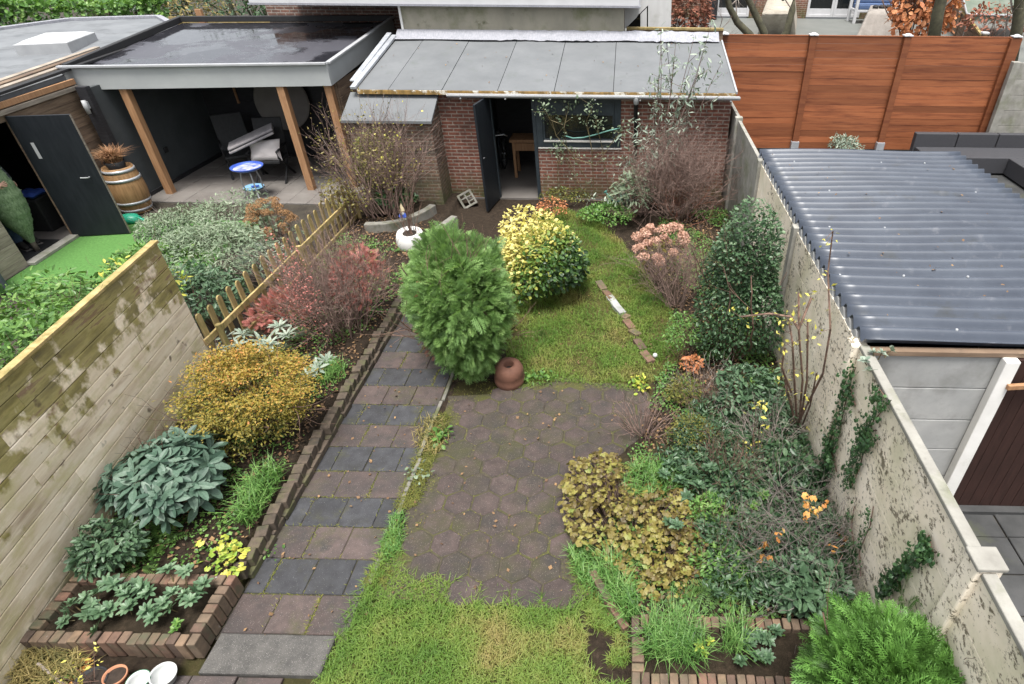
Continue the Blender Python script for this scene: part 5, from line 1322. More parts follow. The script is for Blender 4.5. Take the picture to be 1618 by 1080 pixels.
# rhododendron with big drooping leaves
c, r, h = fit(182, 376, 690, 850, .12, .75)
t = thing('rhododendron', 'dark blue-green rhododendron with big oval leaves at the foot of the board fence', 'bush', c)
C, O = crown_pts(c + [0, 0, h*.5], (r*.88, r*.82, h*.46), 130, -.4, .35, 51, .5)
D = nrm(O*.7 + UP*.8 + rng.normal(size=O.shape)*.3)
mb = MB(); rosettes(mb, C, D, 6, .18, leafT(.38, .03, .18), .12); mb.build('foliage', L_['laurel'], t)
stems_for(c, r, h*.85, 10, .014, M['twig_brown'], t, 2, .5, 4, .1, .15, 1.1)

# red barberry: thin dead-looking stems and pinkish red leaves
c, r, h = fit(432, 634, 375, 566, .12, .75)
t = thing('barberry_bush', 'twiggy barberry with bare mauve stems and pinkish-red leaves beside the picket fence', 'bush', c)
tips, segs = stems_for(c, r, h*.92, 90, .0075, M['twig_mauve'], t, 2, .5, 8, .075, .12, .95, .3, up=.06, ratio=.5)
k = rng.choice(len(segs), 7000); P = segs[k, 3:6] + rng.normal(size=(7000, 3))*.02
w = vnoise(P[:, 0]*2.2, P[:, 1]*2.2, 1.5, 71) + .35*(P[:, 0] - c[0])/r + .25*(P[:, 1] - c[1])/r; P = P[(w > .62) & (P[:, 0] < -3.34)]
mb = MB(); leaves(mb, T_ROUND, P, nrm(P - c), .024); mb.build('foliage', L_['red'], t)
mb = MB(); P, o = crown_pts(c + [r*.30, r*.40, h*.40], (r*.62, r*.45, h*.36), 1600, -.3, .3, 17, .5); kk = P[:, 0] < -3.36; P, o = P[kk], o[kk]; sprays(mb, T_SPRIG, P, o, .10, -.1, .5); mb.build('red_sprigs', L_['red'], t)
c2, r2, h2 = fit(405, 500, 455, 530, .12)
t = thing('pink_heather', 'low pinkish-red heathery clump at the foot of the picket fence, left of the barberry', 'shrub', c2)
mb = MB(); P, o = crown_pts(c2 + [0, 0, h2*.4], (r2, r2, h2*.55), 800, -.3, .3, 18, .5); sprays(mb, T_SPRIG, P, o, .10, .3, .5); mb.build('foliage', L_['red'], t)

# hydrangea with dry heads
def headed(name, label, box, zb, nh, hr, leaf, nl, leafmat_, lsize, twig, zmin=.15, seed=3, group=None, petal=.03, flat=.75, cat='shrub', fitted=None):
    c, r, h = fitted if fitted is not None else fit(*box, zb); t = thing(name, label, cat, c, group)
    C, O = crown_pts(c + [0, 0, h*.5], (r*.9, r*.85, h*.5), nh, zmin, .15, seed, .25)
    segs = []; 
    for q in C: b = c + (q - c)*[.15, .15, 0]; m = (b + q)/2 + rng.normal(size=3)*.03; segs += [(*b, *m, .005, .004), (*m, *q, .004, .003)]
    mb = MB(); tubes(mb, segs); mb.build('stems', M[twig], t)
    for q in C:
        d = rand_dirs(230, -.35); P = q + d*np.array([hr, hr, hr*flat])*rng.uniform(.75, 1.15)*rng.uniform(.7, 1, (230, 1))
        mb = MB(); leaves(mb, T_ROUND, P, d, petal, np.clip(.5 + .35*d[:, 2] + rng.normal(size=230)*.2, 0, 1), 1.0, .2, .3); mb.build('flower_head', L_[leaf], t)
    if nl:
        P, o = crown_pts(c + [0, 0, h*.35], (r*.9, r*.85, h*.4), nl, -.3, .3, seed + 5, .6); mb = MB(); leaves(mb, T_WIDE, P, o, lsize); mb.build('foliage', L_[leafmat_], t)
    return t, c, r, h
headed('hydrangea', 'hydrangea with dried salmon-pink flower heads by the right edge of the far lawn', (990, 1092, 342, 462), .08, 26, .08, 'drypink', 260, 'olive', .06, 'twig_mauve', -.1, 61)
headed('brown_hydrangea', 'plant with round rust-brown dried flower heads beyond the picket fence', None, 0, 40, .07, 'drybrown', 200, 'greygreen', .09, 'twig_brown', -.05, 63, petal=.018, fitted=(np.array([*OY(422, 345, 8.95)[:2], 0]), .50, 1.0))

# evergreen column on the wall
c, r, h = fit(1104, 1246, 328, 596, .08, .7); c[0] = min(c[0], 1.93 - .86*r)
t = thing('evergreen_column', 'tall boxy evergreen with small pale-edged leaves against the concrete wall', 'bush', c)
def pale(P): return np.clip(.12 + .33*(P[:, 2] - c[2])/h + rng.normal(size=len(P))*.22, 0, 1)
P, o = crown_pts(c + [0, 0, h*.56], (r*.95, r*.9, h*.46), 12500, -.9, .6, 77, .35, 4.0); P = P[P[:, 0] < 1.95]; o = o[:len(P)]
o = nrm(P - (c + [0, 0, h*.5])); mb = MB(); leaves(mb, T_WIDE, P, o, .045, pale(P)); mb.build('foliage', L_['varieg'], t)
stems_for(c, r, h*.9, 8, .016, M['twig_brown'], t, 2, .4, 4)
# dense brown twiggy spiraea in the corner
c, r, h = fit(1010, 1142, 176, 366, .08, .7); c[1] = min(c[1], 10.6)
t = thing('twiggy_shrub', 'dense leafless red-brown twiggy shrub in the corner between the brick shed and the concrete wall', 'shrub', c)
stems_for(c, r, h*.86, 70, .0085, M['twig_mauve'], t, 2, .55, 10, .085, .16, .85, .25, up=.05, ratio=.5)
segs, tips = [], []
for _ in range(20): grow(c + [*rng.normal(size=2)*.2, 0], (rng.normal()*.5, rng.normal()*.5, 1), h*.5, .006, 1, segs, tips, 7, .6, .2, .0, .5, .07)
mb = MB(); tubes(mb, segs); mb.build('lower_stems', L_['rust'], t)

# tall silver-leaved buddleja
c = G(1012, 338, .05); t = thing('buddleja', 'tall thin buddleja with silvery leaves reaching over the shed roof', 'shrub', c)
segs, tips = [], []
TOPS = ((1048, 60), (1062, 95), (1030, 130), (1072, 70), (1098, 60), (1112, 84), (1122, 36), (1140, 95), (1085, 105), (1003, 190), (1018, 215), (990, 250), (975, 300), (1030, 270), (962, 320), (1050, 210), (1042, 45), (1105, 120))
for u, v in TOPS:
    q = OY(u, v, c[1] + rng.uniform(-.1, .15)); p0 = c + [rng.normal()*.06, rng.normal()*.05, 0]
    m = np.linspace(0, 1, 9)[:, None]; path = p0 + (q - p0)*m + np.array([.12, 0, 0])*np.sin(m*3.1)*(1 if u > 1010 else -1)*.6 + np.cumsum(rng.normal(size=(9, 3))*.012, 0)
    for i in range(8): segs.append((*path[i], *path[i + 1], .010*(1 - i/9) + .002, .010*(1 - (i + 1)/9) + .002)); 
    for i in range(3, 9):
        for _ in range(2): tips.append((*(path[i] + rng.normal(size=3)*.02), *nrm(rng.normal(size=3) + [0, 0, .5])))
    for i in (3, 4, 5, 6, 7):
        e = path[i] + np.array([rng.normal()*.2, rng.normal()*.1, rng.uniform(.05, .25)]); segs.append((*path[i], *e, .004, .002)); tips += [(*(path[i] + (e - path[i])*f), *nrm(rng.normal(size=3))) for f in (.4, .7, 1)]
mb = MB(); tubes(mb, segs); mb.build('stems', M['twig_mauve'], t)
tips = np.array(tips); k = np.repeat(np.arange(len(tips)), 3); P = tips[k, :3] + rng.normal(size=(len(k), 3))*.03
mb = MB(); d = nrm(rng.normal(size=P.shape) - UP*.2); place(mb, *T_LONG, P, d, nrm(UP + rng.normal(size=P.shape)*.5), rng.uniform(.06, .14, len(P)), rng.random(len(P))); mb.build('foliage', L_['silver'], t)
# its leafy base
bush('silver_shrub', 'low grey-leaved shrub at the foot of the tall buddleja beside the drainpipe', 'shrub', (965, 1032, 262, 358), 'greygreen', T_LONG, 420, .12, .05, .4, 81, -.3, 2, .6)
bush('ground_cover', 'bright green leafy ground cover below the shed window', 'plant', (905, 1008, 318, 366), 'midgreen', T_ROUND, 1500, .05, .02, .3, 83, -.1, 2, .5, stems=None)
bush('mossy_weeds', 'olive mossy weeds along the brick wall beside the shed door', 'plant', (852, 930, 292, 332), 'moss', T_SIMPLE, 800, .05, .0, .35, 85, -.1, stems=None)

# climbing rose on the shed wall
c = G(930, 330, .03); t = thing('climbing_rose', 'thin leggy climbing rose with few leaves in front of the shed window', 'climber', c)
segs, tl = [], []
PTS = [[(930, 330), (925, 280), (905, 240), (880, 215), (868, 180)], [(928, 330), (915, 290), (900, 250), (890, 200), (900, 165)], [(935, 330), (940, 290), (935, 240), (925, 190), (935, 165)], [(885, 330), (886, 280), (882, 230)], [(925, 325), (900, 270), (880, 235)], [(968, 320), (960, 270), (950, 230), (940, 190)], [(910, 250), (940, 260), (960, 235), (985, 205)], [(890, 200), (870, 190), (860, 170)]]
for pts in PTS:
    q = [OY(u, v, 11.35 + .1*math.sin(u)) for u, v in pts]; q = [p + rng.normal(size=3)*[.02, .03, .02] for p in q]
    for a, b in zip(q[:-1], q[1:]):
        for f in range(4):
            p0, p1 = a + (b - a)*f/4, a + (b - a)*(f + 1)/4; segs.append((*p0, *p1, .007, .006))
            if rng.random() < .6: e = p1 + rng.normal(size=3)*[.15, .08, .12] + [0, 0, .06]; segs.append((*p1, *e, .004, .002)); tl.append(e)
    tl += [q[-1] + rng.normal(size=3)*[.10, .06, .08] for _ in range(14)]
mb = MB(); tubes(mb, segs); mb.build('stems', M['twig_green'], t)
P = np.repeat(np.array(tl), 3, 0); P = P + rng.normal(size=P.shape)*.03; mb = MB(); leaves(mb, T_WIDE, P, nrm(rng.normal(size=P.shape) + [0, -.8, .3]), .055); mb.build('foliage', L_['greygreen'], t)

# bare shrub in the curved bed by the lean-to
c = G(610, 345, .2); c[1] += .2
t = thing('bare_shrub', 'tall half-bare shrub with olive and pale yellow leaves in front of the brick lean-to', 'shrub', c)
tips, segs = stems_for(c, .8, 1.5, 40, .011, M['twig_mauve'], t, 2, .42, 7, .10, .1, .55, .4, up=.06)
k = rng.choice(len(segs), 1600); P = segs[k, 3:6] + rng.normal(size=(1600, 3))*.03; P = P[P[:, 2] > .5]
w = rng.random(len(P)) < np.clip(1.1 - (P[:, 0] - c[0])*1.1 - .5*np.abs(P[:, 2] - 1.0), .08, 1)
P = P[w]; mb = MB(); leaves(mb, T_SIMPLE, P, nrm(P - c), .055); mb.build('foliage', L_['olive'], t)
P = segs[rng.choice(len(segs), 300), 3:6]; P = P[(P[:, 0] > c[0]) & (P[:, 2] > .7)][:70] + rng.normal(size=3)*.01; mb = MB(); leaves(mb, T_ROUND, P, nrm(rng.normal(size=P.shape)), .05); mb.build('yellow_leaves', L_['yellow'], t)
bush('olive_shrub', 'olive-green leafy shrub growing up against the left end of the lean-to', 'shrub', (552, 640, 205, 330), 'moss', T_SIMPLE, 2200, .055, .25, .35, 91, -.5, 2, .6, stems=(8, .01, 'twig_mauve'))
bush('dark_ivy_clump', 'dark green clump low against the lean-to wall behind the curved edging', 'plant', (590, 672, 296, 340), 'ivy', T_WIDE, 500, .08, .15, .3, 92, -.2, stems=None)
bush('rusty_yellow_shrub', 'straggly shrub of yellow-green and rust leaves at the far end of the picket fence', 'shrub', (500, 580, 270, 372), 'olive', T_SIMPLE, 900, .06, .05, .4, 93, -.3, 2, .7, stems=(14, .008, 'twig_mauve'))
segs, tips = [], []
c = G(585, 330, 0); t = thing('pale_twig_shrub', 'few long pale bare twigs leaning across the veranda opening', 'shrub', c)
for u, v in ((515, 190), (520, 235), (505, 205), (530, 255), (540, 225), (610, 150), (590, 160), (640, 165), (622, 180)):
    q = OY(u, v, c[1]); 
    m = np.linspace(0, 1, 7)[:, None]; path = c + (q - c)*m + np.cumsum(rng.normal(size=(7, 3))*.02, 0)
    for i in range(6): segs.append((*path[i], *path[i + 1], .006 - .0006*i, .0055 - .0006*i))
    for i in (3, 4, 5): segs.append((*path[i], *(path[i] + rng.normal(size=3)*.1 + [-.05, 0, .12]), .003, .0015))
mb = MB(); tubes(mb, segs); mb.build('stems', M['twig_grey'], t)

# ------------------------------------------------------------------ left bed: the small plants
def clump(name, label, cat, pts, zb, leaf, T, k, size, group=None, stem=.1, rise=.35, lean=.35):
    """plant of whorled leaf rosettes at these photo points"""
    C = np.array([G(u, v, zb) for u, v in pts]); t = thing(name, label, cat, C.mean(0) - [0, 0, stem], group)
    C = C + rng.normal(size=C.shape)*[.012, .012, .02]; D = nrm(UP + rng.normal(size=C.shape)*lean)
    b0 = C.mean(0); segs = []
    for q in C: b = q*[1, 1, 0] + [0, 0, zb - stem] + (b0 - q)*[.35, .35, 0]; segs.append((*b, *q, .005, .004))
    mb = MB(); tubes(mb, segs); mb.build('stems', M['twig_green'], t)
    mb = MB(); rosettes(mb, C, D, k, size, T, rise); mb.build('foliage', L_[leaf], t)
    return t
clump('spurge_plant', 'grey-green spurge rosettes at the left end of the brick planter', 'plant', [(118, 962), (108, 950), (100, 968), (135, 945), (150, 955), (140, 970), (155, 938), (128, 975), (160, 972), (145, 985)], .27, 'rosette', T_LEAF, 8, .075)
clump('spurge_plant', 'single wide grey-green spurge rosette near the front of the brick planter', 'plant', [(198, 962), (172, 965)], .26, 'rosette', T_LEAF, 10, .095)
clump('spurge_plant', 'spurge rosettes with a few yellow leaves in the middle of the brick planter', 'plant', [(180, 925), (195, 935), (210, 918), (205, 940), (170, 920), (228, 930)], .28, 'rosette', T_LEAF, 8, .085)
clump('spurge_plant', 'big clump of grey-green spurge at the right end of the brick planter', 'plant', [(240, 935), (262, 900), (290, 905), (270, 935), (290, 940), (255, 955), (270, 965), (310, 935), (320, 925), (245, 975), (235, 965), (300, 955)], .29, 'rosette', T_LEAF, 9, .08)
clump('spurge_plant', 'small green weed hanging over the corner of the brick planter', 'plant', [(278, 992), (284, 985)], .22, 'midgreen', T_LEAF, 7, .05)
bush('skimmia_bush', 'dark small-leaved bush at the foot of the board fence, just behind the brick planter', 'bush', (130, 232, 832, 925), 'bluegreen', T_LEAF, 900, .075, .13, .3, 101, -.3)
bush('skimmia_bush', 'sprawling dark sprig of leaves against the lowest fence boards', 'bush', (66, 130, 838, 905), 'bluegreen', T_LEAF, 300, .07, .13, .5, 102, -.3)
def fern(label, px, zb, n, size, name='fern'):
    c = G(*px, zb); t = thing(name, label, 'fern', c); a = np.arange(n)*2*np.pi/n + rng.normal(size=n)*.25
    d = np.c_[np.cos(a), np.sin(a), np.full(n, .45) + rng.normal(size=n)*.15]
    mb = MB(); place(mb, *T_FERN, np.repeat(c[None], n, 0), nrm(d), np.repeat(UP[None], n, 0), size*rng.uniform(.75, 1.1, n), rng.random(n)); mb.build('fronds', L_['fern'], t); return t
fern('dark fern with arching fronds between the rhododendron and the brick planter', (255, 862), .13, 11, .36)
fern('second, browner fern close behind the brick planter, below the first', (225, 895), .13, 9, .26)
def lobed_patch(name, label, cat, poly, n, size, zb, leaf, hmax=.18, group=None, T=T_LOBED):
    """mound of lobed leaves on stalks over a photo polygon"""
    pg_ = np.array([G(u, v, zb)[:2] for u, v in poly]); Q = scatter(pg_, n); c = np.r_[pg_.mean(0), zb]
    t = thing(name, label, cat, c, group)
    e = np.min(np.linalg.norm(Q[:, None] - pg_[None], axis=2), 1); z = zb + hmax*(.35 + .65*np.clip(e/.25, 0, 1))*rng.uniform(.5, 1.05, len(Q))
    P = np.c_[Q, z]; b = np.c_[Q*.8 + c[:2]*.2, np.full(len(Q), zb)]
    mb = MB(); tubes(mb, np.c_[b, P, np.full(len(Q), .0022), np.full(len(Q), .0018)]); mb.build('stems', M['twig_mauve'], t)
    nn = nrm(UP + rng.normal(size=P.shape)*.6); a = rng.uniform(0, 6.28, len(P)); d = nrm(np.c_[np.cos(a), np.sin(a), -.25*np.ones(len(P))])
    mb = MB(); place(mb, *T, P, d, nn, size*rng.uniform(.55, 1.2, len(P)), rng.random(len(P))); mb.build('foliage', L_[leaf], t); return t
lobed_patch('coral_bells', 'lime and yellow coral bells leaning over the brick edging', 'plant', [(318, 890), (325, 850), (365, 845), (385, 870), (378, 905), (350, 925), (330, 915)], 46, .085, .16, 'lime', .12)
lobed_patch('coral_bells', 'big mat of olive-bronze coral bells at the right edge of the terrace', 'plant', [(888, 765), (905, 735), (960, 722), (990, 740), (1010, 775), (1050, 780), (1100, 800), (1120, 850), (1110, 910), (1085, 950), (1040, 962), (985, 935), (940, 890), (900, 850), (888, 810)], 1250, .078, .05, 'olive', .24)
def grass_tuft(name, label, poly, n, h, leaf='tallgrass', zb=.1, w=.008, lean=.9, group=None, kind=None):
    pg_ = np.array([G(u, v, zb)[:2] for u, v in poly]); Q = scatter(pg_, n); P = np.c_[Q, np.full(len(Q), zb)]
    mb = MB(); blades(mb, P, h, w, lean, curl=.9); o = mb.build(name, L_[leaf], None)
    if kind: return tag(o, kind=kind)
    t = tag(o, label, 'grass', group); return o
grass_tuft('grass_tuft', 'bright green grass tuft between the rhododendron and the brick edging', [(375, 830), (395, 770), (430, 745), (452, 745), (430, 790), (400, 835)], 420, .26, zb=.14)
grass_tuft('grass_tuft', 'small green tuft behind the azalea by the brick edging', [(500, 600), (520, 578), (552, 575), (545, 600), (515, 612)], 160, .2, zb=.14)
clump('lambs_ear', 'silver lamb\'s-ear leaves above the azalea at the end of the board fence', 'plant', [(440, 520), (455, 530), (425, 545), (468, 540), (450, 548), (475, 528), (412, 535), (395, 528)], .3, 'silver', T_LONG, 8, .16)
clump('lambs_ear', 'silver lamb\'s-ear leaves at the right side of the azalea', 'plant', [(490, 570), (505, 585), (488, 598), (512, 570), (470, 610)], .22, 'silver', T_LONG, 8, .15)
clump('lambs_ear', 'silver-leaved plant at the foot of the picket fence next to the board fence', 'plant', [(355, 535), (372, 545), (348, 555), (385, 530)], .3, 'silver', T_LONG, 7, .14)
# ------------------------------------------------------------------ right bed
def twig_bush(name, label, box, zb, n, rad, m, lev=2, kids=7, seed=1, leaf=None, nl=0, size=.03, spread=.5, lean=1.0, hk=.85, ky=.8, rnd=None, cat='shrub', T=None, base=.15):
    c, r, h = fit(*box, zb, ky); t = thing(name, label, cat, c)
    tips, segs = stems_for(c, r, h*hk, n, rad, M[m], t, lev, spread, kids, .07, .14, lean, base, up=.03, ratio=.5)
    if nl:
        P = segs[rng.choice(len(segs), nl), 3:6] + rng.normal(size=(nl, 3))*.015
        mb = MB(); leaves(mb, T or T_SIMPLE, P, nrm(P - c + [0, 0, .2]), size); mb.build('foliage', L_[leaf], t)
    return t
twig_bush('twiggy_dwarf_shrub', 'low leafless mauve twiggy shrub leaning onto the edge of the hexagon terrace', (965, 1072, 628, 718), .05, 44, .006, 'twig_mauve', kids=8, lean=1.3)
twig_bush('dry_twig_shrub', 'dry grey-brown twigs below the evergreen column', (1065, 1150, 560, 650), .08, 20, .005, 'twig_grey', lean=1.2)
twig_bush('dead_hydrangea_stems', 'mass of brown dry stems right of the dried pink flower heads', (1030, 1112, 370, 500), .08, 40, .005, 'twig_mauve', kids=8, lean=.9)
bush('box_shrub', 'small pale olive fine-leaved shrub beside the leafless mauve shrub', 'shrub', (1055, 1135, 650, 728), 'moss', T_SIMPLE, 900, .03, .08, .3, 110, -.2, stems=(10, .006, 'twig_mauve'))
bush('dark_viburnum', 'dark blue-green shrub below the evergreen column next to the wall', 'shrub', (1122, 1232, 575, 680), 'bluegreen', T_LEAF, 950, .085, .08, .35, 111, -.3)
bush('dark_viburnum', 'dark leafy shrub at the wall, right of the yellow-leaved sprigs', 'shrub', (1190, 1290, 700, 800), 'dark', T_LEAF, 900, .075, .08, .35, 112, -.3)
clump('spurge_plant', 'blue-green spurge rosettes in the right bed behind the olive coral bells', 'plant', [(1070, 760), (1090, 740), (1105, 770), (1060, 735), (1125, 745), (1085, 780), (1110, 725), (1048, 752)], .26, 'bluegreen', T_LEAF, 9, .085)
clump('spurge_plant', 'dark green spurge in the middle of the right bed below the yellow sprigs', 'plant', [(1150, 770), (1170, 790), (1185, 765), (1160, 810), (1190, 800), (1205, 785), (1175, 830), (1150, 835), (1195, 825), (1140, 800)], .27, 'midgreen', T_LEAF, 9, .075)
clump('spurge_plant', 'dark spurge rosettes beside the orange-leaved twigs', 'plant', [(1130, 850), (1150, 870), (1170, 860), (1190, 870), (1120, 830), (1210, 850), (1165, 885), (1105, 830)], .24, 'dark', T_LEAF, 9, .075)
clump('spurge_plant', 'lone blue-green rosette standing up out of the olive coral bells', 'plant', [(1060, 828), (1068, 834)], .3, 'bluegreen', T_LEAF, 10, .075)
bush('cherry_laurel', 'dark glossy shrub in the right bed above the bright green thuja', 'shrub', (1205, 1335, 892, 1000), 'bluegreen', T_LEAF, 900, .095, .08, .3, 113, -.2)
bush('dark_groundcover', 'low dark undergrowth along the foot of the white wall', 'plant', (1190, 1330, 820, 915), 'dark', T_LEAF, 800, .06, .04, .3, 114, -.1, stems=(18, .004, 'twig_grey'))
bush('leafy_undergrowth', 'tangle of small dark leaves between the coral bells and the orange twigs', 'plant', (1080, 1200, 850, 935), 'midgreen', T_LEAF, 600, .05, .04, .3, 115, -.1, stems=(18, .004, 'twig_brown'))
bush('leafy_undergrowth', 'tangle of brown stems and small leaves below the dark viburnum', 'plant', (1060, 1190, 660, 760), 'dark', T_SIMPLE, 700, .04, .04, .3, 116, -.1, stems=(26, .005, 'twig_brown'))
bush('bracken_clump', 'rusty orange fern-like clump below the pink hydrangea', 'plant', (1075, 1110, 560, 600), 'beech', T_SIMPLE, 160, .06, .05, .3, 117, -.1, stems=None)
fern('green fern just behind the right brick planter', (1135, 930), .1, 11, .34)
fern('small green fern in the right bed, right of the other one', (1175, 905), .12, 9, .30)
fern('light green fern at the end of the olive coral bells', (1080, 945), .1, 9, .26)
grass_tuft('grass_tuft', 'green grass tuft sprouting out of the coral bells by a white ball', [(975, 775), (1010, 735), (1050, 735), (1075, 770), (1040, 800), (1000, 800)], 420, .24)
grass_tuft('grass_tuft', 'long grass along the narrow kerb stones', [(945, 900), (965, 880), (1000, 950), (1010, 985), (985, 990)], 380, .26, zb=.05)
grass_tuft('grass_tuft', 'grass growing in front of the olive coral bells at the edge of the terrace', [(895, 870), (915, 860), (950, 905), (945, 950), (915, 920)], 420, .13, zb=.0)
grass_tuft('planter_grass', 'lush tall grass filling the left part of the right brick planter', [(1018, 1045), (1018, 985), (1060, 985), (1100, 990), (1120, 1040), (1100, 1052)], 700, .27, zb=.15, w=.006)
grass_tuft('planter_grass', 'smaller spray of grass in the right brick planter beside the grey rosettes', [(1140, 1030), (1145, 995), (1180, 990), (1170, 1040)], 170, .27, zb=.15, w=.006)
clump('spurge_plant', 'grey-green rosettes at the right end of the right brick planter', 'plant', [(1180, 1005), (1200, 1000), (1215, 1015), (1195, 1035), (1175, 1050), (1210, 1040), (1225, 1000), (1185, 1020)], .22, 'bluegreen', T_LEAF, 11, .07)
clump('spurge_plant', 'small bright yellow-green weed in the right brick planter', 'plant', [(1085, 1010), (1100, 1020), (1120, 1018), (1108, 1028)], .24, 'lime', T_LEAF, 6, .05)
for lab, bx, lf, TT, nn_, sz, sd in (('dense dark-leaved filler under the yellow-leaved sprigs', (1110, 1215, 735, 835), 'dark', T_LEAF, 900, .06, 161), ('dark green low bush between the dark viburnum and the bare rose', (1185, 1262, 610, 705), 'bluegreen', T_LEAF, 700, .065, 162), ('mid-green low bush at the back of the olive coral bells', (1085, 1165, 775, 850), 'midgreen', T_LEAF, 700, .055, 163), ('dark low bush at the foot of the ivy, below the wall post', (1240, 1318, 770, 850), 'dark', T_LEAF, 700, .055, 164), ('pale olive weedy bush below the evergreen column, right of the lime weed', (1040, 1115, 590, 660), 'moss', T_SIMPLE, 700, .04, 165), ('mid-green weedy bush right of the edging bricks', (1040, 1120, 480, 590), 'midgreen', T_SIMPLE, 500, .045, 166)):
    bush('leafy_undergrowth', lab, 'plant', bx, lf, TT, nn_, sz, .05, .35, sd, -.2, 2, .6, stems=(20, .005, 'twig_brown'), hk=.85)
for lab, bx, m_, nn_ in (('brown twig tangle between the evergreen column and the dark viburnum', (1085, 1175, 585, 680), 'twig_brown', 34), ('grey twig tangle in front of the bare rose canes', (1175, 1260, 640, 745), 'twig_grey', 40), ('brown stems standing among the dark spurge', (1100, 1200, 690, 800), 'twig_brown', 36), ('brown stems over the undergrowth beside the orange leaves', (1095, 1195, 800, 900), 'twig_brown', 30)):
    twig_bush('twig_tangle', lab, bx, .05, nn_, .0055, m_, kids=7, lean=1.2)
UP_ = gpoly((1040, 745), (1075, 690), (1130, 640), (1230, 640), (1300, 770), (1345, 900), (1310, 985), (1120, 965), (1110, 870), (1100, 795))
UP_[:, 0] = np.minimum(UP_[:, 0], 1.93); Qu = scatter(UP_, 2300); hu = .06 + .26*vnoise(Qu[:, 0], Qu[:, 1], 7, 33)*rng.uniform(.4, 1.1, len(Qu))
Pu = np.repeat(np.c_[Qu, .08 + hu], 8, 0) + rng.normal(size=(8*len(Qu), 3))*[.04, .04, .03]; Pu[:, 0] = np.minimum(Pu[:, 0], 1.95)
mb = MB(); leaves(mb, T_LEAF, Pu, nrm(rng.normal(size=Pu.shape)*.6 + UP), .055, jit=.6); tag(mb.build('undergrowth', L_['dark'], None), kind='stuff')
# twigs with the last orange leaves
c = G(1250, 880, .08); t = thing('smoke_bush', 'bare tangled grey twigs holding a few orange leaves in front of the white wall', 'shrub', c)
segs, tips = [], []
for q in range(40):
    a = rng.uniform(0, 6.28); grow(c + [*rng.normal(size=2)*.12, 0], (math.cos(a)*.9 + .15, math.sin(a)*.6, rng.uniform(.5, 1.2)), rng.uniform(.55, 1.0), .0055, 2, segs, tips, 6, .75, .2, .0, .55, .06)
segs = np.array(segs); segs = segs[segs[:, 3] < 1.94]; mb = MB(); tubes(mb, segs); mb.build('stems', M['twig_smoke'], t)
ol = []
for u, v in ((1275, 790), (1282, 800), (1300, 793), (1290, 812), (1274, 822), (1212, 855), (1208, 868), (1210, 878), (1224, 876), (1200, 884), (1213, 890), (1138, 897), (1116, 902), (1232, 844), (1312, 867), (1322, 868), (1362, 850), (1368, 855), (1366, 863), (1372, 872), (1390, 860), (1392, 875), (1348, 838), (1408, 867), (1280, 795)):
    ol.append(OY(u, v, c[1] + rng.uniform(-.25, .2) + (.2 if u > 1340 else 0)))
ol = np.array(ol); ol[:, 0] = np.minimum(ol[:, 0], 1.93); ol = np.repeat(ol, 3, 0) + rng.normal(size=(3*len(ol), 3))*.016
mb = MB(); place(mb, *T_LOBED, ol, nrm(rng.normal(size=ol.shape) - UP*.4), nrm(rng.normal(size=ol.shape)*.5 + [-.2, -.6, .7]), rng.uniform(.04, .075, len(ol)), rng.random(len(ol))); mb.build('foliage', L_['orange'], t)
for k, (a, b) in enumerate((((1290, 880), (1405, 872)), ((1260, 870), (1340, 848)))):
    pass
# rose with thorny stems in front of the wall
c = G(1255, 740, .08); c[0] = 1.72; t = thing('bare_rose', 'bare thorny rose canes rising in front of the pale concrete wall', 'climber', c)
segs, yl = [], []
CAN = [[(1262, 690), (1268, 600), (1262, 520), (1262, 462)], [(1262, 690), (1275, 600), (1276, 530), (1276, 505)], [(1260, 680), (1255, 600), (1252, 540), (1246, 505)], [(1265, 660), (1300, 590), (1312, 520), (1308, 430), (1314, 380), (1316, 365)], [(1262, 690), (1250, 640), (1240, 600)], [(1262, 700), (1295, 690), (1302, 640), (1290, 590)], [(1265, 760), (1262, 690)], [(1250, 620), (1235, 580), (1240, 550)], [(1262, 520), (1282, 470)], [(1262, 520), (1250, 500), (1215, 495), (1170, 500)]]
for pts in CAN:
    y0 = c[1] + .35
    q = [OY(u, v, y0 + .15*math.sin(v*.02)) for u, v in pts]; q = [np.r_[min(p[0], 1.93), p[1:]] for p in q]
    for i, (a, b) in enumerate(zip(q[:-1], q[1:])):
        for f in range(6):
            p0, p1 = a + (b - a)*f/6, a + (b - a)*(f + 1)/6; segs.append((*p0, *p1, .012 - .0015*i, .0118 - .0015*i)); s_ = nrm(rng.normal(size=3)); segs.append((*p1, *(p1 + s_*.02), .003, .0005))
            if rng.random() < .3: e = p1 + nrm(rng.normal(size=3))*.1; segs.append((*p1, *e, .003, .0015)); yl.append(e)
    yl.append(q[-1])
segs.append((*c, *OY(1265, 760, c[1] + .35), .012, .01))
mb = MB(); tubes(mb, segs, 5); mb.build('stems', M['twig_brown'], t)
P = np.repeat(np.array(yl), 3, 0); P = P + rng.normal(size=P.shape)*.03; P[:, 0] = np.minimum(P[:, 0], 1.94); mb = MB(); leaves(mb, T_SIMPLE, P, nrm(rng.normal(size=P.shape)), .05); mb.build('foliage', L_['yellow'], t)
c = G(1195, 740, .1); t = thing('yellow_sprig', 'thin sprigs with pale yellow leaves over the dark right bed', 'shrub', c)
P0 = [OY(u, v, c[1] + .05) for u, v in ((1195, 638), (1205, 640), (1186, 706), (1192, 712), (1200, 705), (1180, 728), (1190, 740), (1222, 735), (1226, 738), (1215, 765), (1222, 758), (1213, 780), (1206, 795), (1210, 800), (1180, 715), (1196, 645), (1204, 677))]
segs = [];
for q in P0: m = (q + c)/2 + rng.normal(size=3)*.06; segs += [(*c, *m, .006, .004), (*m, *q, .004, .002)]
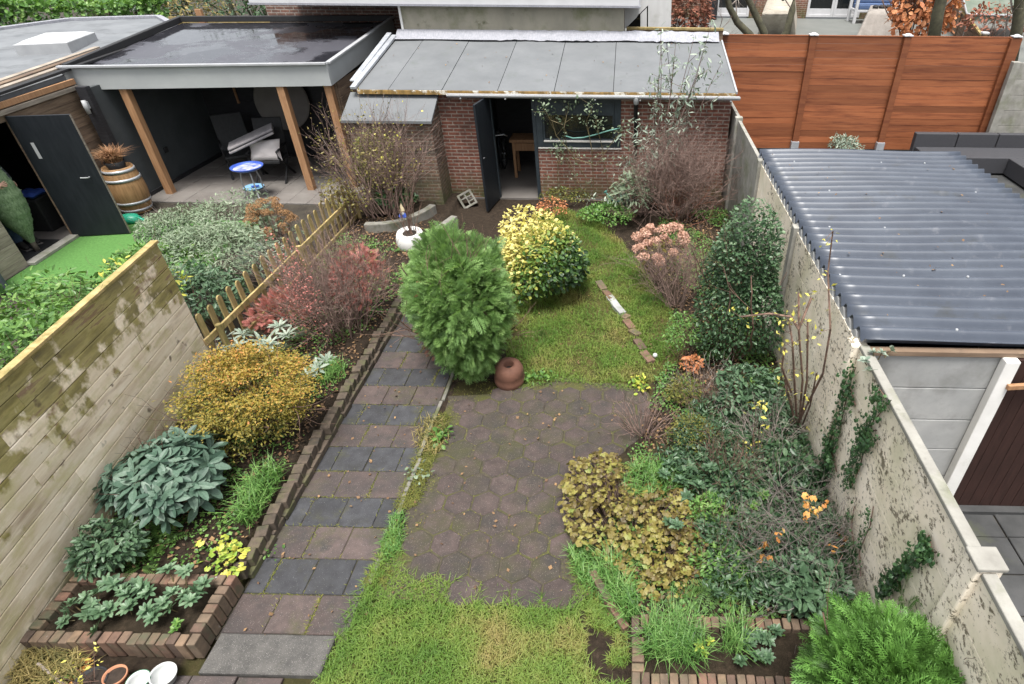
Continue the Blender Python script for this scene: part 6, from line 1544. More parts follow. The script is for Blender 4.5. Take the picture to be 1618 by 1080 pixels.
mb = MB(); tubes(mb, segs); mb.build('stems', M['twig_brown'], t)
P = np.repeat(np.array(P0), 6, 0); P = P + rng.normal(size=P.shape)*.035; mb = MB(); leaves(mb, T_SIMPLE, P, nrm(rng.normal(size=P.shape) + UP), .055); mb.build('foliage', L_['yellow'], t)
# ivy on the wall
def ivy(label, paths, w, n, size=.05):
    c = np.array([WX - .05, 3.5, 0]); segs, P = [], []
    for pts in paths:
        q = []
        for u, v in pts:
            r_ = ray(u, v); tt = (WX - .05)/r_[0]; q.append(np.array([WX - .05, r_[1]*tt, CAM_H + r_[2]*tt]))
        for a, b in zip(q[:-1], q[1:]):
            segs.append((*a, *b, .006, .005)); L = np.linalg.norm(b - a); k = max(3, int(n*L))
            f = rng.random(k)[:, None]; P.append(a + (b - a)*f + np.c_[-np.abs(rng.normal(size=k))*.035, rng.normal(size=(k, 2))*w])
    P = np.concatenate(P); t = thing('ivy', label, 'climber', (WX - .04, float(P[:, 1].mean()), max(0, float(P[:, 2].min()))))
    mb = MB(); tubes(mb, segs); mb.build('stems', M['twig_brown'], t)
    m = len(P); d = nrm(np.c_[-.35*np.ones(m), rng.normal(size=m)*.6, -np.abs(rng.normal(size=m))]); nn = nrm(np.c_[-np.ones(m), rng.normal(size=(m, 2))*.45 + [0, .35]])
    mb = MB(); place(mb, *T_IVY, P, d, nn, size*rng.uniform(.5, 1.25, m), rng.random(m)); mb.build('foliage', L_['ivy'], t)
ivy('ivy climbing the wall post at the corner of the corrugated shed', [[(1300, 780), (1310, 720), (1325, 690), (1335, 640), (1345, 600), (1352, 580)], [(1322, 745), (1312, 700), (1318, 670)], [(1300, 760), (1318, 730), (1310, 700)], [(1352, 640), (1342, 610)]], .04, 260, .045)
ivy('ivy strand slanting up the flaking white paint to the wall top', [[(1345, 770), (1358, 740), (1368, 700), (1385, 650), (1390, 615), (1400, 628)], [(1385, 660), (1400, 640), (1408, 632)], [(1340, 760), (1365, 680), (1385, 680)], [(1365, 715), (1390, 690)]], .028, 210, .042)
ivy('small dense ivy patch on the white wall above the bright green thuja', [[(1415, 925), (1420, 905), (1440, 890), (1462, 875), (1480, 872)], [(1462, 875), (1468, 845)], [(1475, 878), (1470, 855)], [(1398, 940), (1415, 915)]], .025, 420, .045)
ivy('thin ivy stems hanging at the foot of the flaking white wall', [[(1345, 905), (1352, 880), (1345, 830), (1350, 800)], [(1360, 910), (1358, 870), (1375, 830), (1380, 800)]], .03, 140, .04)
clump('ivy_sprig', 'leafy sprig hanging over the corner of the corrugated roof', 'climber', [(1380, 555), (1395, 560), (1412, 555), (1368, 570), (1372, 585)], 1.86, 'silver', T_WIDE, 5, .06, stem=.05)

# bright green thuja
c, r, h = np.array([1.72, 1.74, 0]), .47, 1.36
t = thing('thuja_bush', 'bright fresh green thuja bush in the bottom right corner beside the white wall', 'bush', c)
C, O = crown_pts(c + [0, 0, h*.5], (r, r*.9, h*.50), 3300, -.4, .4, 121, .5, 2.2)
C2 = G(1475, 950, 1.0); 
P = np.concatenate([C + 0, C2 + rng.normal(size=(160, 3))*[.09, .08, .12]]); o = np.concatenate([O, nrm(rng.normal(size=(160, 3)) + UP)])
k = P[:, 0] < 1.97; P, o = P[k], o[k]
mb = MB(); sprays(mb, T_SPRAY2, P, o, .175, .45, .36); mb.build('foliage', L_['thuja'], t)
stems_for(c, r, h*.9, 12, .016, M['twig_brown'], t, 2, .5, 4, .1, .1, 1.0)

# ------------------------------------------------------------------ the neighbour's garden on the left
behind = lambda P: ((P[:, :2] - FA) @ fn < -.09) | ((P[:, 2] > 1.9) & ((P[:, :2] - FA) @ fn < .05)) | (P[:, 1] > 5.9)
bush('honeysuckle_hedge', 'leafy green climber growing behind and over the near end of the board fence', 'hedge', (0, 130, 432, 560), 'midgreen', T_LEAF, 1700, .085, .8, .35, 131, -.5, 2, .5, stems=(10, .01, 'twig_brown'), fitted=(np.array([-5.5, 4.4, .3]), .62, 1.62), keep=behind)
bush('honeysuckle_hedge', 'leafy green climber behind the middle of the board fence', 'hedge', (60, 200, 410, 500), 'midgreen', T_LEAF, 1800, .08, .8, .35, 132, -.5, 2, .5, stems=(10, .01, 'twig_brown'), fitted=(np.array([-5.75, 5.25, .3]), .58, 1.48), keep=behind)
bush('lavender_bush', 'large silvery grey-green bush beyond the end of the board fence', 'bush', (0, 0, 0, 0), 'greygreen', T_LONG, 5200, .075, 0, .35, 133, -.3, 2, .45, stems=(14, .01, 'twig_grey'), fitted=(np.array([-6.35, 8.0, 0]), .98, 1.05), up=.9, out=.7)
bush('lavender_bush', 'second silvery bush farther left, next to the artificial lawn', 'bush', (0, 0, 0, 0), 'greygreen', T_LONG, 3000, .075, 0, .35, 134, -.3, 2, .45, stems=(14, .01, 'twig_grey'), fitted=(np.array([-6.9, 9.35, 0]), .85, .85), up=.9, out=.7)
bush('lavender_bush', 'silvery grey-green bush at the right edge of the artificial lawn, nearest the barrel', 'bush', None, 'greygreen', T_LONG, 2600, .075, 0, .35, 138, -.3, 2, .45, stems=(14, .01, 'twig_grey'), fitted=(np.array([-7.75, 9.1, 0]), .72, .75), up=.9, out=.7)
bush('green_bush', 'mixed green bush between the climbers and the silvery bushes, in front of the artificial lawn', 'bush', None, 'midgreen', T_LEAF, 1700, .075, 0, .35, 139, -.3, 2, .45, fitted=(np.array([-7.0, 7.5, 0]), .75, .95))
bush('green_bush', 'leafy green bush behind the climbers, below the folded lounger', 'bush', None, 'midgreen', T_LEAF, 1700, .08, 0, .35, 140, -.3, 2, .45, fitted=(np.array([-7.3, 6.1, 0]), .7, 1.0))
bush('green_bush', 'dark green bush between the board fence and the picket fence on the neighbour\'s side', 'bush', (0, 0, 0, 0), 'bluegreen', T_LEAF, 2200, .075, 0, .35, 135, -.3, 2, .45, fitted=(np.array([-5.75, 6.75, 0]), .6, .95))
bush('silver_bush', 'small silvery bush below the rust-brown flower heads, behind the pickets', 'bush', (0, 0, 0, 0), 'silver', T_LONG, 1100, .075, 0, .35, 136, -.3, 2, .5, fitted=(np.array([-5.65, 8.05, 0]), .42, .7), stems=(10, .006, 'twig_grey'))
bush('pale_yellow_climber', 'yellow-green sprigs over the far corner of the board fence', 'plant', (0, 0, 0, 0), 'lime', T_LEAF, 420, .065, 0, .4, 137, -.3, 2, .5, fitted=(np.array([-5.95, 6.3, .4]), .5, .95), keep=behind, stems=(10, .006, 'twig_brown'))

# ------------------------------------------------------------------ hedges and trees behind
def far_tree(name, label, base, top, r, crown, trunk_r, leaf, n, size, seed, lean=(0, 0), T=T_SIMPLE, cat='tree', zc=.6, group=None):
    base = np.asarray(base, float); t = thing(name, label, cat, base, group)
    segs, tips = [], []
    for q in range(3): grow(base, (rng.normal()*.12 + lean[0], rng.normal()*.12 + lean[1], 1), top*.75, trunk_r, 2, segs, tips, 6, .55, .07, .08, .6, .3, .3)
    mb = MB(); tubes(mb, segs, 7); mb.build('trunk', M['trunk_green'], t)
    if n:
        P, o = crown_pts(base + [lean[0]*top, lean[1]*top, top*zc], (r, r, top*crown), n, -.9, .35, seed, .6)
        mb = MB(); leaves(mb, T, P, o, size); mb.build('crown', L_[leaf], t)
    return t
# clipped ivy hedge left
a, b = np.array([-19.6, 15.2]), np.array([-13.1, 18.9]); d = nrm(b - a); nn = np.array([-d[1], d[0]]); L = np.linalg.norm(b - a)
t = thing('ivy_hedge', 'clipped glossy green hedge behind the flat shed roof at the top left', 'hedge', (*((a + b)/2), 0))
n = 9000; s = rng.random(n)*L; top_ = rng.random(n) < .45
w = np.where(top_, rng.uniform(-.6, .6, n), -.6 + np.abs(rng.normal(size=n))*.06); z = np.where(top_, 2.78 + rng.normal(size=n)*.06, rng.uniform(.8, 2.85, n))
w = w + .09*np.sin(s*2.3) ; z = z + .08*np.sin(s*1.7 + 1)
P = np.c_[a + d*s[:, None] + nn*w[:, None], z]; o = np.where(top_[:, None], UP, np.r_[-nn, .3])
mb = MB(); leaves(mb, T_WIDE, P, nrm(o), .15, out=.9, up=.3); mb.build('foliage', L_['midgreen'], t)
segs, tips = [], []
for q in range(14): grow([*(a + d*(q + .5)*L/14), 0], (rng.normal()*.1, rng.normal()*.1, 1), 2.4, .03, 1, segs, tips, 5, .5, .08, .05, .5, .3)
mb = MB(); tubes(mb, segs, 5); mb.build('stems', M['trunk_green'], t)
far_tree('hedge_tree', 'dark green tree at the top left corner behind the ivy hedge', (-20.5, 20.5, 0), 4.2, 2.0, .45, .1, 'dark', 2600, .16, 141)
far_tree('hedge_tree', 'green tree behind the ivy hedge, beside a leaning dark trunk', (-16.8, 22.5, 0), 4.0, 1.8, .4, .1, 'dark', 2200, .16, 142)
far_tree('leaning_tree', 'dark leaning tree trunk rising behind the ivy hedge at the top left', (-16.5, 20.8, 0), 5.2, 1.6, .2, .16, 'dark', 500, .14, 143, (-.12, 0), zc=.95)
far_tree('straw_shrub', 'straw-yellow tall grasses behind the ivy hedge', (-15.5, 23.5, 0), 3.2, 1.7, .5, .04, 'drygrass', 1500, .22, 144, T=T_LONG, cat='shrub')
far_tree('evergreen_tree', 'dark evergreen foliage behind the plank fence at the top', (-12.5, 21.5, 0), 4.4, 1.9, .5, .09, 'dark', 2600, .13, 145, zc=.5)
far_tree('evergreen_tree', 'second dark evergreen beside the white fascia of the rendered house', (-10.2, 20.5, 0), 4.4, 1.7, .5, .09, 'dark', 2400, .13, 146, zc=.5)
# multi-stemmed tree behind the red fence
base = OY(1212, 95, 17.2); t = thing('multi_stem_tree', 'bare tree with three mossy stems spreading above the red fence', 'tree', base*[1, 1, 0] + [0, 0, TZ])
for k, pts in enumerate(([(1212, 95), (1185, 55), (1165, 35), (1152, 10), (1145, -30), (1138, -90)], [(1213, 95), (1207, 50), (1190, 15), (1178, -10), (1165, -70)], [(1215, 95), (1243, 50), (1252, 15), (1258, -20), (1268, -90)])):
    q = np.array([OY(u, v, 17.2 + .1*k) for u, v in pts]); q[0][2] = TZ - .05
    mb = MB(); mb.tube(q, np.linspace(.11, .06, len(q)), 10); st = mb.build('stem', M['trunk_green'], t, smooth=True)
    segs, tips = [], []
    for p in q[2:]: grow(p, (rng.normal()*.8, rng.normal()*.4, .8), 1.2, .02, 2, segs, tips, 4, .6, .12, .05, .6, .15)
    mb = MB(); tubes(mb, segs, 5); mb.build('twigs', M['twig_grey'], st)
q = np.array([OY(u, v, 17.5) for u, v in ((1478, 66), (1482, 20), (1492, -20), (1500, -90))]); q[0][2] = TZ - .05
t = thing('mossy_tree', 'thick dark mossy tree trunk standing against the rusty beech', 'tree', q[0])
mb = MB(); mb.tube(q, [.17, .15, .13, .1], 12); mb.build('trunk', M['trunk_green'], t, smooth=True)
segs, tips = [], []
for p in q[1:]:
    for _ in range(3): grow(p, (rng.normal()*.8, rng.normal()*.4, .8), 1.6, .03, 2, segs, tips, 4, .6, .12, .05, .6, .15)
mb = MB(); tubes(mb, segs, 5); mb.build('branch', M['twig_grey'], t)
q = np.array([OY(u, v, 17.0) for u, v in ((1604, 90), (1608, 40), (1612, 0), (1612, -60))]); q[0][2] = 1.4
t = thing('dark_tree', 'dark tree trunk at the right edge beyond the red fence', 'tree', q[0]); mb = MB(); mb.tube(q, [.16, .14, .13, .1], 10); mb.build('trunk', M['trunk_green'], t, smooth=True)
segs, tips = [], []
for p in q: grow(p, (-.6, rng.normal()*.4, .8), 1.6, .03, 2, segs, tips, 4, .6, .12, .05, .6, .15)
mb = MB(); tubes(mb, segs, 5); mb.build('branch', M['twig_grey'], t)
cb = OY(1452, 58, 19.0); bush('beech_hedge', 'rusty orange beech hedge holding its dead leaves at the top right', 'hedge', None, 'beech', T_WIDE, 2600, .17, 0, .3, 151, -.9, 2.5, .4, stems=(10, .03, 'twig_brown'), fitted=(np.array([cb[0], 19.3, TZ - .2]), 1.05, 3.4))
cb = OY(1090, 40, 16.6); bush('red_brown_bush', 'red-brown bush rising behind the capped timber fence beside the dark door', 'bush', None, 'rust', T_SIMPLE, 2600, .13, 0, .3, 152, -.9, 2.5, .4, stems=(14, .02, 'twig_brown'), fitted=(np.array([cb[0], 16.8, 1.2]), .58, 2.6))
t = thing('dark_bin', 'tall black cabinet beside the white garden door across the terrace', 'cabinet', (X(1122), HY - .5, TZ)); mb = MB(); mb.box(X(1116), X(1130), HY - .6, HY - .05, TZ, TZ + 1.9); mb.build('body', M['black'], t, bevel=.02)
mb = MB(); mb.box(X(1116) + .04, X(1130) - .04, HY - .63, HY - .605, TZ + .06, TZ + 1.84); mb.build('door', M['door_dark'], t, bevel=.01)
for k in range(3):
    pass
c = G(1318, 240); bush('silver_border', 'row of small silvery plants at the foot of the red fence', 'plant', None, 'silver', T_LONG, 700, .10, 0, .3, 153, -.2, 2, .6, stems=None, fitted=(np.array([5.35, 14.75, 0]), .42, .42))
bush('pink_dry_shrub', 'low rusty leaf heap under the green awning', 'shrub', None, 'rust', T_WIDE, 500, .12, 0, .3, 154, -.2, stems=(8, .015, 'twig_brown'), fitted=(np.array([OY(1575, 40, 19.5)[0], 19.6, TZ]), 1.1, 1.1))

# ------------------------------------------------------------------ grass, moss, litter
def field(name, poly, n, h, leaf, zb, w=.0055, lean=1.0, mask=None):
    Q = scatter(poly, n)
    if mask is not None: Q = Q[mask(Q[:, 0], Q[:, 1])]
    P = np.c_[Q, soil_z(Q[:, 0], Q[:, 1]) if zb is None else np.full(len(Q), zb)]
    return P
hexc = np.array(hexes)
def offhex(x, y): 
    d = np.min((x[:, None] - hexc[:, 0])**2 + (y[:, None] - hexc[:, 1])**2, 1)**.5
    return d > HP*.475
mb = MB()
P = field('', LAWN_NEAR, 30000, .05, '', None, mask=lambda x, y: ~inpoly(np.c_[x, y], MUD) | (vnoise(x, y, 9, 8) < .45))
P = P[offhex(P[:, 0], P[:, 1]) | (rng.random(len(P)) < .03)]
edge = np.clip((2.75 - P[:, 1])/.5, 0, 1)
dry = np.clip(.24 + .5*np.exp(-((P[:, 0] + .75)**2/.5 + (P[:, 1] - 2.45)**2/.12)) + (vnoise(P[:, 0], P[:, 1], 7, 12) - .5)*.7 + rng.normal(size=len(P))*.12, 0, 1)
blades(mb, P, .05 + .06*rng.random(len(P))**2, .0065, 1.3, dry, .9)
P = field('', LAWN_FAR, 42000, .06, '', None)
dens = vnoise(P[:, 0], P[:, 1], 6, 14); P = P[rng.random(len(P)) < np.clip(dens*1.7, .25, 1)]
dry = np.clip(.28 + (vnoise(P[:, 0], P[:, 1], 4, 13) - .5)*.85 + .3*np.exp(-((P[:, 1] - 5.9)/.3)**2) + rng.normal(size=len(P))*.12, 0, 1)
blades(mb, P, .05 + .07*rng.random(len(P))**2, .007, 1.2, dry, .9)
tag(mb.build('grass', L_['grass'], None), kind='stuff')
# moss and weeds in the joints
mb = MB()
P = []
for (x, y, y1) in joints:
    if x is None:
        k = 110; wgt = rng.random() < .85
        if wgt: P.append(np.c_[rng.uniform(X0, X1, k), np.full(k, y) + rng.normal(size=k)*.008, np.full(k, -.025)])
    else:
        k = int(rng.choice([6, 25, 80, 200], p=[.25, .3, .25, .2])); P.append(np.c_[np.full(k, x) + rng.normal(size=k)*.009, rng.uniform(y, y1, k), np.full(k, -.025)])
P = np.concatenate(P); blades(mb, P, .045, .007, 1.6, np.clip(rng.normal(.55, .25, len(P)), 0, 1), 1.0)
Q = scatter([(-2.1, 2.75), (-2.1, 5.75), (.2, 5.75), (-.1, 4.7), (-.45, 4.2), (-.45, 3.3), (-.3, 2.75)], 16000)
dd = vnoise(Q[:, 0], Q[:, 1], 4, 15)
Q = Q[offhex(Q[:, 0], Q[:, 1]) & (rng.random(len(Q)) < np.clip((dd - .2)*1.3, .06, .95))]
blades(mb, np.c_[Q, np.full(len(Q), -.02)], .032, .007, 1.8, np.clip(rng.normal(.5, .3, len(Q)), 0, 1), 1.0)
Q = scatter([(-2.24, 2.9), (-2.24, 5.7), (-2.02, 5.7), (-2.0, 2.9)], 6500); Q = Q[vnoise(Q[:, 0], Q[:, 1], 5, 16) > .58]
blades(mb, np.c_[Q, np.full(len(Q), -.02)], .055, .007, 1.4, np.clip(rng.normal(.4, .25, len(Q)), 0, 1), 1.0)
tag(mb.build('moss', L_['moss'], None), kind='stuff')
# weeds and leaf litter over the beds
LW = scatter([(-5.0, 2.95), (-5.0, 9.5), (-3.45, 9.0), (-3.45, 2.95)], 1100); LW = LW[vnoise(LW[:, 0], LW[:, 1], 3.5, 28) > .45]
mb = MB(); Q = scatter([(-5.05, 2.9), (-5.05, 10.5), (-3.4, 10.0), (-3.4, 2.9)], 4200); R2 = scatter([(-.1, 2.6), (-.2, 3.2), (.3, 5), (.6, 6.5), (.8, 8), (.6, 10.5), (1.9, 11), (1.9, 2.6)], 5600); Q = np.concatenate([Q, R2])
P = np.c_[Q, soil_z(Q[:, 0], Q[:, 1]) + .012]; leaves(mb, T_ROUND, P, np.tile(UP, (len(P), 1)), .04, None, .2, 1, .35); tag(mb.build('leaf_litter', L_['litter'], None), kind='stuff')
mb = MB(); R2 = R2[rng.random(len(R2)) < .55]; w = vnoise(R2[:, 0], R2[:, 1], 4, 18); R2 = R2[w > .42]; R2 = np.concatenate([R2, LW])
P = np.c_[R2, soil_z(R2[:, 0], R2[:, 1]) + .01]; P = np.repeat(P, 9, 0) + rng.normal(size=(9*len(P), 3))*[.045, .045, .012]; leaves(mb, T_ROUND, P + [0, 0, .03], np.tile(UP, (len(P), 1)), .034, None, .2, 1, .4)
tag(mb.build('weeds', L_['midgreen'], None), kind='stuff')
WPOL = gpoly((860, 350), (905, 340), (960, 330), (1010, 345), (1100, 560), (1110, 640), (1030, 650), (1005, 600), (1060, 590))
def weed(label, px, n, size, leaf='midgreen', hmax=.07, zb=.0):
    c = G(*px, zb); t = thing('weed', label, 'weed', c); P = c + np.c_[rng.normal(size=(n, 2))*.06, rng.random(n)*hmax + .01]
    mb = MB(); leaves(mb, T_WIDE, P, nrm(P - c + UP*.05), size); mb.build('leaves', L_[leaf], t)
weed('leafy green weed at the edge of the path, halfway along the terrace', (698, 690), 60, .06)
weed('small pale weed beside the kerb line near the front of the terrace', (662, 752), 40, .04, 'greygreen')
weed('creeping weed right of the terracotta pot', (860, 598), 60, .045, 'midgreen')
weed('flat rosette weed right behind the terracotta pot', (838, 600), 40, .05, 'midgreen')
weed('lime weed at the corner of the far lawn beside the edging bricks', (1010, 610), 80, .06, 'lime', .08)
weed('broad-leaved green weed in front of the leafless mauve shrub', (1092, 634), 40, .09, 'midgreen', .15, .08)
weed('small weed on the grey path stones by the brick edging', (430, 875), 30, .035, 'midgreen')
grass_tuft('grass_tuft', 'straw-coloured grass tuft between the path and the terrace', [(650, 700), (672, 660), (705, 670), (712, 700), (680, 725)], 260, .11, 'drygrass', -.01, lean=1.3)
grass_tuft('grass_tuft', 'green grass tuft between the path and the near end of the terrace', [(605, 860), (622, 815), (640, 812), (635, 870), (612, 890)], 360, .09, 'tallgrass', -.01, lean=1.2)
grass_tuft('grass_tuft', 'rough brown-green grass in the bottom left corner below the brick planter', [(0, 1080), (0, 1030), (60, 1020), (130, 1040), (140, 1085)], 900, .20, 'drygrass', 0, lean=1.2)
lobed_patch('corner_weeds', 'green leafy weeds in the bottom left corner beside the flower pots', 'plant', [(60, 1080), (90, 1035), (125, 1045), (140, 1080)], 90, .05, 0, 'midgreen', .12)
lobed_patch('corner_weeds', 'rusty-orange small leaves beside the black flower pot', 'plant', [(115, 1080), (125, 1050), (150, 1045), (150, 1080)], 60, .045, 0, 'orange', .13)
# ------------------------------------------------------------------ pots and small things
M['terracotta'] = noisy('old_terracotta', (0.094, 0.042, 0.027), (0.166, 0.076, 0.049), 6, stains=[((0.050, 0.032, 0.022), 4, .52, .7)], rough=.8, bump=.25)
M['terra_new'] = noisy('orange_terracotta', (.30, .13, .07), (.42, .20, .11), 6, rough=.8, bump=.2, stains=[((.2, .15, .1), 5, .6, .75)])
M['white_pot'] = noisy('white_glaze', (.60, .59, .57), (.72, .71, .69), 5, rough=.45, bump=.05, stains=[((.4, .38, .33), 4, .6, .8)])
M['white_plastic'] = noisy('white_plastic', (.42, .43, .42), (.50, .51, .50), 5, rough=.4, bump=.03)
M['pot_soil'] = noisy('potting_soil', (.012, .009, .007), (.04, .028, .02), 20, rough=.95, bump=.8, bscale=40)
c = G(803, 612) ; c[1] += .12
t = thing('terracotta_pot', 'squat dark terracotta pot with a round top hole, at the cypress foot', 'pot', c)
prof = [(.17, 0), (.185, .03), (.188, .09), (.172, .13), (.178, .16), (.176, .22), (.155, .275), (.115, .305), (.07, .31), (.06, .30), (.055, .2), (.0, .18)]
mb = MB(); mb.lathe(prof, c, 40, axis=(.06, -.12, 1)); mb.build('body', M['terracotta'], t, smooth=True)
mb = MB(); mb.lathe([(.053, .215), (0, .213)], c, 24, axis=(.06, -.12, 1)); mb.build('inside', M['black'], t)
def white_pot():
    c = G(650, 402); c[1] += .12
    t = thing('white_pot', 'barrel-shaped white pot with bare twigs at the head of the path', 'pot', c)
    prof = [(.17, 0), (.21, .06), (.235, .16), (.24, .24), (.225, .33), (.20, .385), (.185, .385), (.18, .36), (.0, .345)]
    prof = [(r + (.004 if abs(z - .24) < .02 or abs(z - .1) < .02 else 0), z) for r, z in prof]
    mb = MB(); mb.lathe(prof, c, 40, axis=(.02, -.05, 1)); mb.build('body', M['white_pot'], t, smooth=True)
    mb = MB(); mb.lathe([(.178, .352), (0, .36)], c, 24, axis=(.02, -.05, 1)); mb.build('soil', M['pot_soil'], t)
    p = thing('potted_twigs', 'bundle of upright bare twigs planted in the white pot', 'plant', c + [0, 0, .35])
    segs, tips = [], []
    for _ in range(20): grow(c + [*rng.normal(size=2)*.05, .35], (rng.normal()*.18, rng.normal()*.18, 1), rng.uniform(.4, .85), .006, 1, segs, tips, 3, .35, .06, .05, .5, .1)
    mb = MB(); tubes(mb, segs); mb.build('stems', M['twig_brown'], p)
white_pot()
def pot(label, px, r, hgt, m, inner, tilt=(0, 0, 1), name='flower_pot', lip=.012, z=0.0, rim=None):
    c = G(*px, z); t = thing(name, label, 'pot', c)
    prof = [(r*.72, 0), (r*.96, hgt*.8), (r*1.0, hgt*.8), (r*1.04, hgt), (r*.93, hgt), (r*.90, hgt*.8)] + ([(r*.66, .02), (0, .02)] if inner is None else [(0, hgt*.82)])
    mb = MB(); mb.lathe(prof, c, 32, axis=tilt); mb.build('body', m, t, smooth=True)
    if inner is not None: mb = MB(); mb.lathe([(r*.9, hgt*.83), (0, hgt*.85)], c, 24, axis=tilt); mb.build('soil', inner, t)
    if rim is not None: mb = MB(); mb.lathe([(r*1.05, hgt*.9), (r*1.09, hgt*1.0), (r*1.03, hgt*1.02), (r*.99, hgt*.97)], c, 32, axis=tilt); mb.build('rim', rim, t, smooth=True)
    return c
c1 = pot('white flower pot lying tipped beside the grey slab, empty', (264, 1074), .085, .11, M['white_plastic'], None, (.18, -.05, 1))
pot('white flower pot standing in a green one, beside the tipped white pot', (228, 1087), .075, .12, M['white_plastic'], None, (.05, .0, 1), rim=noisy('green_glaze', (.02, .09, .05), (.04, .14, .07), 4, rough=.3))
pot('orange terracotta flower pot beside the brick planter', (192, 1080), .075, .14, M['terra_new'], M['pot_soil'], (.12, 0, 1))
pot('small terracotta flower pot at the bottom edge in front of the larger one', (178, 1105), .065, .11, M['terra_new'], M['pot_soil'])
c = pot('wide black flower pot with withered yellow plant at the bottom left', (155, 1090), .11, .13, M['black'], M['pot_soil'])
p = thing('withered_plant', 'withered yellow-leaved plant in the black flower pot', 'plant', c + [0, 0, .12])
segs = []; P = []
for _ in range(12):
    e = c + [*rng.normal(size=2)*.08, rng.uniform(.2, .34)]; segs.append((*(c + [*rng.normal(size=2)*.03, .11]), *e, .003, .002)); P += [e + rng.normal(size=3)*.02 for _ in range(4)]
mb = MB(); tubes(mb, segs); mb.build('stems', M['twig_brown'], p); P = np.array(P); mb = MB(); leaves(mb, T_SIMPLE, P, nrm(rng.normal(size=P.shape) + UP), .035); mb.build('foliage', L_['yellow'], p)
mb = MB(); a, b = G(60, 1048, .12), G(105, 1085, .05); mb.tube([a, (a + b)/2 + [0, 0, .004], b], [.012, .011, .009], 8); tag(mb.build('garden_stick', M['twig_grey'], None, smooth=True), 'pale wooden stick lying slanted in the bottom left corner', 'stick')
for k, (px, lab) in enumerate((((1035, 563), 'small white ball at the end of the brick row in the far lawn'), ((993, 772), 'small white ball among the grass and coral bells'), ((628, 458), 'small white ball on the soil at the head of the brick edging'))):
    c = G(*px, .06); mb = MB(); mb.lathe([(.0, -.032)] + [(.032*math.cos(q), .032*math.sin(q)) for q in np.linspace(-1.4, 1.4, 9)] + [(0, .032)], c + [0, 0, .02], 16); tag(mb.build('white_ball', M['white_plastic'], None, smooth=True), lab, 'ball')

# curved concrete edging of the bed by the lean-to
M['conc_old'] = noisy('mossy_old_concrete', (.12, .115, .10), (.23, .22, .19), 5, stains=[((.07, .075, .04), 3, .5, .7)], rough=.9, bump=.4, bscale=50)
def arc_wall(label, pts, hgt, th):
    P = np.array([G(u, v, hgt)[:2] for u, v in pts]); 
    f = np.linspace(0, len(P) - 1, 40); P = np.stack([np.interp(f, np.arange(len(P)), P[:, i]) for i in (0, 1)], -1)
    for _ in range(8): P[1:-1] = (P[:-2] + P[1:-1]*2 + P[2:])/4
    tg = nrm(np.gradient(P, axis=0)); N = np.c_[-tg[:, 1], tg[:, 0]]
    A, B = P - N*th/2, P + N*th/2; n = len(P)
    V = np.concatenate([np.c_[A, np.zeros(n)], np.c_[A, np.full(n, hgt)], np.c_[B, np.full(n, hgt)], np.c_[B, np.zeros(n)]]); i = np.arange(n - 1)
    mb = MB(); mb.add(V, [np.concatenate([np.stack([i + a*n, i + 1 + a*n, i + 1 + b*n, i + b*n], -1) for a, b in ((0, 1), (1, 2), (2, 3))]), np.array([[0, n, 2*n, 3*n]]), np.array([[n - 1, 4*n - 1, 3*n - 1, 2*n - 1]])])
    return tag(mb.build('curved_edging', M['conc_old'], None, bevel=.015), label, 'edging')
arc_wall('curved grey concrete edging of the bed in front of the lean-to, the longer one', [(576, 352), (600, 352), (630, 348), (655, 338), (672, 330), (684, 322)], .28, .13)
arc_wall('short curved grey concrete edging between the white pot and the lean-to corner', [(664, 372), (682, 366), (700, 353), (718, 340)], .24, .13)
mb = grid(-5.0, -3.75, 10.3, 10.95, .06, lambda x, y: .2 + (vnoise(x, y, 12, 5) - .5)*.06, lambda x, y: x*0 + .05); struct(mb.build('raised_soil', M['soil'], None, smooth=True))
# leaning hollow block
c = G(739, 326, 0) + [0, .05, .13]; t = thing('concrete_block', 'openwork concrete garden block leaning against the lean-to corner', 'block', c - [0, 0, .13])
ax, az = nrm(np.array([.8, .35, .35])), None; ay = nrm(np.cross((0, 0, 1), ax)); az = np.cross(ax, ay); ay2 = nrm(ay*.9 - az*.45); az = np.cross(ax, ay2); ay = ay2
mb = MB(); s = .15
for f in (-1, 1): mb.obox(c + ax*f*s*.87, ax*.02, ay*.06, az*s); mb.obox(c + az*f*s*.87, ax*s, ay*.058, az*.02)
mb.obox(c, ax*.013, ay*.05, az*s*.9); mb.obox(c + az*.04, ax*s*.9, ay*.049, az*.012); mb.obox(c - az*.05 + ax*.05, ax*.06, ay*.048, az*.012)
mb.build('frame', M['conc_old'], t, bevel=.005)
# gnome beside the white pot
c = G(640, 368, .0) + [0, .1, .22]; t = thing('garden_gnome', 'small garden figure with a tall cream hat and blue jacket behind the white pot', 'ornament', c)
mb = MB(); mb.lathe([(0, 0), (.055, 0), (.065, .05), (.05, .11), (.03, .14), (0, .145)], c, 18); mb.build('body', M['blue'], t, smooth=True)
mb = MB(); mb.lathe([(0, .12), (.032, .135), (.038, .16), (.03, .19), (0, .195)], c, 18); mb.tube([c + [0, -.035, .16], c + [0, -.05, .158]], .009, 8); mb.build('head', noisy('figure_skin', (.42, .27, .2), (.5, .33, .25), 5, rough=.6), t, smooth=True)
mb = MB(); mb.lathe([(.044, .178), (.04, .2), (.02, .27), (.0, .32)], c, 18); mb.build('hat', noisy('cream_hat', (.55, .45, .28), (.65, .55, .36), 5, rough=.6), t, smooth=True)
mb = MB(); mb.lathe([(0, .17), (.03, .15), (.032, .12), (.012, .085), (0, .08)], c + [0, -.018, 0], 14); mb.build('beard', M['white_plastic'], t, smooth=True)
